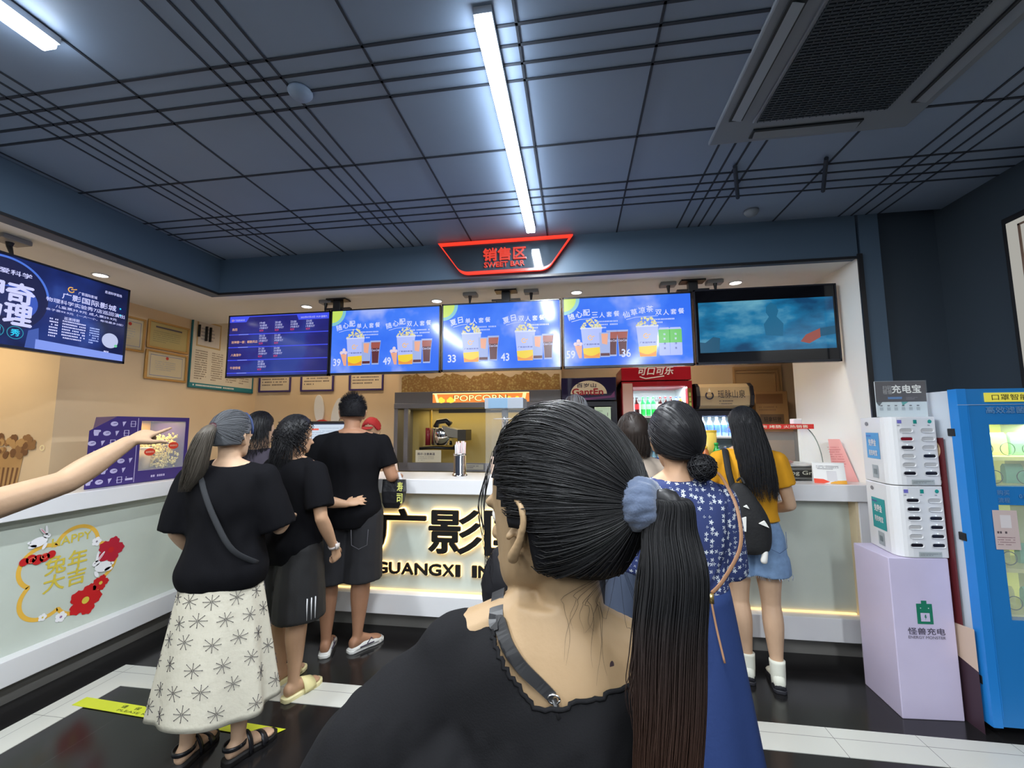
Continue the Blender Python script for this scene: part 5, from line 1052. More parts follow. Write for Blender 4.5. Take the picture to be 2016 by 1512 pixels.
TORSO = [(.80, .085, .085, 0), (.86, .150, .112, -.005), (.92, .162, .118, -.008), (.99, .150, .108, 0), (1.06, .130, .094, .005), (1.16, .142, .100, .008), (1.26, .158, .108, .004), (1.34, .160, .098, 0), (1.395, .130, .078, -.006), (1.43, .085, .062, -.010), (1.46, .056, .055, -.006)]
class Person:
    def __init__(s, label, x, y, H, rz=0, skin=SKIN, wid=1.0, hyaw=0, hpitch=0, hroll=0, lean=0, arms=None, legs=None, name='person', category='person', headk=1.0, shw=1.0, ear=1.0, group=None, hz=None, hx=0):
        s.k = k = H/1.70; s.t = thing(name, label, category, (x, y, 0), group, rz); s.w = wid; s.skin = skin; s.lean = lean; s.shw = shw
        s.B = MB(); s.tor = [(z*k, 0, (cy+lean*max(0, z-.9))*k, rx*k*wid, ry*k*wid) for z, rx, ry, cy in TORSO]
        slab(s.B, s.tor)
        nb = V((0, (-.005+lean*.55)*k, 1.43*k)); hb = V((hx*k, (.0+lean*.62)*k, (hz or 1.475)*k)); s.nb = nb
        s.hk = k*headk
        s.HM = Matrix.Translation(hb) @ Matrix.Rotation(hyaw, 4, 'Z') @ Matrix.Rotation(hroll, 4, 'Y') @ Matrix.Rotation(hpitch, 4, 'X')
        top = s.HM @ (V((0, -.015, .07))*s.hk)
        nb.x = hx*k*1.7; limb(s.B, [(0, nb.y, nb.z-.06*k, .062*k*wid), (*nb, .055*k*(wid+1)/2), (*((nb+top)/2), .049*k*(wid+1)/2), (*top, .050*k)], 16, 4)
        for sg in (-1, 1): limb(s.B, [(sg*.03*k, nb.y, 1.445*k, .035*k), (sg*.10*k*shw, nb.y, 1.405*k, .042*k), (sg*.165*k*shw, nb.y, 1.375*k, .048*k)], 10, 3)
        head(s.B, s.HM, s.hk, ear)
        s.arm = {}; A = arms or {}
        for sg, nm in ((-1, 'L'), (1, 'R')):
            a = A.get(nm, {}); S = V((sg*.172*k*shw, nb.y, 1.368*k)); E_ = V(a['e'])*k if 'e' in a else V((sg*.225*k*shw, -.02*k, 1.10*k)); W_ = V(a['w'])*k if 'w' in a else V((sg*.23*k*shw, .05*k, .87*k))
            s.arm[nm] = (S, E_, W_); th = a.get('th', 1.0)*wid**.5
            limb(s.B, [(*S, .050*k*th), (*(S*.55+E_*.45), .044*k*th), (*E_, .036*k*th)], 12, 5); mid = E_*.65+W_*.35
            limb(s.B, [(*E_, .037*k*th), (*mid, .038*k*th), (*(E_*.25+W_*.75), .029*k*th), (*W_, .024*k*th)], 12, 5)
            hd = V(a['d']) if 'd' in a else (W_-E_).normalized(); pn = V(a['pn']) if 'pn' in a else V((-sg, 0, 0)); s.arm[nm] += (hd,)
            dn = hd.normalized(); pp = (pn-dn*pn.dot(dn)).normalized(); want = V(a['thumb']) if 'thumb' in a else V((0, 1, .3)); tsg = 1 if dn.cross(pp).dot(want) > 0 else -1
            hand(s.B, W_, hd, pn, a.get('curl', .35), k*.95, tsg, a.get('spread', .1), a.get('f'))
        s.leg = {}; G = legs or {}
        for sg, nm in ((-1, 'L'), (1, 'R')):
            g = G.get(nm, {}); Hp = V((sg*.085*k*wid, 0, .87*k)); Kn = V(g['k'])*k if 'k' in g else V((sg*.095*k, .015*k, .475*k)); An = V(g['a'])*k if 'a' in g else V((sg*.10*k, -.02*k, .085*k)); th = g.get('th', 1.0)*wid**.6
            limb(s.B, [(*Hp, .088*k*th), (*(Hp*.6+Kn*.4), .080*k*th), (*(Hp*.2+Kn*.8), .060*k*th), (*Kn, .054*k*th)], 14, 5)
            c1 = Kn*.72+An*.28; c1.y -= .012*k
            limb(s.B, [(*Kn, .053*k*th), (*c1, .057*k*th), (*(Kn*.35+An*.65), .042*k*th), (*(Kn*.1+An*.9), .033*k*(th+1)/2), (An.x, An.y, An.z-.02*k, .033*k)], 14, 5)
            s.leg[nm] = (Hp, Kn, An, g.get('yaw', -sg*.12)); foot(s.B, An, s.leg[nm][3], k*g.get('fk', 1))
    def body(s, vox=.0065, sm=4):
        s.body_o = part(remesh(s.B, vox, sm), 'body', s.skin, s.t); return s
    def eyes(s):
        for sg in (-1, 1):
            c = s.HM @ (V((sg*.031, .0725, .100))*s.hk); r = .0125*s.hk
            o = lpart(MB().lathe([(r*math.sin(PI*i/8), -r*math.cos(PI*i/8)) for i in range(9)], c, 14, cap=False), 'eye', flat(225, 220, 214, .2), s.t)
            c2 = s.HM @ (V((sg*.031, .0805, .100))*s.hk); lpart(MB().lathe([(r*.55*math.sin(PI*i/6), -r*.55*math.cos(PI*i/6)) for i in range(7)], c2, 12, cap=False), 'iris', flat(34, 22, 18, .1), s.t)
        return s
    def shirt(s, z0, m, ease=.018, sleeve=.55, name='shirt', vox=.009, flare=.0, sl_ease=.022, amp=.006, top=None, seed=0):
        k = s.k; b = MB(); zt = (top or 1.435)*k; secs = []
        lo = [t for t in s.tor if z0*k < t[0] < zt]
        def atz(z):
            for a, c in zip(s.tor, s.tor[1:]):
                if a[0] <= z <= c[0]:
                    f = (z-a[0])/(c[0]-a[0]); return tuple(a[i]*(1-f)+c[i]*f for i in range(5))
            return s.tor[0]
        for t in [atz(z0*k)]+lo+[atz(zt)]:
            f = max(0, (1.15*k-t[0])/k)*flare; w_ = max(t[3], .135*k*s.w if t[0] < 1.3*k else 0)
            d_ = max(t[4], .10*k*s.w if t[0] < 1.3*k else 0); secs.append((t[0], t[1], t[2], w_+ease+f, d_+ease+f*.6))
        slab(b, secs)
        for sg in (-1, 1): limb(b, [(sg*.04*k, s.nb.y, 1.425*k, .040*k), (sg*.11*k*s.shw, s.nb.y, 1.395*k, .052*k), (sg*.168*k*s.shw, s.nb.y, 1.365*k, .062*k)], 12, 3)
        for nm in 'LR':
            S, E_, W_ = s.arm[nm][:3]
            if sleeve <= 1: e = S+(E_-S)*sleeve; P_ = [(*S, .058*k+sl_ease*.4), (*((S+e)/2), .054*k+sl_ease*.8), (*e, .050*k+sl_ease)]
            else: e = E_+(W_-E_)*(sleeve-1); P_ = [(*S, .058*k+sl_ease*.4), (*E_, .046*k+sl_ease), (*e, .040*k+sl_ease)]
            limb(b, P_, 14, 5, (True, False))
        return part(remesh(b, vox, 5, disp=folds(amp, 9, 4, seed)), name, m, s.t)
    def shorts(s, z1, m, ease=.02, name='shorts', zt=1.02, flare=.0, amp=.005, vox=.009):
        k = s.k; b = MB(); tor = [(z, cx, cy, rx+ease*.6, ry+ease*.6) for z, cx, cy, rx, ry in s.tor if .84*k < z < zt*k]; slab(b, [(.80*k, 0, 0, .12*k*s.w, .09*k*s.w)]+tor)
        for nm in 'LR':
            Hp, Kn, An, _ = s.leg[nm]; q = lambda z: (Hp+(Kn-Hp)*((Hp.z-z)/(Hp.z-Kn.z))) if z > Kn.z else Kn+(An-Kn)*((Kn.z-z)/(Kn.z-An.z))
            zz = [Hp.z+.02*k, Hp.z-.10*k, (Hp.z+z1*k)/2, z1*k]; limb(b, [(*q(z), .086*k*s.w**.6+ease+flare*i/3) for i, z in enumerate(zz)], 16, 4, (True, False))
        return part(remesh(b, vox, 4, disp=folds(amp, 8, 5, 3)), name, m, s.t)
    def skirt(s, z0, zt, m, r0, r1, name='skirt', nf=9, amp=.07, ry=.8, cx0=0, cy0=0):
        k = s.k; R = []; n = 96; steps = 26
        for j in range(steps+1):
            f = j/steps; z = (zt+(z0-zt)*f)*k; r = (r0+(r1-r0)*f**.9)*k
            R.append([V((cx0*f+r*math.cos(a)*(1+amp*f*math.sin(nf*a+2*math.sin(2*a))+.03*f*math.sin(3*a+1)), cy0*f+r*ry*math.sin(a)*(1+amp*f*math.sin(nf*a+2*math.sin(2*a))), z+.012*f*math.sin(3*a+.5))) for a in [2*PI*i/n for i in range(n)]])
        b = MB(); b.loft(R, cap=False); o = lpart(b, name, m, s.t); md = o.modifiers.new('thickness', 'SOLIDIFY'); md.thickness = .004; md.offset = -1; return o
    # -- hair
    def hp(s, d, off=0.0):
        """point on the scalp in direction d (head frame), off metres outside"""
        d = V(d).normalized(); c = V((0, -.003, .122)); r = V((.079, .099, .112)); t = 1/math.sqrt((d.x/r.x)**2+(d.y/r.y)**2+(d.z/r.z)**2)
        p = c+d*t; p = p+d*(off/s.hk); return s.HM @ (p*s.hk)
    def cap(s, m, ease=.010, front=.30, low=-.62, name='hair', amp=.003, earcut=True, earz=.0):
        b = MB(); nu, nv = 56, 36; idx = {}; vs = []
        for j in range(nv+1):
            th = PI*j/nv
            for i in range(nu):
                a = 2*PI*i/nu; d = V((math.sin(th)*math.cos(a), math.sin(th)*math.sin(a), math.cos(th))); idx[(i, j)] = len(vs)
                vs.append((d, s.hp(d, ease+amp*noise.noise(d*5)+.004*max(0, -d.y))))
        fs = []
        for j in range(nv):
            for i in range(nu):
                d = (vs[idx[(i, j)]][0]+vs[idx[((i+1) % nu, j+1)]][0]).normalized()
                fl = front+.55*max(0, d.z)**1.0; ok = (d.y < fl or d.z > .72) and d.z > (low if d.y < -.1 else -.30)
                if (d.z < earz or (d.z < .0 and d.y > .06)) and d.y > -.16 and earcut: ok = False
                if ok: fs.append((idx[(i, j)], idx[(i, j+1)], idx[((i+1) % nu, j+1)], idx[((i+1) % nu, j)]))
        b.add([v[1] for v in vs], fs); o = lpart(b, name, m, s.t, recalc=False)
        bm = bmesh.new(); bm.from_mesh(o.data); bmesh.ops.delete(bm, geom=[v for v in bm.verts if not v.link_faces], context='VERTS'); bm.to_mesh(o.data); bm.free()
        md = o.modifiers.new('thickness', 'SOLIDIFY'); md.thickness = ease*.95+.006; md.offset = -1; return o
def strand(b, pts, r, n=3):
    pts = [V(p) for p in pts]; L = len(pts); b.tube(pts, [r*(1-.75*(i/(L-1))**3) for i in range(L)], n, cap=False)
def slerp(a, b_, t):
    w_ = math.acos(max(-1, min(1, a.dot(b_)))); 
    return a if w_ < 1e-4 else (a*math.sin((1-t)*w_)+b_*math.sin(t*w_))/math.sin(w_)
def combed(P, m, tie, n=500, r=.0014, ease=.012, front=.30, seed=1, name='combed_hair', low=-.55, steps=12, lift=.010, ear=False, earz=-.02):
    """strands combed over the scalp from the hairline to the tie direction"""
    rr = random.Random(seed); b = MB(); tie = V(tie).normalized(); c = 0
    while c < n:
        d = V((rr.gauss(0, 1), rr.gauss(0, 1), rr.gauss(0, 1))).normalized()
        if d.y > front+.55*max(0, d.z) and d.z < .72: continue
        if d.z < (low if d.y < -.1 else -.1): continue
        if d.dot(tie) > .97: continue
        if ear and any(abs(q.x) > .62 and -.62 < q.z < earz and q.y > -.20 for q in [slerp(d, tie, t/6) for t in range(6)]): continue
        e = ease+rr.uniform(0, .004); w1 = rr.uniform(-.05, .05)
        pts = []
        for i in range(steps):
            t = i/(steps-1); q = slerp(d, tie, t*.985); q = (q+V((w1*math.sin(t*PI), 0, w1*math.sin(t*PI)))).normalized(); pts.append(P.hp(q, e+lift*t*t-.006*(i == 0)))
        strand(b, pts, r*rr.uniform(.6, 1.2)); c += 1
    return lpart(b, name, m, P.t, recalc=False)
def tail(P, m, guide, rad, n=300, r=.0014, seed=2, name='ponytail', core=True, wave=.004, ragged=.12, m2=None, flat_=(1, 1)):
    """bundle of strands along a guide of local points; rad = radii along it"""
    rr = random.Random(seed); G_ = cr([(*g, q) for g, q in zip(guide, rad)], 6); b = MB()
    for c in range(n):
        a = rr.uniform(0, 2*PI); q = math.sqrt(rr.uniform(.25, 1)); ph = rr.uniform(0, 6); end = int(len(G_)*(1-ragged*rr.random())); pts = []
        for i in range(max(4, end)):
            g = G_[min(i, len(G_)-1)]; t = i/len(G_); rad_ = g[3]*q*(1+.15*math.sin(ph+t*3)*t)
            pts.append(V(g[:3])+V((math.cos(a+.3*t*math.sin(ph))*rad_*flat_[0], math.sin(a+.3*t*math.sin(ph))*rad_*flat_[1], 0))+V((math.sin(ph+t*7), math.cos(ph+t*6), 0))*wave*t)
        strand(b, pts, r*rr.uniform(.6, 1.3))
    if core:
        k_ = MB(); k_.tube([V(g[:3]) for g in G_[:-2]], [g[3]*.9*min(1, flat_[1])*(1-.5*(i/len(G_))**4) for i, g in enumerate(G_[:-2])], 14); b.add(k_.v, k_.f)
    return lpart(b, name, m, P.t, recalc=False)
def fall(P, m, n=400, z_end=1.05, r=.0018, seed=3, front=.05, ease=.012, name='long_hair', spread=.03, drift=(0, 0), wave=.012, length_var=.12, back=.03, m_=None, parting=(0, .25, .95)):
    """loose hair falling from the parting over the scalp and down"""
    rr = random.Random(seed); b = MB(); top = V(parting).normalized(); c = 0
    while c < n:
        a = rr.uniform(0, 2*PI); d = V((math.cos(a), math.sin(a), rr.uniform(-.25, .15))).normalized()
        if d.y > front: continue
        s0 = (top+V((rr.uniform(-.25, .25), rr.uniform(-.5, .2), 0))).normalized(); pts = []; e = ease+rr.uniform(0, .006); ph = rr.uniform(0, 6)
        for i in range(9): pts.append(P.hp(slerp(s0, d, i/8), e))
        p = pts[-1].copy(); ze = z_end*P.k+rr.uniform(0, length_var); N_ = 12; z0_ = p.z
        c0 = P.HM @ (V((0, 0, .1))*P.hk)
        out = (p-c0); out.z = 0; out.normalize()
        for i in range(1, N_+1):
            t = i/N_; q = V((p.x*(1-.25*t)+c0.x*.25*t, p.y-back*math.sin(t*PI/2), z0_+(ze-z0_)*t))+out*(spread*math.sin(t*2.2))+V((drift[0]*t, drift[1]*t, 0))+V((math.sin(ph+t*6), math.cos(ph+t*5), 0))*wave*t
            pts.append(q)
        strand(b, pts, r*rr.uniform(.6, 1.2)); c += 1
    return lpart(b, name, m, P.t, recalc=False)
def shoe(P, nm, m, kind='slip', sole=None, name='shoe', z=.0, label=None):
    Hp, Kn, An, yaw = P.leg[nm]; k = P.k; c, s_ = math.cos(yaw), math.sin(yaw)
    def T(x, y, z_): return V((An.x+(x*c-y*s_)*k, An.y+(x*s_+y*c)*k, z_*k))
    so = MB(); prof = ((-.066, .020), (-.05, .036), (0, .038), (.06, .040), (.11, .050), (.15, .050), (.185, .036), (.20, .014))
    def ring(grow=0): return [(x, y) for y, x in [(p[0]+(grow if i == len(prof)-1 else -grow if i == 0 else 0), p[1]+grow) for i, p in enumerate(prof)]]
    rg = ring(); outl = [(x, y) for x, y in rg]+[(-x, y) for x, y in reversed(rg)]
    th = .026 if kind in ('slide', 'sandal') else .020
    so.loft([[T(x*(.96 if i == 0 else 1), y, z_) for x, y in outl] for i, z_ in enumerate((.0008, .006, th-.004, th))])
    root = lpart(so, name, sole or m, P.t, label=label)
    if kind in ('slip', 'sneaker'):
        up = MB(); R = []
        secs = ((-.06, .024, .045), (-.045, .034, .060), (-.0, .037, .075 if kind == 'sneaker' else .055), (.04, .039, .080), (.08, .044, .070), (.12, .050, .052), (.16, .046, .042), (.19, .024, .030))
        if kind == 'slip': secs = ((-.06, .022, .030), (-.04, .036, .036), (.0, .038, .045), (.03, .040, .070), (.08, .045, .072), (.12, .051, .056), (.16, .047, .044), (.19, .026, .030))
        for y, hw, zt in secs: R.append([T(hw*1.02*math.cos(a), y, th*.8+(zt-th*.8)*max(0, math.sin(a))**.8) for a in [PI*i/12 for i in range(13)]])
        for r_ in R: r_ += [r_[0]*.999]
        up.loft([r_[:13] for r_ in R], cap=True, closed=True); lpart(up, 'upper', m, root)
    if kind in ('slide', 'sandal'):
        up = MB(); y0, y1 = (.045, .125) if kind == 'slide' else (.095, .125); hh = .075 if kind == 'slide' else .052
        R = []
        for y in (y0, (y0+y1)/2, y1):
            h_ = hh-(y-y0)*.35; R.append([T(.050*math.cos(a), y, th*.6+h_*math.sin(a)) for a in [PI*i/12 for i in range(13)]])
        o = MB(); o.loft(R, cap=False, closed=False); u_ = lpart(o, 'strap', m, root); md = u_.modifiers.new('t', 'SOLIDIFY'); md.thickness = .006; md.offset = 1
        if kind == 'sandal':
            o = MB(); R = []
            for z_ in (.070, .088): R.append([T(.040*math.cos(a), -.015+.048*math.sin(a), z_) for a in [2*PI*i/20 for i in range(21)]])
            o.loft(R, cap=False, closed=False); u_ = lpart(o, 'ankle_strap', m, root); md = u_.modifiers.new('t', 'SOLIDIFY'); md.thickness = .006; md.offset = 1
            o = MB(); R = []
            for y in (.03, .05): R.append([T(.047*math.cos(a), y, th*.6+.086*math.sin(a)) for a in [PI*i/12 for i in range(13)]])
            o.loft(R, cap=False, closed=False); u_ = lpart(o, 'instep_strap', m, root); md = u_.modifiers.new('t', 'SOLIDIFY'); md.thickness = .006; md.offset = 1
    return root
def band(P, z, pts_r, m, name, w_=.01): pass
HAIRB = mat('hair_black', (.010, .010, .012), .48, spec=.35); HAIRN = mat('hair_brown_black', (.020, .013, .010), .48, spec=.35); HAIRG = mat('hair_ash_grey', rgb(84, 86, 90), .45, spec=.4); HAIRT = mat('hair_ash_tail', rgb(84, 78, 70), .48, spec=.35)
HAIRDK = mat('hair_scalp', (.006, .006, .008), .7, spec=.2)
# ---------------------------------------------------------------- man in black at the counter
P = Person('person in black T-shirt and knee-length dark denim shorts leaning on the counter', -1.585, 2.84, 1.73, rz=.34, skin=SKIN_T, wid=1.24, shw=1.16, hyaw=.15, hpitch=-.12, lean=.06,
    arms={'L': dict(e=(-.30, .08, 1.13), w=(-.26, .26, 1.17), d=(.4, .9, -.1), pn=(0, 0, -1), thumb=(1, 0, 0), curl=.4, th=1.05), 'R': dict(e=(.28, .02, 1.13), w=(.30, .19, 1.125), d=(.15, .95, -.15), pn=(-.2, 0, -1), thumb=(-1, 0, .2), curl=1.2, th=1.05)},
    legs={'L': dict(k=(-.115, .02, .475), a=(-.11, -.03, .085), yaw=.05, th=.98), 'R': dict(k=(.095, .02, .475), a=(.085, -.02, .085), yaw=-.85, th=.98)}).body().eyes()
P.shirt(.81, BLK, ease=.022, sleeve=.70, amp=.007)
DEN = mat('dark_denim', rgb(34, 34, 38), .8, bump=.12, bscale=400)
P.shorts(.45, DEN, ease=.028, flare=.012)
st = flat(92, 92, 98, .8); k = P.k
for nm in 'LR':
    Hp, Kn, An, _ = P.leg[nm]; c = Kn+(Hp-Kn)*.0; b = MB(); b.tube([(c.x+.104*k*math.cos(a), c.y-.0+.104*k*math.sin(a), .465*k) for a in [2*PI*i/30 for i in range(31)]], .0016, 5); lpart(b, 'hem_stitching', st, P.t)
b = MB(); b.tube([(.05, -.178, .83), (.055, -.176, .73), (.10, -.168, .70), (.15, -.150, .72), (.155, -.150, .82)], .0018, 5); lpart(b, 'pocket_stitching', st, P.t)
P.cap(HAIRDK, ease=.009, front=.22, low=-.50)
rr = random.Random(4); b = MB(); c = 0
while c < 900:
    d = V((rr.gauss(0, 1), rr.gauss(0, 1), rr.gauss(0, 1))).normalized()
    if d.z < -.42 or (d.y > .25+.5*max(0, d.z) and d.z < .75) or (abs(d.x) > .8 and d.z < 0): continue
    q = P.hp(d, .006); L_ = .012+.018*max(0, d.z); e = q+(P.HM.to_3x3() @ (d+V((0, -.1, -.45*(1-d.z))))).normalized()*L_; strand(b, [q, (q+e)/2+V((0, 0, .001)), e], .0012); c += 1
lpart(b, 'short_hair', HAIRB, P.t, recalc=False)
WS = flat(212, 212, 208, .5)
for nm in 'LR': 
    s = shoe(P, nm, WS, 'slip', sole=flat(226, 226, 222, .5)); 
    Hp, Kn, An, yw = P.leg[nm]; c_, s_ = math.cos(yw), math.sin(yw); T = lambda x, y, z_: V((An.x+(x*c_-y*s_)*k, An.y+(x*s_+y*c_)*k, z_*k))
    st_ = MB()
    for sg in (-1, 1): st_.tube([T(sg*.041, .0, .028), T(sg*.045, .07, .030), T(sg*.047, .10, .030)], .004, 6).tube([T(sg*.043, .05, .034), T(sg*.036, .085, .060), T(sg*.040, .105, .036)], .0035, 6)
    lpart(st_, 'dark_stripe', flat(60, 50, 70), s)
gl = MB().tube([P.HM @ (V((-.06, .09, .10))*P.hk), P.HM @ (V((-.078, .02, .105))*P.hk), P.HM @ (V((-.082, -.01, .10))*P.hk)], .0016, 6); lpart(gl, 'glasses', BLACKP, P.t)
# carrier bag in his right hand
BX = -.065
t = thing('carrier_bag', 'black carrier bag with yellow characters and white handles, held by the person in black', 'bag', (-1.33, 2.95, .93))
bg = MB(); X0, X1, YB = -1.335, -1.165, 2.985
bg.loft([[(BX+xc+wx*c_, YB+wy*s_, z_) for c_, s_ in ((-1, -1), (1, -1), (1, 1), (-1, 1))] for z_, xc, wx, wy in ((.92, -1.26, .055, .018), (.96, -1.255, .072, .032), (1.04, -1.25, .084, .030), (1.125, -1.25, .086, .012))]); bb = bg.build('bag_body', mat('black_bag', (.012, .012, .014), .3, bump=.5, bscale=18), t, bev=.004)
hl = MB()
for x in (-1.305, -1.195): hl.prism([(x-.010, YB-.013, 1.11), (x+.010, YB-.013, 1.11), (x+.010-(x+1.25)*.3, YB-.01, 1.20), (x-.010-(x+1.25)*.3, YB-.01, 1.20)], (0, .002, 0)).build('handle', flat(220, 222, 226), t) if False else MB().prism([(BX+x-.010, YB-.0, 1.11), (BX+x+.010, YB-.0, 1.11), (BX+x+.010-(x+1.25)*.45, YB-.0, 1.175), (BX+x-.010-(x+1.25)*.45, YB-.0, 1.175)], (0, .002, 0)).build('handle', flat(220, 222, 226), t)
p = Pan((BX-1.225, YB-.0335, .955), (1, 0, 0), (0, .06, 1), .06, .165, .001); yl = flat(206, 206, 110, .5); p.text('寿', .5, .72, .070, yl, 1, off=.03, w=.042); p.text('司', .5, .25, .070, yl, 1, off=.03, w=.042); p.build('characters', t)
# ---------------------------------------------------------------- woman with ash ponytail
P = Person('person with an ash-grey ponytail, black T-shirt and long cream skirt with star print', -1.665, 1.86, 1.57, rz=.22, skin=SKIN_P, wid=1.06, shw=1.02, hyaw=-.28, hpitch=-.06,
    arms={'L': dict(e=(-.235, -.01, 1.10), w=(-.22, .16, .93), curl=.5), 'R': dict(e=(.25, .04, 1.10), w=(.20, .25, 1.12), d=(-.6, .8, .1), pn=(0, 0, -1), thumb=(0, .5, 1), curl=.8)},
    legs={'L': dict(k=(-.11, .015, .475), a=(-.115, -.01, .085), yaw=-.1), 'R': dict(k=(.11, .02, .475), a=(.12, .0, .085), yaw=-.55)}).body(.0065).eyes()
P.shirt(.83, BLK, ease=.034, sleeve=.98, flare=.03, sl_ease=.036, amp=.010, seed=5)
SKT = mat('star_print_linen', rgb(196, 191, 174), .85, bump=.3, bscale=30)
P.skirt(.27, .90, SKT, .175, .275, nf=7, amp=.075, ry=.82)
k = P.k; stars = MB(); rr = random.Random(2)
def on_skirt(a, z):
    f = (z/k-.90)/(.27-.90); r = (.175+(.275-.175)*f**.9)*k+.0025; g = 1+.075*f*math.sin(7*a+2*math.sin(2*a))
    return V((r*math.cos(a)*(g+.03*f*math.sin(3*a+1)), r*.82*math.sin(a)*g, z+.012*f*math.sin(3*a+.5)))
for j in range(6):
    for i in range(12):
        a0 = 2*PI*(i+.5*(j % 2))/12+rr.uniform(-.06, .06); z0 = .31+.088*j+rr.uniform(-.012, .012)
        for q in range(8):
            th = PI*q/4+.2*(i % 3); L_ = .030*rr.uniform(.85, 1.1); pts = []
            for t_ in (.08, .55, 1.0):
                r_here = max(.15, math.hypot(on_skirt(a0, z0).x, on_skirt(a0, z0).y)); pts.append(on_skirt(a0+L_*t_*math.cos(th)/r_here, z0+L_*t_*math.sin(th)))
            stars.tube(pts, .0010, 4); e = pts[-1]; stars.add([e+V(v_)*.0024 for v_ in ((1, 0, 0), (-1, 0, 0), (0, 1, 0), (0, -1, 0), (0, 0, 1), (0, 0, -1))], [(0, 2, 4), (2, 1, 4), (1, 3, 4), (3, 0, 4), (2, 0, 5), (1, 2, 5), (3, 1, 5), (0, 3, 5)])
sk = [o for o in bpy.data.objects if o.parent == P.t and o.name.startswith('skirt')][0]
so = lpart(stars, 'star_print', flat(64, 60, 66, .8), sk)
P.cap(HAIRG, ease=.012, front=.20, low=-.55); combed(P, HAIRG, (.0, -.98, .22), n=700, r=.0013, front=.2, seed=11)
tp_ = P.hp((0, -.98, .22), .022); R_ = P.HM.to_3x3()
g0 = tp_; back = R_ @ V((0, -1, 0))
tail(P, HAIRT, [g0, g0+back*.03+V((0, 0, -.03)), g0+back*.035+V((-.02, 0, -.12)), g0+back*.02+V((-.05, 0, -.22)), g0+back*.01+V((-.09, -.0, -.30))], [.018, .034, .044, .042, .018], n=420, r=.0013, seed=5, wave=.008)
lpart(MB().lathe([(.017, -.008), (.022, 0), (.017, .008)], g0, 16, ax='y'), 'hair_tie', flat(60, 26, 32), P.t)
b = MB().tube([(P.HM @ (V((sx*.083, .02+.0*sx, .09+.03*0))*P.hk)) if False else P.hp((math.cos(a)*.95, .42, math.sin(a)), .014) for a in [PI*i/12 for i in range(13)] for sx in (1,)], .007, 8, fr=.4); lpart(b, 'blue_headband', flat(36, 52, 92, .7), P.t)
b = MB(); 
def wrap(P, pts, w_, m, name):
    """strap over the clothing: local points"""
    b = MB(); b.tube([V(q) for q in cr(pts, 5)], w_, 8, fr=.3); return lpart(b, name, m, P.t)
wrap(P, [(-.10*k, .02, 1.455*k), (-.09*k, -.075, 1.43*k), (-.03*k, -.140, 1.33*k), (.05*k, -.162, 1.18*k), (.13*k, -.150, 1.04*k), (.20*k, -.06, .95*k)], .012, flat(30, 32, 36, .8), 'crossbody_strap')
for nm in 'LR': shoe(P, nm, flat(22, 22, 26, .35), 'sandal', sole=flat(20, 18, 18, .6), name='sandal')
# ---------------------------------------------------------------- curly-haired person in black with striped shorts
P = Person('person with curly black hair, black T-shirt, striped sport shorts and cream slides', -1.68, 2.36, 1.56, rz=-.22, skin=SKIN, wid=1.12, shw=1.10, hyaw=-.45, hpitch=-.05,
    arms={'L': dict(e=(.02, .26, 1.12), w=(.12, .36, 1.09), d=(.45, .7, .15), pn=(.3, .9, -.1), thumb=(0, .2, 1), curl=.12, spread=.25), 'R': dict(e=(.27, -.02, 1.08), w=(.25, .12, .86), d=(0, .35, -.9), pn=(-1, 0, 0), curl=.9)},
    legs={'L': dict(k=(-.10, .06, .475), a=(-.10, .06, .085), yaw=.0), 'R': dict(k=(.10, .0, .475), a=(.10, -.02, .085), yaw=-.1)}).body().eyes()
P.shirt(.78, BLK, ease=.030, sleeve=.80, flare=.03, sl_ease=.032, amp=.009, seed=9)
P.shorts(.46, mat('black_sport_cloth', (.012, .012, .013), .6, bump=.1, bscale=200), ease=.034, flare=.022); k = P.k
ss = [o for o in bpy.data.objects if o.parent == P.t and o.name.startswith('shorts')][0]
Kn = P.leg['R'][1]
for i in range(3):
    a = -.50+.17*i; r0 = .150*k; lpart(MB().tube([(Kn.x+r0*math.cos(a), Kn.y+.005+r0*math.sin(a), z_) for z_ in (.445, .50, .56)], .0042, 8, fr=.6), 'white_stripe', flat(214, 214, 216, .7), ss)
for nm in 'LR': shoe(P, nm, flat(228, 218, 160, .5), 'slide', sole=flat(232, 222, 170, .5), name='slide_sandal')
W_ = P.arm['R'][2]; dW = P.arm['R'][3].normalized(); b = MB()
el = P.arm['R'][1]; ax = (W_-el).normalized(); u1 = ax.orthogonal().normalized(); u2 = ax.cross(u1)
b.loft([[W_-ax*.02+ax*h_+(u1*math.cos(a)+u2*math.sin(a))*.029 for a in [2*PI*i/20 for i in range(20)]] for h_ in (-.008, .008)]); w2 = lpart(b, 'watch', flat(196, 186, 182, .5), P.t)
c = W_-ax*.02+V((.03, -.0, 0)); lpart(MB().box(c.x-.004, c.x+.006, c.y-.014, c.y+.014, c.z-.016, c.z+.016), 'watch_case', flat(206, 196, 190, .3), w2)
P.cap(HAIRB, ease=.016, front=.25, low=-.70, earcut=False)
rr = random.Random(8); b = MB(); c = 0
while c < 620:
    d = V((rr.gauss(0, 1), rr.gauss(0, 1), rr.gauss(0, 1))).normalized()
    if d.y > .35+.4*max(0, d.z) or d.z < -.75: continue
    q = P.hp(d, .010); dn = (P.HM.to_3x3() @ d); L_ = rr.uniform(.04, .09); ph = rr.uniform(0, 6); pts = []
    for i in range(12):
        t_ = i/11; pts.append(q+dn*(.022*math.sin(t_*PI*.8))+V((math.cos(ph+t_*9), math.sin(ph+t_*9), 0))*.009*min(1, t_*3)+V((0, 0, -L_*t_)))
    strand(b, pts, .0017); c += 1
lpart(b, 'curly_hair', HAIRB, P.t, recalc=False)
fall(P, HAIRB, n=260, z_end=1.26, r=.0018, seed=12, front=-.35, wave=.016, back=.01, spread=.02, name='hair_length')
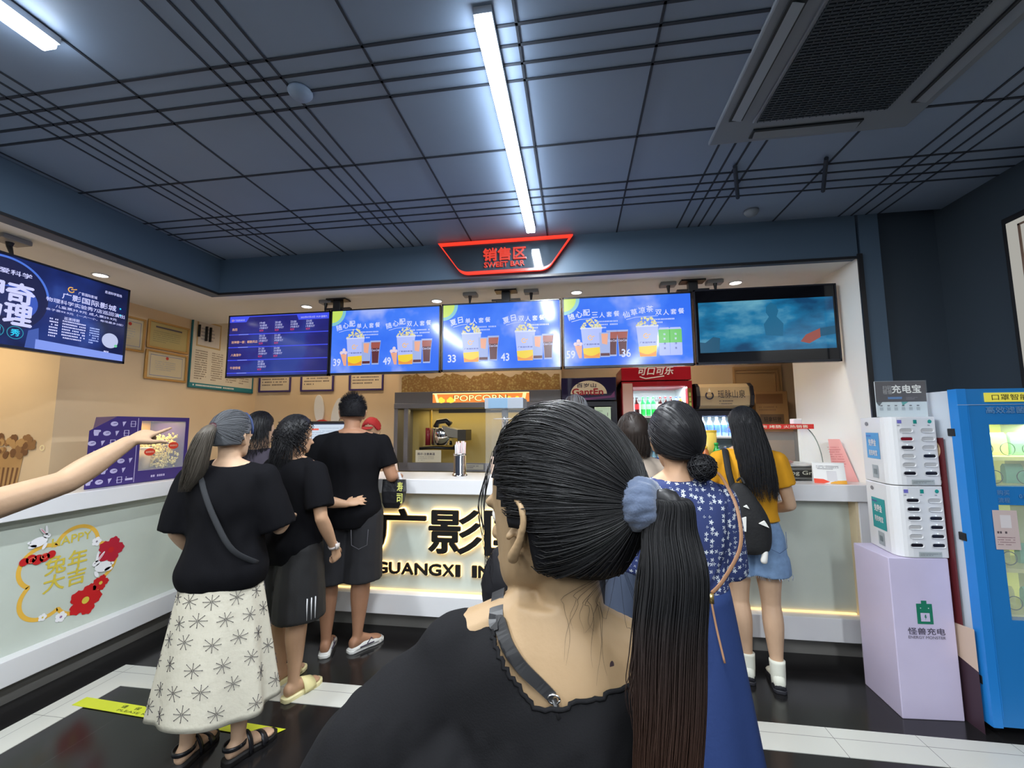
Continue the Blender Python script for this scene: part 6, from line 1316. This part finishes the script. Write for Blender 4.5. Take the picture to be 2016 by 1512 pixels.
# ---------------------------------------------------------------- hidden person at the counter corner
P = Person('person in pale dress and pink shoes almost hidden behind the two people at the corner', -2.24, 2.76, 1.60, rz=-.1, skin=SKIN_P, hyaw=-.2).body(.009).eyes()
P.shirt(.84, flat(60, 54, 66, .8), ease=.02); P.skirt(.18, .95, flat(206, 204, 196, .8), .16, .24, nf=6); P.cap(HAIRB, ease=.014, low=-.7, earcut=False); fall(P, HAIRB, n=220, z_end=1.3, seed=21, back=.0)
for nm in 'LR': shoe(P, nm, flat(214, 150, 180, .5), 'sneaker', sole=flat(70, 50, 90, .5))
# ---------------------------------------------------------------- cashier behind the counter
P = Person('person in red cap and pale uniform behind the counter, mostly hidden by the taller customer', -1.98, 3.94, 1.58, rz=PI+.1, skin=SKIN_P, hpitch=-.15,
    arms={'L': dict(e=(-.26, .10, 1.12), w=(-.12, .20, 1.24), d=(.2, .9, -.1), pn=(0, 0, -1), thumb=(1, 0, 0), curl=.6), 'R': dict(e=(.26, .10, 1.12), w=(.12, .28, 1.22), d=(-.2, .9, -.1), pn=(0, 0, -1), thumb=(-1, 0, 0), curl=.6)}).body(.009).eyes()
P.shirt(.80, flat(222, 206, 204, .7), ease=.02, sleeve=1.2); P.shorts(.2, BLK, ease=.02, name='trousers')
P.cap(HAIRN, ease=.008, front=.2, low=-.6); o = P.cap(flat(170, 34, 44, .7), ease=.018, front=.45, low=.25, name='red_cap')
b = MB(); b.add([P.HM @ (V((x_*.06, .09+y_, .165-.25*y_))*P.hk) for x_, y_ in ((-1, 0), (1, 0), (.8, .05), (0, .07), (-.8, .05))], [(0, 1, 2, 3, 4)]); o = lpart(b, 'cap_peak', flat(170, 34, 44, .7), P.t); md = o.modifiers.new('t', 'SOLIDIFY'); md.thickness = .004
# ---------------------------------------------------------------- person with short bob
P = Person('person with chin-length black bob and sleeveless cream top, behind the big ponytail', .33, 2.56, 1.56, rz=.35, skin=SKIN_P, hyaw=.1,
    arms={'R': dict(e=(.24, .14, 1.12), w=(.16, .34, 1.15), d=(-.1, 1, 0), pn=(0, 0, -1), thumb=(-1, 0, 0), curl=.5)}).body(.008).eyes()
P.shirt(.86, flat(214, 196, 178, .8), ease=.012, sleeve=.10, sl_ease=.008); P.shorts(.12, flat(70, 80, 100, .8), ease=.02, name='trousers')
P.cap(HAIRN, ease=.016, low=-.62, front=.25, earcut=False); fall(P, HAIRN, n=480, z_end=1.44, r=.0020, seed=31, front=.28, spread=.012, back=-.005, wave=.004, length_var=.02, name='bob_hair')
for nm in 'LR': shoe(P, nm, flat(200, 200, 200, .5), 'sneaker')
P = Person('tall person seen only as a dark crown of hair beyond the nearest head', 0, 2.93, 1.70, rz=.1, skin=SKIN, wid=1.08).body(.009).eyes()
P.shirt(.84, flat(50, 52, 60, .8), ease=.02); P.shorts(.12, flat(40, 42, 50, .8), ease=.02, name='trousers'); P.cap(HAIRN, ease=.010, low=-.5); combed(P, HAIRG, (0, -.5, -.85), n=260, r=.0016, seed=41, low=-.4)
for nm in 'LR': shoe(P, nm, flat(40, 40, 44, .5), 'sneaker')
# ---------------------------------------------------------------- girl in yellow with backpack
P = Person('person with long black hair in mustard T-shirt and denim shorts, wearing a black backpack', 1.045, 2.84, 1.60, rz=-.20, skin=SKIN_P, wid=.98, shw=.98, hyaw=.55, hpitch=-.10,
    arms={'L': dict(e=(-.235, .06, 1.13), w=(-.10, .25, 1.16), d=(.6, .7, .1), pn=(0, 0, -1), thumb=(0, 0, 1), curl=.6), 'R': dict(e=(.235, .02, 1.09), w=(.15, .22, 1.02), d=(-.8, .5, .05), pn=(0, 0, -1), thumb=(0, 0, 1), curl=.7)},
    legs={'L': dict(k=(-.085, .02, .475), a=(-.062, .0, .085), yaw=-.05, th=1.05), 'R': dict(k=(.09, .01, .475), a=(.095, -.04, .085), yaw=-.05, th=1.05)}).body(.006).eyes(); k = P.k
MUS = mat('mustard_cotton', rgb(206, 146, 34), .85, spec=.2, bump=.1, bscale=200); P.shirt(.99, MUS, ease=.024, sleeve=.55, sl_ease=.022, amp=.007, seed=3)
P.shorts(.665, mat('light_denim', rgb(118, 146, 182), .85, var=.12, vscale=30, bump=.15, bscale=300), ease=.020, flare=.026, zt=1.05)
fr_ = MB(); rr = random.Random(6)
for nm in 'LR':
    Hp, Kn, An, _ = P.leg[nm]; f = (Hp.z-.665*k)/(Hp.z-Kn.z); c = Hp+(Kn-Hp)*f
    for i in range(90): a = rr.uniform(0, 2*PI); r_ = .133*k; fr_.tube([(c.x+r_*math.cos(a), c.y+r_*math.sin(a), c.z+.006), (c.x+r_*math.cos(a+.03), c.y+r_*math.sin(a+.03), c.z-rr.uniform(.004, .016))], .0008, 3)
lpart(fr_, 'frayed_hem', flat(190, 200, 214), P.t, recalc=False)
lpart(MB().tube([(.07, -.134, .90), (.072, -.140, .80), (.12, -.128, .775), (.165, -.095, .80), (.165, -.09, .89)], .0016, 5), 'pocket_stitching', flat(70, 92, 130), P.t)
P.cap(HAIRB, ease=.014, low=-.6, front=.15, earcut=False)
fall(P, HAIRB, n=900, z_end=1.13, r=.0018, seed=51, front=.12, drift=(.05, -.03), wave=.014, back=.05, spread=.02, length_var=.10)
for nm in 'LR':
    An = P.leg[nm][2]; sk_ = MB(); limb(sk_, [(An.x, An.y, .030, .036), (An.x, An.y, .08, .039), (An.x, An.y+.004, .155, .042)], 16, 4, (True, False)); foot(sk_, An, P.leg[nm][3], k*1.06, lift=.014); lpart(sk_, 'sock', flat(222, 222, 208, .8), P.t)
    shoe(P, nm, flat(34, 34, 40, .5), 'sneaker', sole=flat(50, 50, 56, .5))
gl = MB().tube([P.HM @ (V(q)*P.hk) for q in ((-.045, .098, .10), (-.075, .06, .104), (-.084, .0, .104))], .0016, 6); gl.tube([P.HM @ (V((-.032+.022*math.cos(a), .100, .098+.020*math.sin(a)))*P.hk) for a in [2*PI*i/16 for i in range(17)]], .0014, 5); lpart(gl, 'glasses', flat(160, 160, 170, .2), P.t)
R4 = Matrix.Translation((1.045, 2.84, 0)) @ Matrix.Rotation(-.20, 4, 'Z'); wl = lambda x, y, z: R4 @ V((x, y, z))
t = thing('backpack', 'black backpack with white cat-ear patches slung over one shoulder of the mustard T-shirt', 'backpack', tuple(wl(-.03, -.20, .95)))
b = MB(); secs = [(.80, .045, .03), (.83, .105, .055), (.92, .128, .065), (1.0, .125, .068), (1.08, .095, .060), (1.16, .050, .040), (1.19, .02, .02)]
R = []
for z_, rx, ry in cr([(z_-.0, a_, c_) for z_, a_, c_ in secs], 4): R.append([wl(-.045+(z_-.8)*-.09+rx*math.copysign(abs(math.cos(a))**.75, math.cos(a)), -.200+ry*math.copysign(abs(math.sin(a))**.75, math.sin(a)), z_-.02) for a in [2*PI*i/26 for i in range(26)]])
b.loft(R); b.build('pack', mat('black_canvas', (.012, .012, .013), .75, bump=.25, bscale=60), t, smooth=True)
b = MB(); b.tube([wl(*q) for q in cr([(-.10, -.17, 1.12), (-.12, -.155, 1.22), (-.125, -.10, 1.32), (-.12, .0, 1.355), (-.125, .11, 1.29), (-.13, .15, 1.15)], 5)], .019, 8, fr=.28); b.build('shoulder_strap', mat('black_canvas', (.012, .012, .013), .75), t, smooth=True)
b = MB(); b.tube([wl(*q) for q in cr([(-.05, -.22, 1.17), (-.065, -.20, 1.20), (-.085, -.19, 1.18)], 4)], .006, 8); b.build('top_loop', mat('black_canvas', (.012, .012, .013), .75), t)
wp = flat(226, 224, 218, .8)
for (x, z_, s_, nm_) in ((-.145, 1.04, .022, 'cat_ear_patch'), (-.055, 1.045, .014, 'cat_ear_patch'), (.025, .955, .024, 'cat_ear_patch')):
    MB().prism([wl(x-s_, -.272, z_+s_*.3), wl(x+s_, -.272, z_-s_*.5), wl(x+s_*.2, -.272, z_+s_)], (0, .012, 0)).build(nm_, wp, t)
q = MB().prism([wl(-.135, -.276, .92), wl(-.065, -.276, .915), wl(-.06, -.276, .995), wl(-.085, -.276, .985), wl(-.115, -.276, .99), wl(-.13, -.276, 1.0)], (0, .012, 0)).build('white_patch', wp, t)
MB().prism([wl(-.115, -.2775, .965), wl(-.10, -.2775, .950), wl(-.096, -.2775, .954), wl(-.111, -.2775, .969)], (0, .002, 0)).prism([wl(-.10, -.2775, .969), wl(-.115, -.2775, .953), wl(-.111, -.2775, .949), wl(-.096, -.2775, .965)], (0, .002, 0)).build('red_cross_mark', flat(190, 50, 60), q)
for (x, z_) in ((-.165, .86), (.03, .80)): b = MB(); limb(b, [(*wl(x, -.232, z_), .014), (*wl(x-.01, -.232, z_-.045), .018)], 10, 3); b.build('hanging_charm', wp, t, smooth=True)
# ---------------------------------------------------------------- woman in blue floral blouse
P = Person('person with a low bun in navy floral blouse and royal blue skirt, tan bag strap', .335, 1.50, 1.565, rz=-.10, skin=SKIN, wid=.90, shw=.76, hyaw=.17, hpitch=-.10,
    arms={'L': dict(e=(-.165, .05, 1.13), w=(-.10, .22, 1.05), curl=.5), 'R': dict(e=(.165, .06, 1.13), w=(.10, .24, 1.06), curl=.5)}).body(.006).eyes(); k = P.k
FLW = mat('navy_floral', rgb(36, 48, 96), .8, spec=.2, bump=.1, bscale=120); nt = FLW.node_tree; bs = nt.nodes['Principled BSDF']
tc = nt.nodes.new('ShaderNodeTexCoord'); vo = nt.nodes.new('ShaderNodeTexVoronoi'); vo.inputs['Scale'].default_value = 54; vo.inputs['Randomness'].default_value = .55; vo.feature = 'F1'
sb = nt.nodes.new('ShaderNodeVectorMath'); sb.operation = 'SUBTRACT'; nt.links.new(tc.outputs['Object'], vo.inputs['Vector'])
# petals: distance from cell centre modulated by angle around it
sc_ = nt.nodes.new('ShaderNodeVectorMath'); sc_.operation = 'SCALE'; sc_.inputs['Scale'].default_value = 1.0; nt.links.new(tc.outputs['Object'], sc_.inputs[0]); nt.links.new(sc_.outputs[0], sb.inputs[0]); nt.links.new(vo.outputs['Position'], sb.inputs[1])
sx = nt.nodes.new('ShaderNodeSeparateXYZ'); nt.links.new(sb.outputs[0], sx.inputs[0]); at2 = nt.nodes.new('ShaderNodeMath'); at2.operation = 'ARCTAN2'; nt.links.new(sx.outputs['Z'], at2.inputs[0]); nt.links.new(sx.outputs['X'], at2.inputs[1])
ml = nt.nodes.new('ShaderNodeMath'); ml.operation = 'MULTIPLY'; ml.inputs[1].default_value = 5; nt.links.new(at2.outputs[0], ml.inputs[0]); co = nt.nodes.new('ShaderNodeMath'); co.operation = 'COSINE'; nt.links.new(ml.outputs[0], co.inputs[0])
ma = nt.nodes.new('ShaderNodeMath'); ma.operation = 'MULTIPLY_ADD'; ma.inputs[1].default_value = .12; ma.inputs[2].default_value = .30; nt.links.new(co.outputs[0], ma.inputs[0])
lt = nt.nodes.new('ShaderNodeMath'); lt.operation = 'LESS_THAN'; nt.links.new(vo.outputs['Distance'], lt.inputs[0]); nt.links.new(ma.outputs[0], lt.inputs[1])
mxc = nt.nodes.new('ShaderNodeMix'); mxc.data_type = 'RGBA'; mxc.inputs['A'].default_value = (*rgb(50, 60, 102), 1); mxc.inputs['B'].default_value = (*rgb(196, 202, 206), 1); nt.links.new(lt.outputs[0], mxc.inputs['Factor']); nt.links.new(mxc.outputs['Result'], bs.inputs['Base Color'])
P.shirt(1.03, FLW, ease=.020, sleeve=1.05, flare=.02, sl_ease=.018, amp=.006, seed=13)
P.skirt(.12, 1.08, mat('royal_blue_cloth', rgb(40, 58, 104), .75, spec=.25, bump=.1, bscale=80), .150, .275, nf=8, amp=.05, ry=.85)
P.cap(HAIRB, ease=.014, front=.22, low=-.62); bun = (.42, -.72, -.62); combed(P, HAIRB, bun, n=900, r=.0013, front=.22, seed=61, low=-.6)
bc = P.hp(bun, .040)+V((-.004, 0, -.03)); b = MB(); rr = random.Random(3)
for i in range(170):
    ax = V((rr.gauss(0, 1), rr.gauss(0, 1), rr.gauss(0, 1))).normalized(); u1 = ax.orthogonal().normalized(); u2 = ax.cross(u1); r_ = rr.uniform(.032, .044); a0 = rr.uniform(0, 6)
    strand(b, [bc+V((1, 1, 1.25))*0+(u1*math.cos(a0+a)+u2*math.sin(a0+a))*r_*(1+.04*math.sin(5*a)) for a in [i_*.42 for i_ in range(12)]], .0018)
b.lathe([(.036*math.sin(PI*i/8), -.040*math.cos(PI*i/8)) for i in range(9)], bc, 16, cap=False); lpart(b, 'hair_bun', HAIRB, P.t, recalc=False)
wrap(P, [(.10*k, .10, 1.40*k), (.125*k, .0, 1.47*k), (.155*k, -.085, 1.40*k), (.165*k, -.120, 1.32*k), (.155*k, -.135, 1.24*k), (.10*k, -.150, 1.15*k), (.065*k, -.152, 1.11*k)], .006, flat(150, 112, 84, .5), 'tan_bag_strap')
lpart(MB().box(.048, .063, -.162, -.150, .995, 1.022), 'gold_clasp', mat('gold_metal', rgb(220, 190, 120), .25, metal=.9), P.t)
wrap(P, [(.056, -.160, 1.0), (.065, -.168, .93), (.078, -.185, .85)], .003, flat(150, 112, 84, .5), 'strap_end')
for nm in 'LR': shoe(P, nm, flat(120, 100, 84, .5), 'slip')
# ---------------------------------------------------------------- pointing person, mostly outside the left edge
P = Person('person at the left edge, only a bare pointing arm visible', -1.64, .70, 1.56, rz=-.05, skin=mat('skin_lit_arm', rgb(160, 132, 106), .55, spec=.3, var=.04, vscale=20, bump=.05, bscale=120), hyaw=.1,
    arms={'R': dict(e=(.095, .43, 1.460), w=(.078, .63, 1.585), d=(.02, .90, .45), pn=(-.15, -.3, -.9), thumb=(1, 0, -.3), curl=.9, f=[.03, 1.15, 1.2, 1.2], th=1.08)}).body(.006).eyes()
P.shirt(.84, flat(120, 130, 120, .8), ease=.02, sleeve=.35); P.skirt(.2, .95, flat(90, 92, 100, .8), .16, .24); P.cap(HAIRB, ease=.014, low=-.7, earcut=False); fall(P, HAIRB, n=220, z_end=1.25, seed=71)
for nm in 'LR': shoe(P, nm, flat(120, 100, 84, .5), 'sneaker')
# ---------------------------------------------------------------- nearest woman, seen from behind
SKF = mat('skin_near', rgb(146, 122, 92), .5, spec=.35, var=.05, vscale=14, bump=.04, bscale=160)
FX, FY = -.045, .625
LW = lambda p: V((p[0]-FX, p[1]-FY, p[2]))
kf = 1.47/1.70
lk = lambda x, y, z: ((x-FX)/kf, (y-FY)/kf, z/kf)
P = Person('person closest to the viewer, black off-shoulder dress and long dark ponytail in a blue scrunchie', FX, FY, 1.47, rz=0, skin=SKF, wid=1.0, shw=.93, hyaw=.98, hpitch=-.04, headk=1.25, hz=1.463, hx=.022, ear=2,
    arms={'L': dict(e=lk(-.345, .62, .985), w=lk(-.25, .80, 1.00), d=(.9, .45, .05), pn=(0, 1, 0), thumb=(0, 0, 1), curl=.7), 'R': dict(e=lk(.125, .74, 1.04), w=lk(.02, .88, 1.02), d=(-.9, .35, .05), pn=(0, 1, 0), thumb=(0, 0, 1), curl=.7)}).body(.0036, 3).eyes(); k = P.k
from mathutils.bvhtree import BVHTree
bt = BVHTree.FromPolygons([v.co.copy() for v in P.body_o.data.vertices], [tuple(p.vertices) for p in P.body_o.data.polygons])
def skin(x, z, off=.0, top=False):
    """point on her back at local x, height z"""
    h = bt.ray_cast(V((x, -1, z)), V((0, 1, 0))) if not top else bt.ray_cast(V((x, z, 1.285)), V((0, 0, -1)))
    return (h[0]+h[1]*off) if h[0] else V((x, -.09, z))
# dress: one shell, open at the back and neck
b = MB(); secs = [(z, cx, cy, rx+.012, ry+.014) for z, cx, cy, rx, ry in P.tor if .9*k < z < 1.435*k]; slab(b, secs)
S, E_, W_ = P.arm['L'][:3]
for sg in (-1, 1): limb(b, [(sg*.075*k, P.nb.y, 1.37*k, .058*k), (sg*.125*k, P.nb.y, 1.372*k, .058*k), (sg*.160*k, P.nb.y-.005, 1.355*k, .064*k)], 14, 4)
limb(b, [(S.x+.01, S.y-.005, S.z-.015, .058), (S.x-.03, S.y-.01, S.z-.06, .070), ((S.x+E_.x)/2-.005, E_.y-.02, (S.z+E_.z)/2-.02, .082), (E_.x+.03, E_.y-.01, E_.z+.01, .082), (E_.x+.02, E_.y+.03, E_.z-.03, .060)], 20, 5)
limb(b, [(S.x+.04, S.y-.02, S.z-.10, .060), (-.13, -.035, 1.04, .085), (-.15, -.03, .95, .09)], 18, 4)
S2, E2 = P.arm['R'][:2]
limb(b, [(S2.x-.015, S2.y+.015, S2.z-.01, .050), (S2.x-.01, S2.y+.04, S2.z-.05, .060), (E2.x, E2.y, E2.z+.04, .062), (E2.x, E2.y, E2.z, .05)], 18, 5)
me = remesh(b, .007, 4, disp=lambda p: .0075*noise.noise(V((p.x*7+p.z*9, p.y*7, (p.z-p.x*.8)*16)))+.004*noise.noise(V((p.x*22, p.y*20, p.z*9)))+.0015*math.sin(p.x*150+4*noise.noise(p*8))*(1 if p.z < 1.13 else 0))
bm = bmesh.new(); bm.from_mesh(me)
def window(p):
    if p.z < 1.169+.17*max(p.x+.005, -.02): return False
    left = -.005-.94*(p.z-1.169); right = .150+.05*(p.z-1.116)
    if p.y > .02: return left-.0 < p.x < right and p.z > 1.20
    return left < p.x < right
bmesh.ops.delete(bm, geom=[f for f in bm.faces if window(f.calc_center_median())], context='FACES'); bmesh.ops.delete(bm, geom=[v for v in bm.verts if not v.link_faces], context='VERTS')
bmesh.ops.smooth_vert(bm, verts=[v for v in bm.verts if v.is_boundary], factor=.5, use_axis_x=True, use_axis_y=True, use_axis_z=True)
bm.verts.index_update(); bm.verts.ensure_lookup_table(); be = [e for e in bm.edges if e.is_boundary and (e.verts[0].co.y < .03)]
adj = {}
for e in be:
    for a_, b_ in ((e.verts[0], e.verts[1]), (e.verts[1], e.verts[0])): adj.setdefault(a_.index, []).append(b_.index)
bm.normal_update(); cos_ = {i: (bm.verts[i].co.copy(), bm.verts[i].normal.copy()) for i in adj}; chains = []; used = set()
for st_ in sorted(adj, key=lambda i: len(adj[i])):
    if st_ in used: continue
    ch = [st_]; used.add(st_)
    while True:
        nx = [q for q in adj[ch[-1]] if q not in used]
        if not nx: break
        ch.append(nx[0]); used.add(nx[0])
    if len(ch) > 8: chains.append(ch)
bm.to_mesh(me); bm.free()
o = part(me, 'dress_top', mat('black_crepe', (.008, .008, .009), .9, spec=.12, bump=.12, bscale=420), P.t)
md = o.modifiers.new('thickness', 'SOLIDIFY'); md.thickness = .005; md.offset = -1
P.skirt(.35, 1.04, mat('black_crepe', (.016, .016, .017), .8), .150, .28, name='dress_skirt', nf=8)
# frilled edge of the back opening
fr_ = MB()
for ch in chains: fr_.tube([cos_[i][0]+cos_[i][1]*.0012*math.sin(q*2.7)+V((0, 0, .0006*math.sin(q*2.3))) for q, i in enumerate(ch)], .0028, 6)
lpart(fr_, 'gathered_edge', mat('black_crepe', (.016, .016, .017), .8), o)
# shoulder strap with metal slider
sp_ = [skin(-.066, -.0, .004, True), skin(-.064, -.035, .004, True)]+[skin(x, z, .004) for x, z in ((-.056, 1.238), (-.044, 1.222), (-.026, 1.205), (-.004, 1.190), (.012, 1.178))]
b = MB(); n_ = len(sp_); C_ = cr([tuple(q) for q in sp_], 6); wid_ = [.011*(1-.45*(i/len(C_))) for i in range(len(C_))]
vs = []
for i, q in enumerate(C_):
    q = V(q); t_ = (V(C_[min(i+1, len(C_)-1)])-V(C_[max(0, i-1)])).normalized(); nn_ = bt.find_nearest(q)[1]; sd = t_.cross(nn_).normalized(); vs += [q-sd*wid_[i], q+sd*wid_[i], q+sd*wid_[i]+nn_*.003, q-sd*wid_[i]+nn_*.003]
b.loft([vs[i:i+4] for i in range(0, len(vs), 4)]); st = lpart(b, 'shoulder_strap', mat('black_satin', (.012, .012, .013), .35), P.t, smooth=False)
e0 = skin(.013, 1.177, .006); e1 = skin(.020, 1.160, .010); lpart(MB().tube([e0, (e0+e1)/2, e1], .0042, 8, fr=.5), 'strap_end', mat('black_satin', (.012, .012, .013), .35), st); lpart(MB().tube([e0+V((.007*math.cos(a), -.001, .005*math.sin(a))) for a in [2*PI*i/14 for i in range(15)]], .0014, 6), 'metal_ring', STEEL, st)
q = skin(.084, 1.203, .0006); b = MB(); nn_ = bt.find_nearest(q)[1]; u1 = nn_.cross(V((0, 0, 1))).normalized(); b.add([q+(u1*math.cos(a)*.0032+V((0, 0, 1))*math.sin(a)*.0052) for a in [2*PI*i/16 for i in range(16)]], [tuple(range(16))]); lpart(b, 'mole', flat(70, 56, 60, .6), P.t)
# hair
C0 = LW(at(1262, 992, .545)); tie = ((P.HM.inverted() @ C0)/P.hk-V((0, -.003, .122))); tie = (tie.x/.079, tie.y/.099, tie.z/.112); tie = tuple(V((tie[0]*.079, tie[1]*.099, tie[2]*.112)).normalized())
P.cap(HAIRDK, ease=.011, front=.24, low=-.72, name='hair', amp=.002, earz=-.22)
combed(P, mat('hair_near', (.008, .008, .009), .44, spec=.32), tie, n=5200, r=.00085, ease=.012, front=.24, seed=101, low=-.74, steps=16, lift=.014, ear=True, earz=-.27)
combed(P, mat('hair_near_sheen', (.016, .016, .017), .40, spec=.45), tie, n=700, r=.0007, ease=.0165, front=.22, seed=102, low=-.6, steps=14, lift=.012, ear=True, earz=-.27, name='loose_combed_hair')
T0 = P.hp(tie, .016); T1 = P.hp(tie, .050)
ax = (V((.9, -.42, .12))).normalized(); u1 = ax.cross(V((0, 0, 1))).normalized(); u2 = ax.cross(u1)
b = MB(); R = []
for j in range(13):
    f = j/12-.5; rr_ = .025+.008*math.cos(f*PI)+.0; R.append([C0+ax*(f*.046)+(u1*math.cos(a)+u2*math.sin(a))*(rr_*(.80 if j in (0, 12) else 1)*(1+.035*math.sin(9*a+3*math.sin(f*5))+.02*math.sin(17*a))) for a in [2*PI*i/72 for i in range(72)]])
b.loft(R); lpart(b, 'scrunchie', mat('scrunchie_cloth', rgb(66, 78, 100), .85, sheen=.3, bump=.2, bscale=200), P.t)
G_ = [C0+ax*.0, C0+ax*.034+V((0, 0, .004)), LW(at(1318, 1045, .53)), LW(at(1328, 1130, .52)), LW(at(1322, 1250, .515)), LW(at(1322, 1390, .51)), LW(at(1320, 1512, .51)), LW(at(1316, 1512, .51))+V((-.005, 0, -.10))]
HT = mat('hair_tail', (.016, .012, .010), .44, spec=.32); nt = HT.node_tree; bs = nt.nodes['Principled BSDF']; tc = nt.nodes.new('ShaderNodeTexCoord'); sx = nt.nodes.new('ShaderNodeSeparateXYZ'); nt.links.new(tc.outputs['Object'], sx.inputs[0])
mr = nt.nodes.new('ShaderNodeMapRange'); mr.inputs['From Min'].default_value = 1.30; mr.inputs['From Max'].default_value = 1.0; nt.links.new(sx.outputs['Z'], mr.inputs['Value']); cr_ = nt.nodes.new('ShaderNodeValToRGB'); cr_.color_ramp.elements[0].color = (.010, .010, .011, 1); cr_.color_ramp.elements[1].color = (.075, .034, .020, 1); nt.links.new(mr.outputs[0], cr_.inputs[0]); nt.links.new(cr_.outputs[0], bs.inputs['Base Color'])
tail(P, HT, G_, [.018, .022, .030, .034, .035, .034, .032, .028], n=3200, r=.0008, seed=103, wave=.005, ragged=.10, core=True, flat_=(1, .62))
tail(P, HT, [C0+ax*.02+V((-.01, .01, -.03)), LW(at(1262, 1150, .53)), LW(at(1256, 1290, .52)), LW(at(1250, 1360, .515)), LW(at(1262, 1440, .51))], [.004, .006, .008, .008, .003], n=60, r=.0007, seed=104, wave=.006, core=False, name='loose_lock')
rr = random.Random(77); b = MB()
for i in range(15):   # wisps before the ear and at the nape
    d0 = V((-.55+rr.uniform(-.1, .1), .55+rr.uniform(-.12, .12), .40+rr.uniform(-.2, .2))).normalized(); p0 = P.hp(d0, .012); pts = [p0]; p1 = P.hp((-.72, .62, -.05), .012+rr.uniform(0, .010)); p2 = P.hp((-.74, .60, -.60), .016+rr.uniform(0, .012)); e = p2+V((rr.uniform(-.004, .012), 0, -rr.uniform(.01, .05)))
    strand(b, [V(q[:3]) for q in cr([tuple(p0), tuple(p1), tuple(p2), tuple(e)], 6)], .0005)
for i in range(13):
    x = rr.uniform(.02, .12); z = rr.uniform(1.278, 1.295); q0 = P.hp((x*5-.2, -.75, -.80), .004); x1 = x+rr.uniform(-.03, .03); pts = [q0]; ln = rr.uniform(.03, .11)
    for j in range(1, 9): pts.append(skin(x+(x1-x)*j/8+.003*math.sin(j*.9+i), z-ln*j/8, .002))
    strand(b, [V(q[:3]) for q in cr([tuple(p_) for p_ in pts], 3)], .00022)
lpart(b, 'loose_wisps', HAIRB, P.t, recalc=False)
# ---------------------------------------------------------------- toddler carried in her arms
P = Person('toddler with short dark hair carried in the arms of the nearest person', -.125, .86, .80, rz=-.2, skin=SKF, headk=1.42, wid=1.15, hz=1.40,
    arms={'L': dict(e=(-.24, .10, 1.12), w=(-.16, .22, 1.2), curl=.5), 'R': dict(e=(.25, .0, 1.12), w=(.2, -.05, 1.3), curl=.5)}, legs={'L': dict(k=(-.20, .30, .72), a=(-.22, .25, .40)), 'R': dict(k=(.20, .30, .72), a=(.22, .25, .40))}).body(.005).eyes()
P.shirt(.84, flat(150, 140, 130, .8), ease=.008, sl_ease=.008); P.shorts(.7, flat(80, 90, 110, .8), ease=.010)
P.cap(HAIRDK, ease=.006, front=.18, low=-.45); rr = random.Random(4); b = MB(); c = 0
while c < 1500:
    d = V((rr.gauss(0, 1), rr.gauss(0, 1), rr.gauss(0, 1))).normalized()
    if d.z < -.42 or (d.y > .22+.5*max(0, d.z) and d.z < .75): continue
    q = P.hp(d, .004); pts = [q]
    for j in range(1, 5): dd = (d+V((d.x*.03, -.03*j, -.07*j))).normalized(); pts.append(P.hp(dd, .0065))
    strand(b, pts, .0008); c += 1
lpart(b, 'short_hair', mat('hair_toddler', (.016, .011, .009), .6, spec=.2), P.t, recalc=False)
P.t.location.z = .455
bpy.data.scenes.remove(WORK)
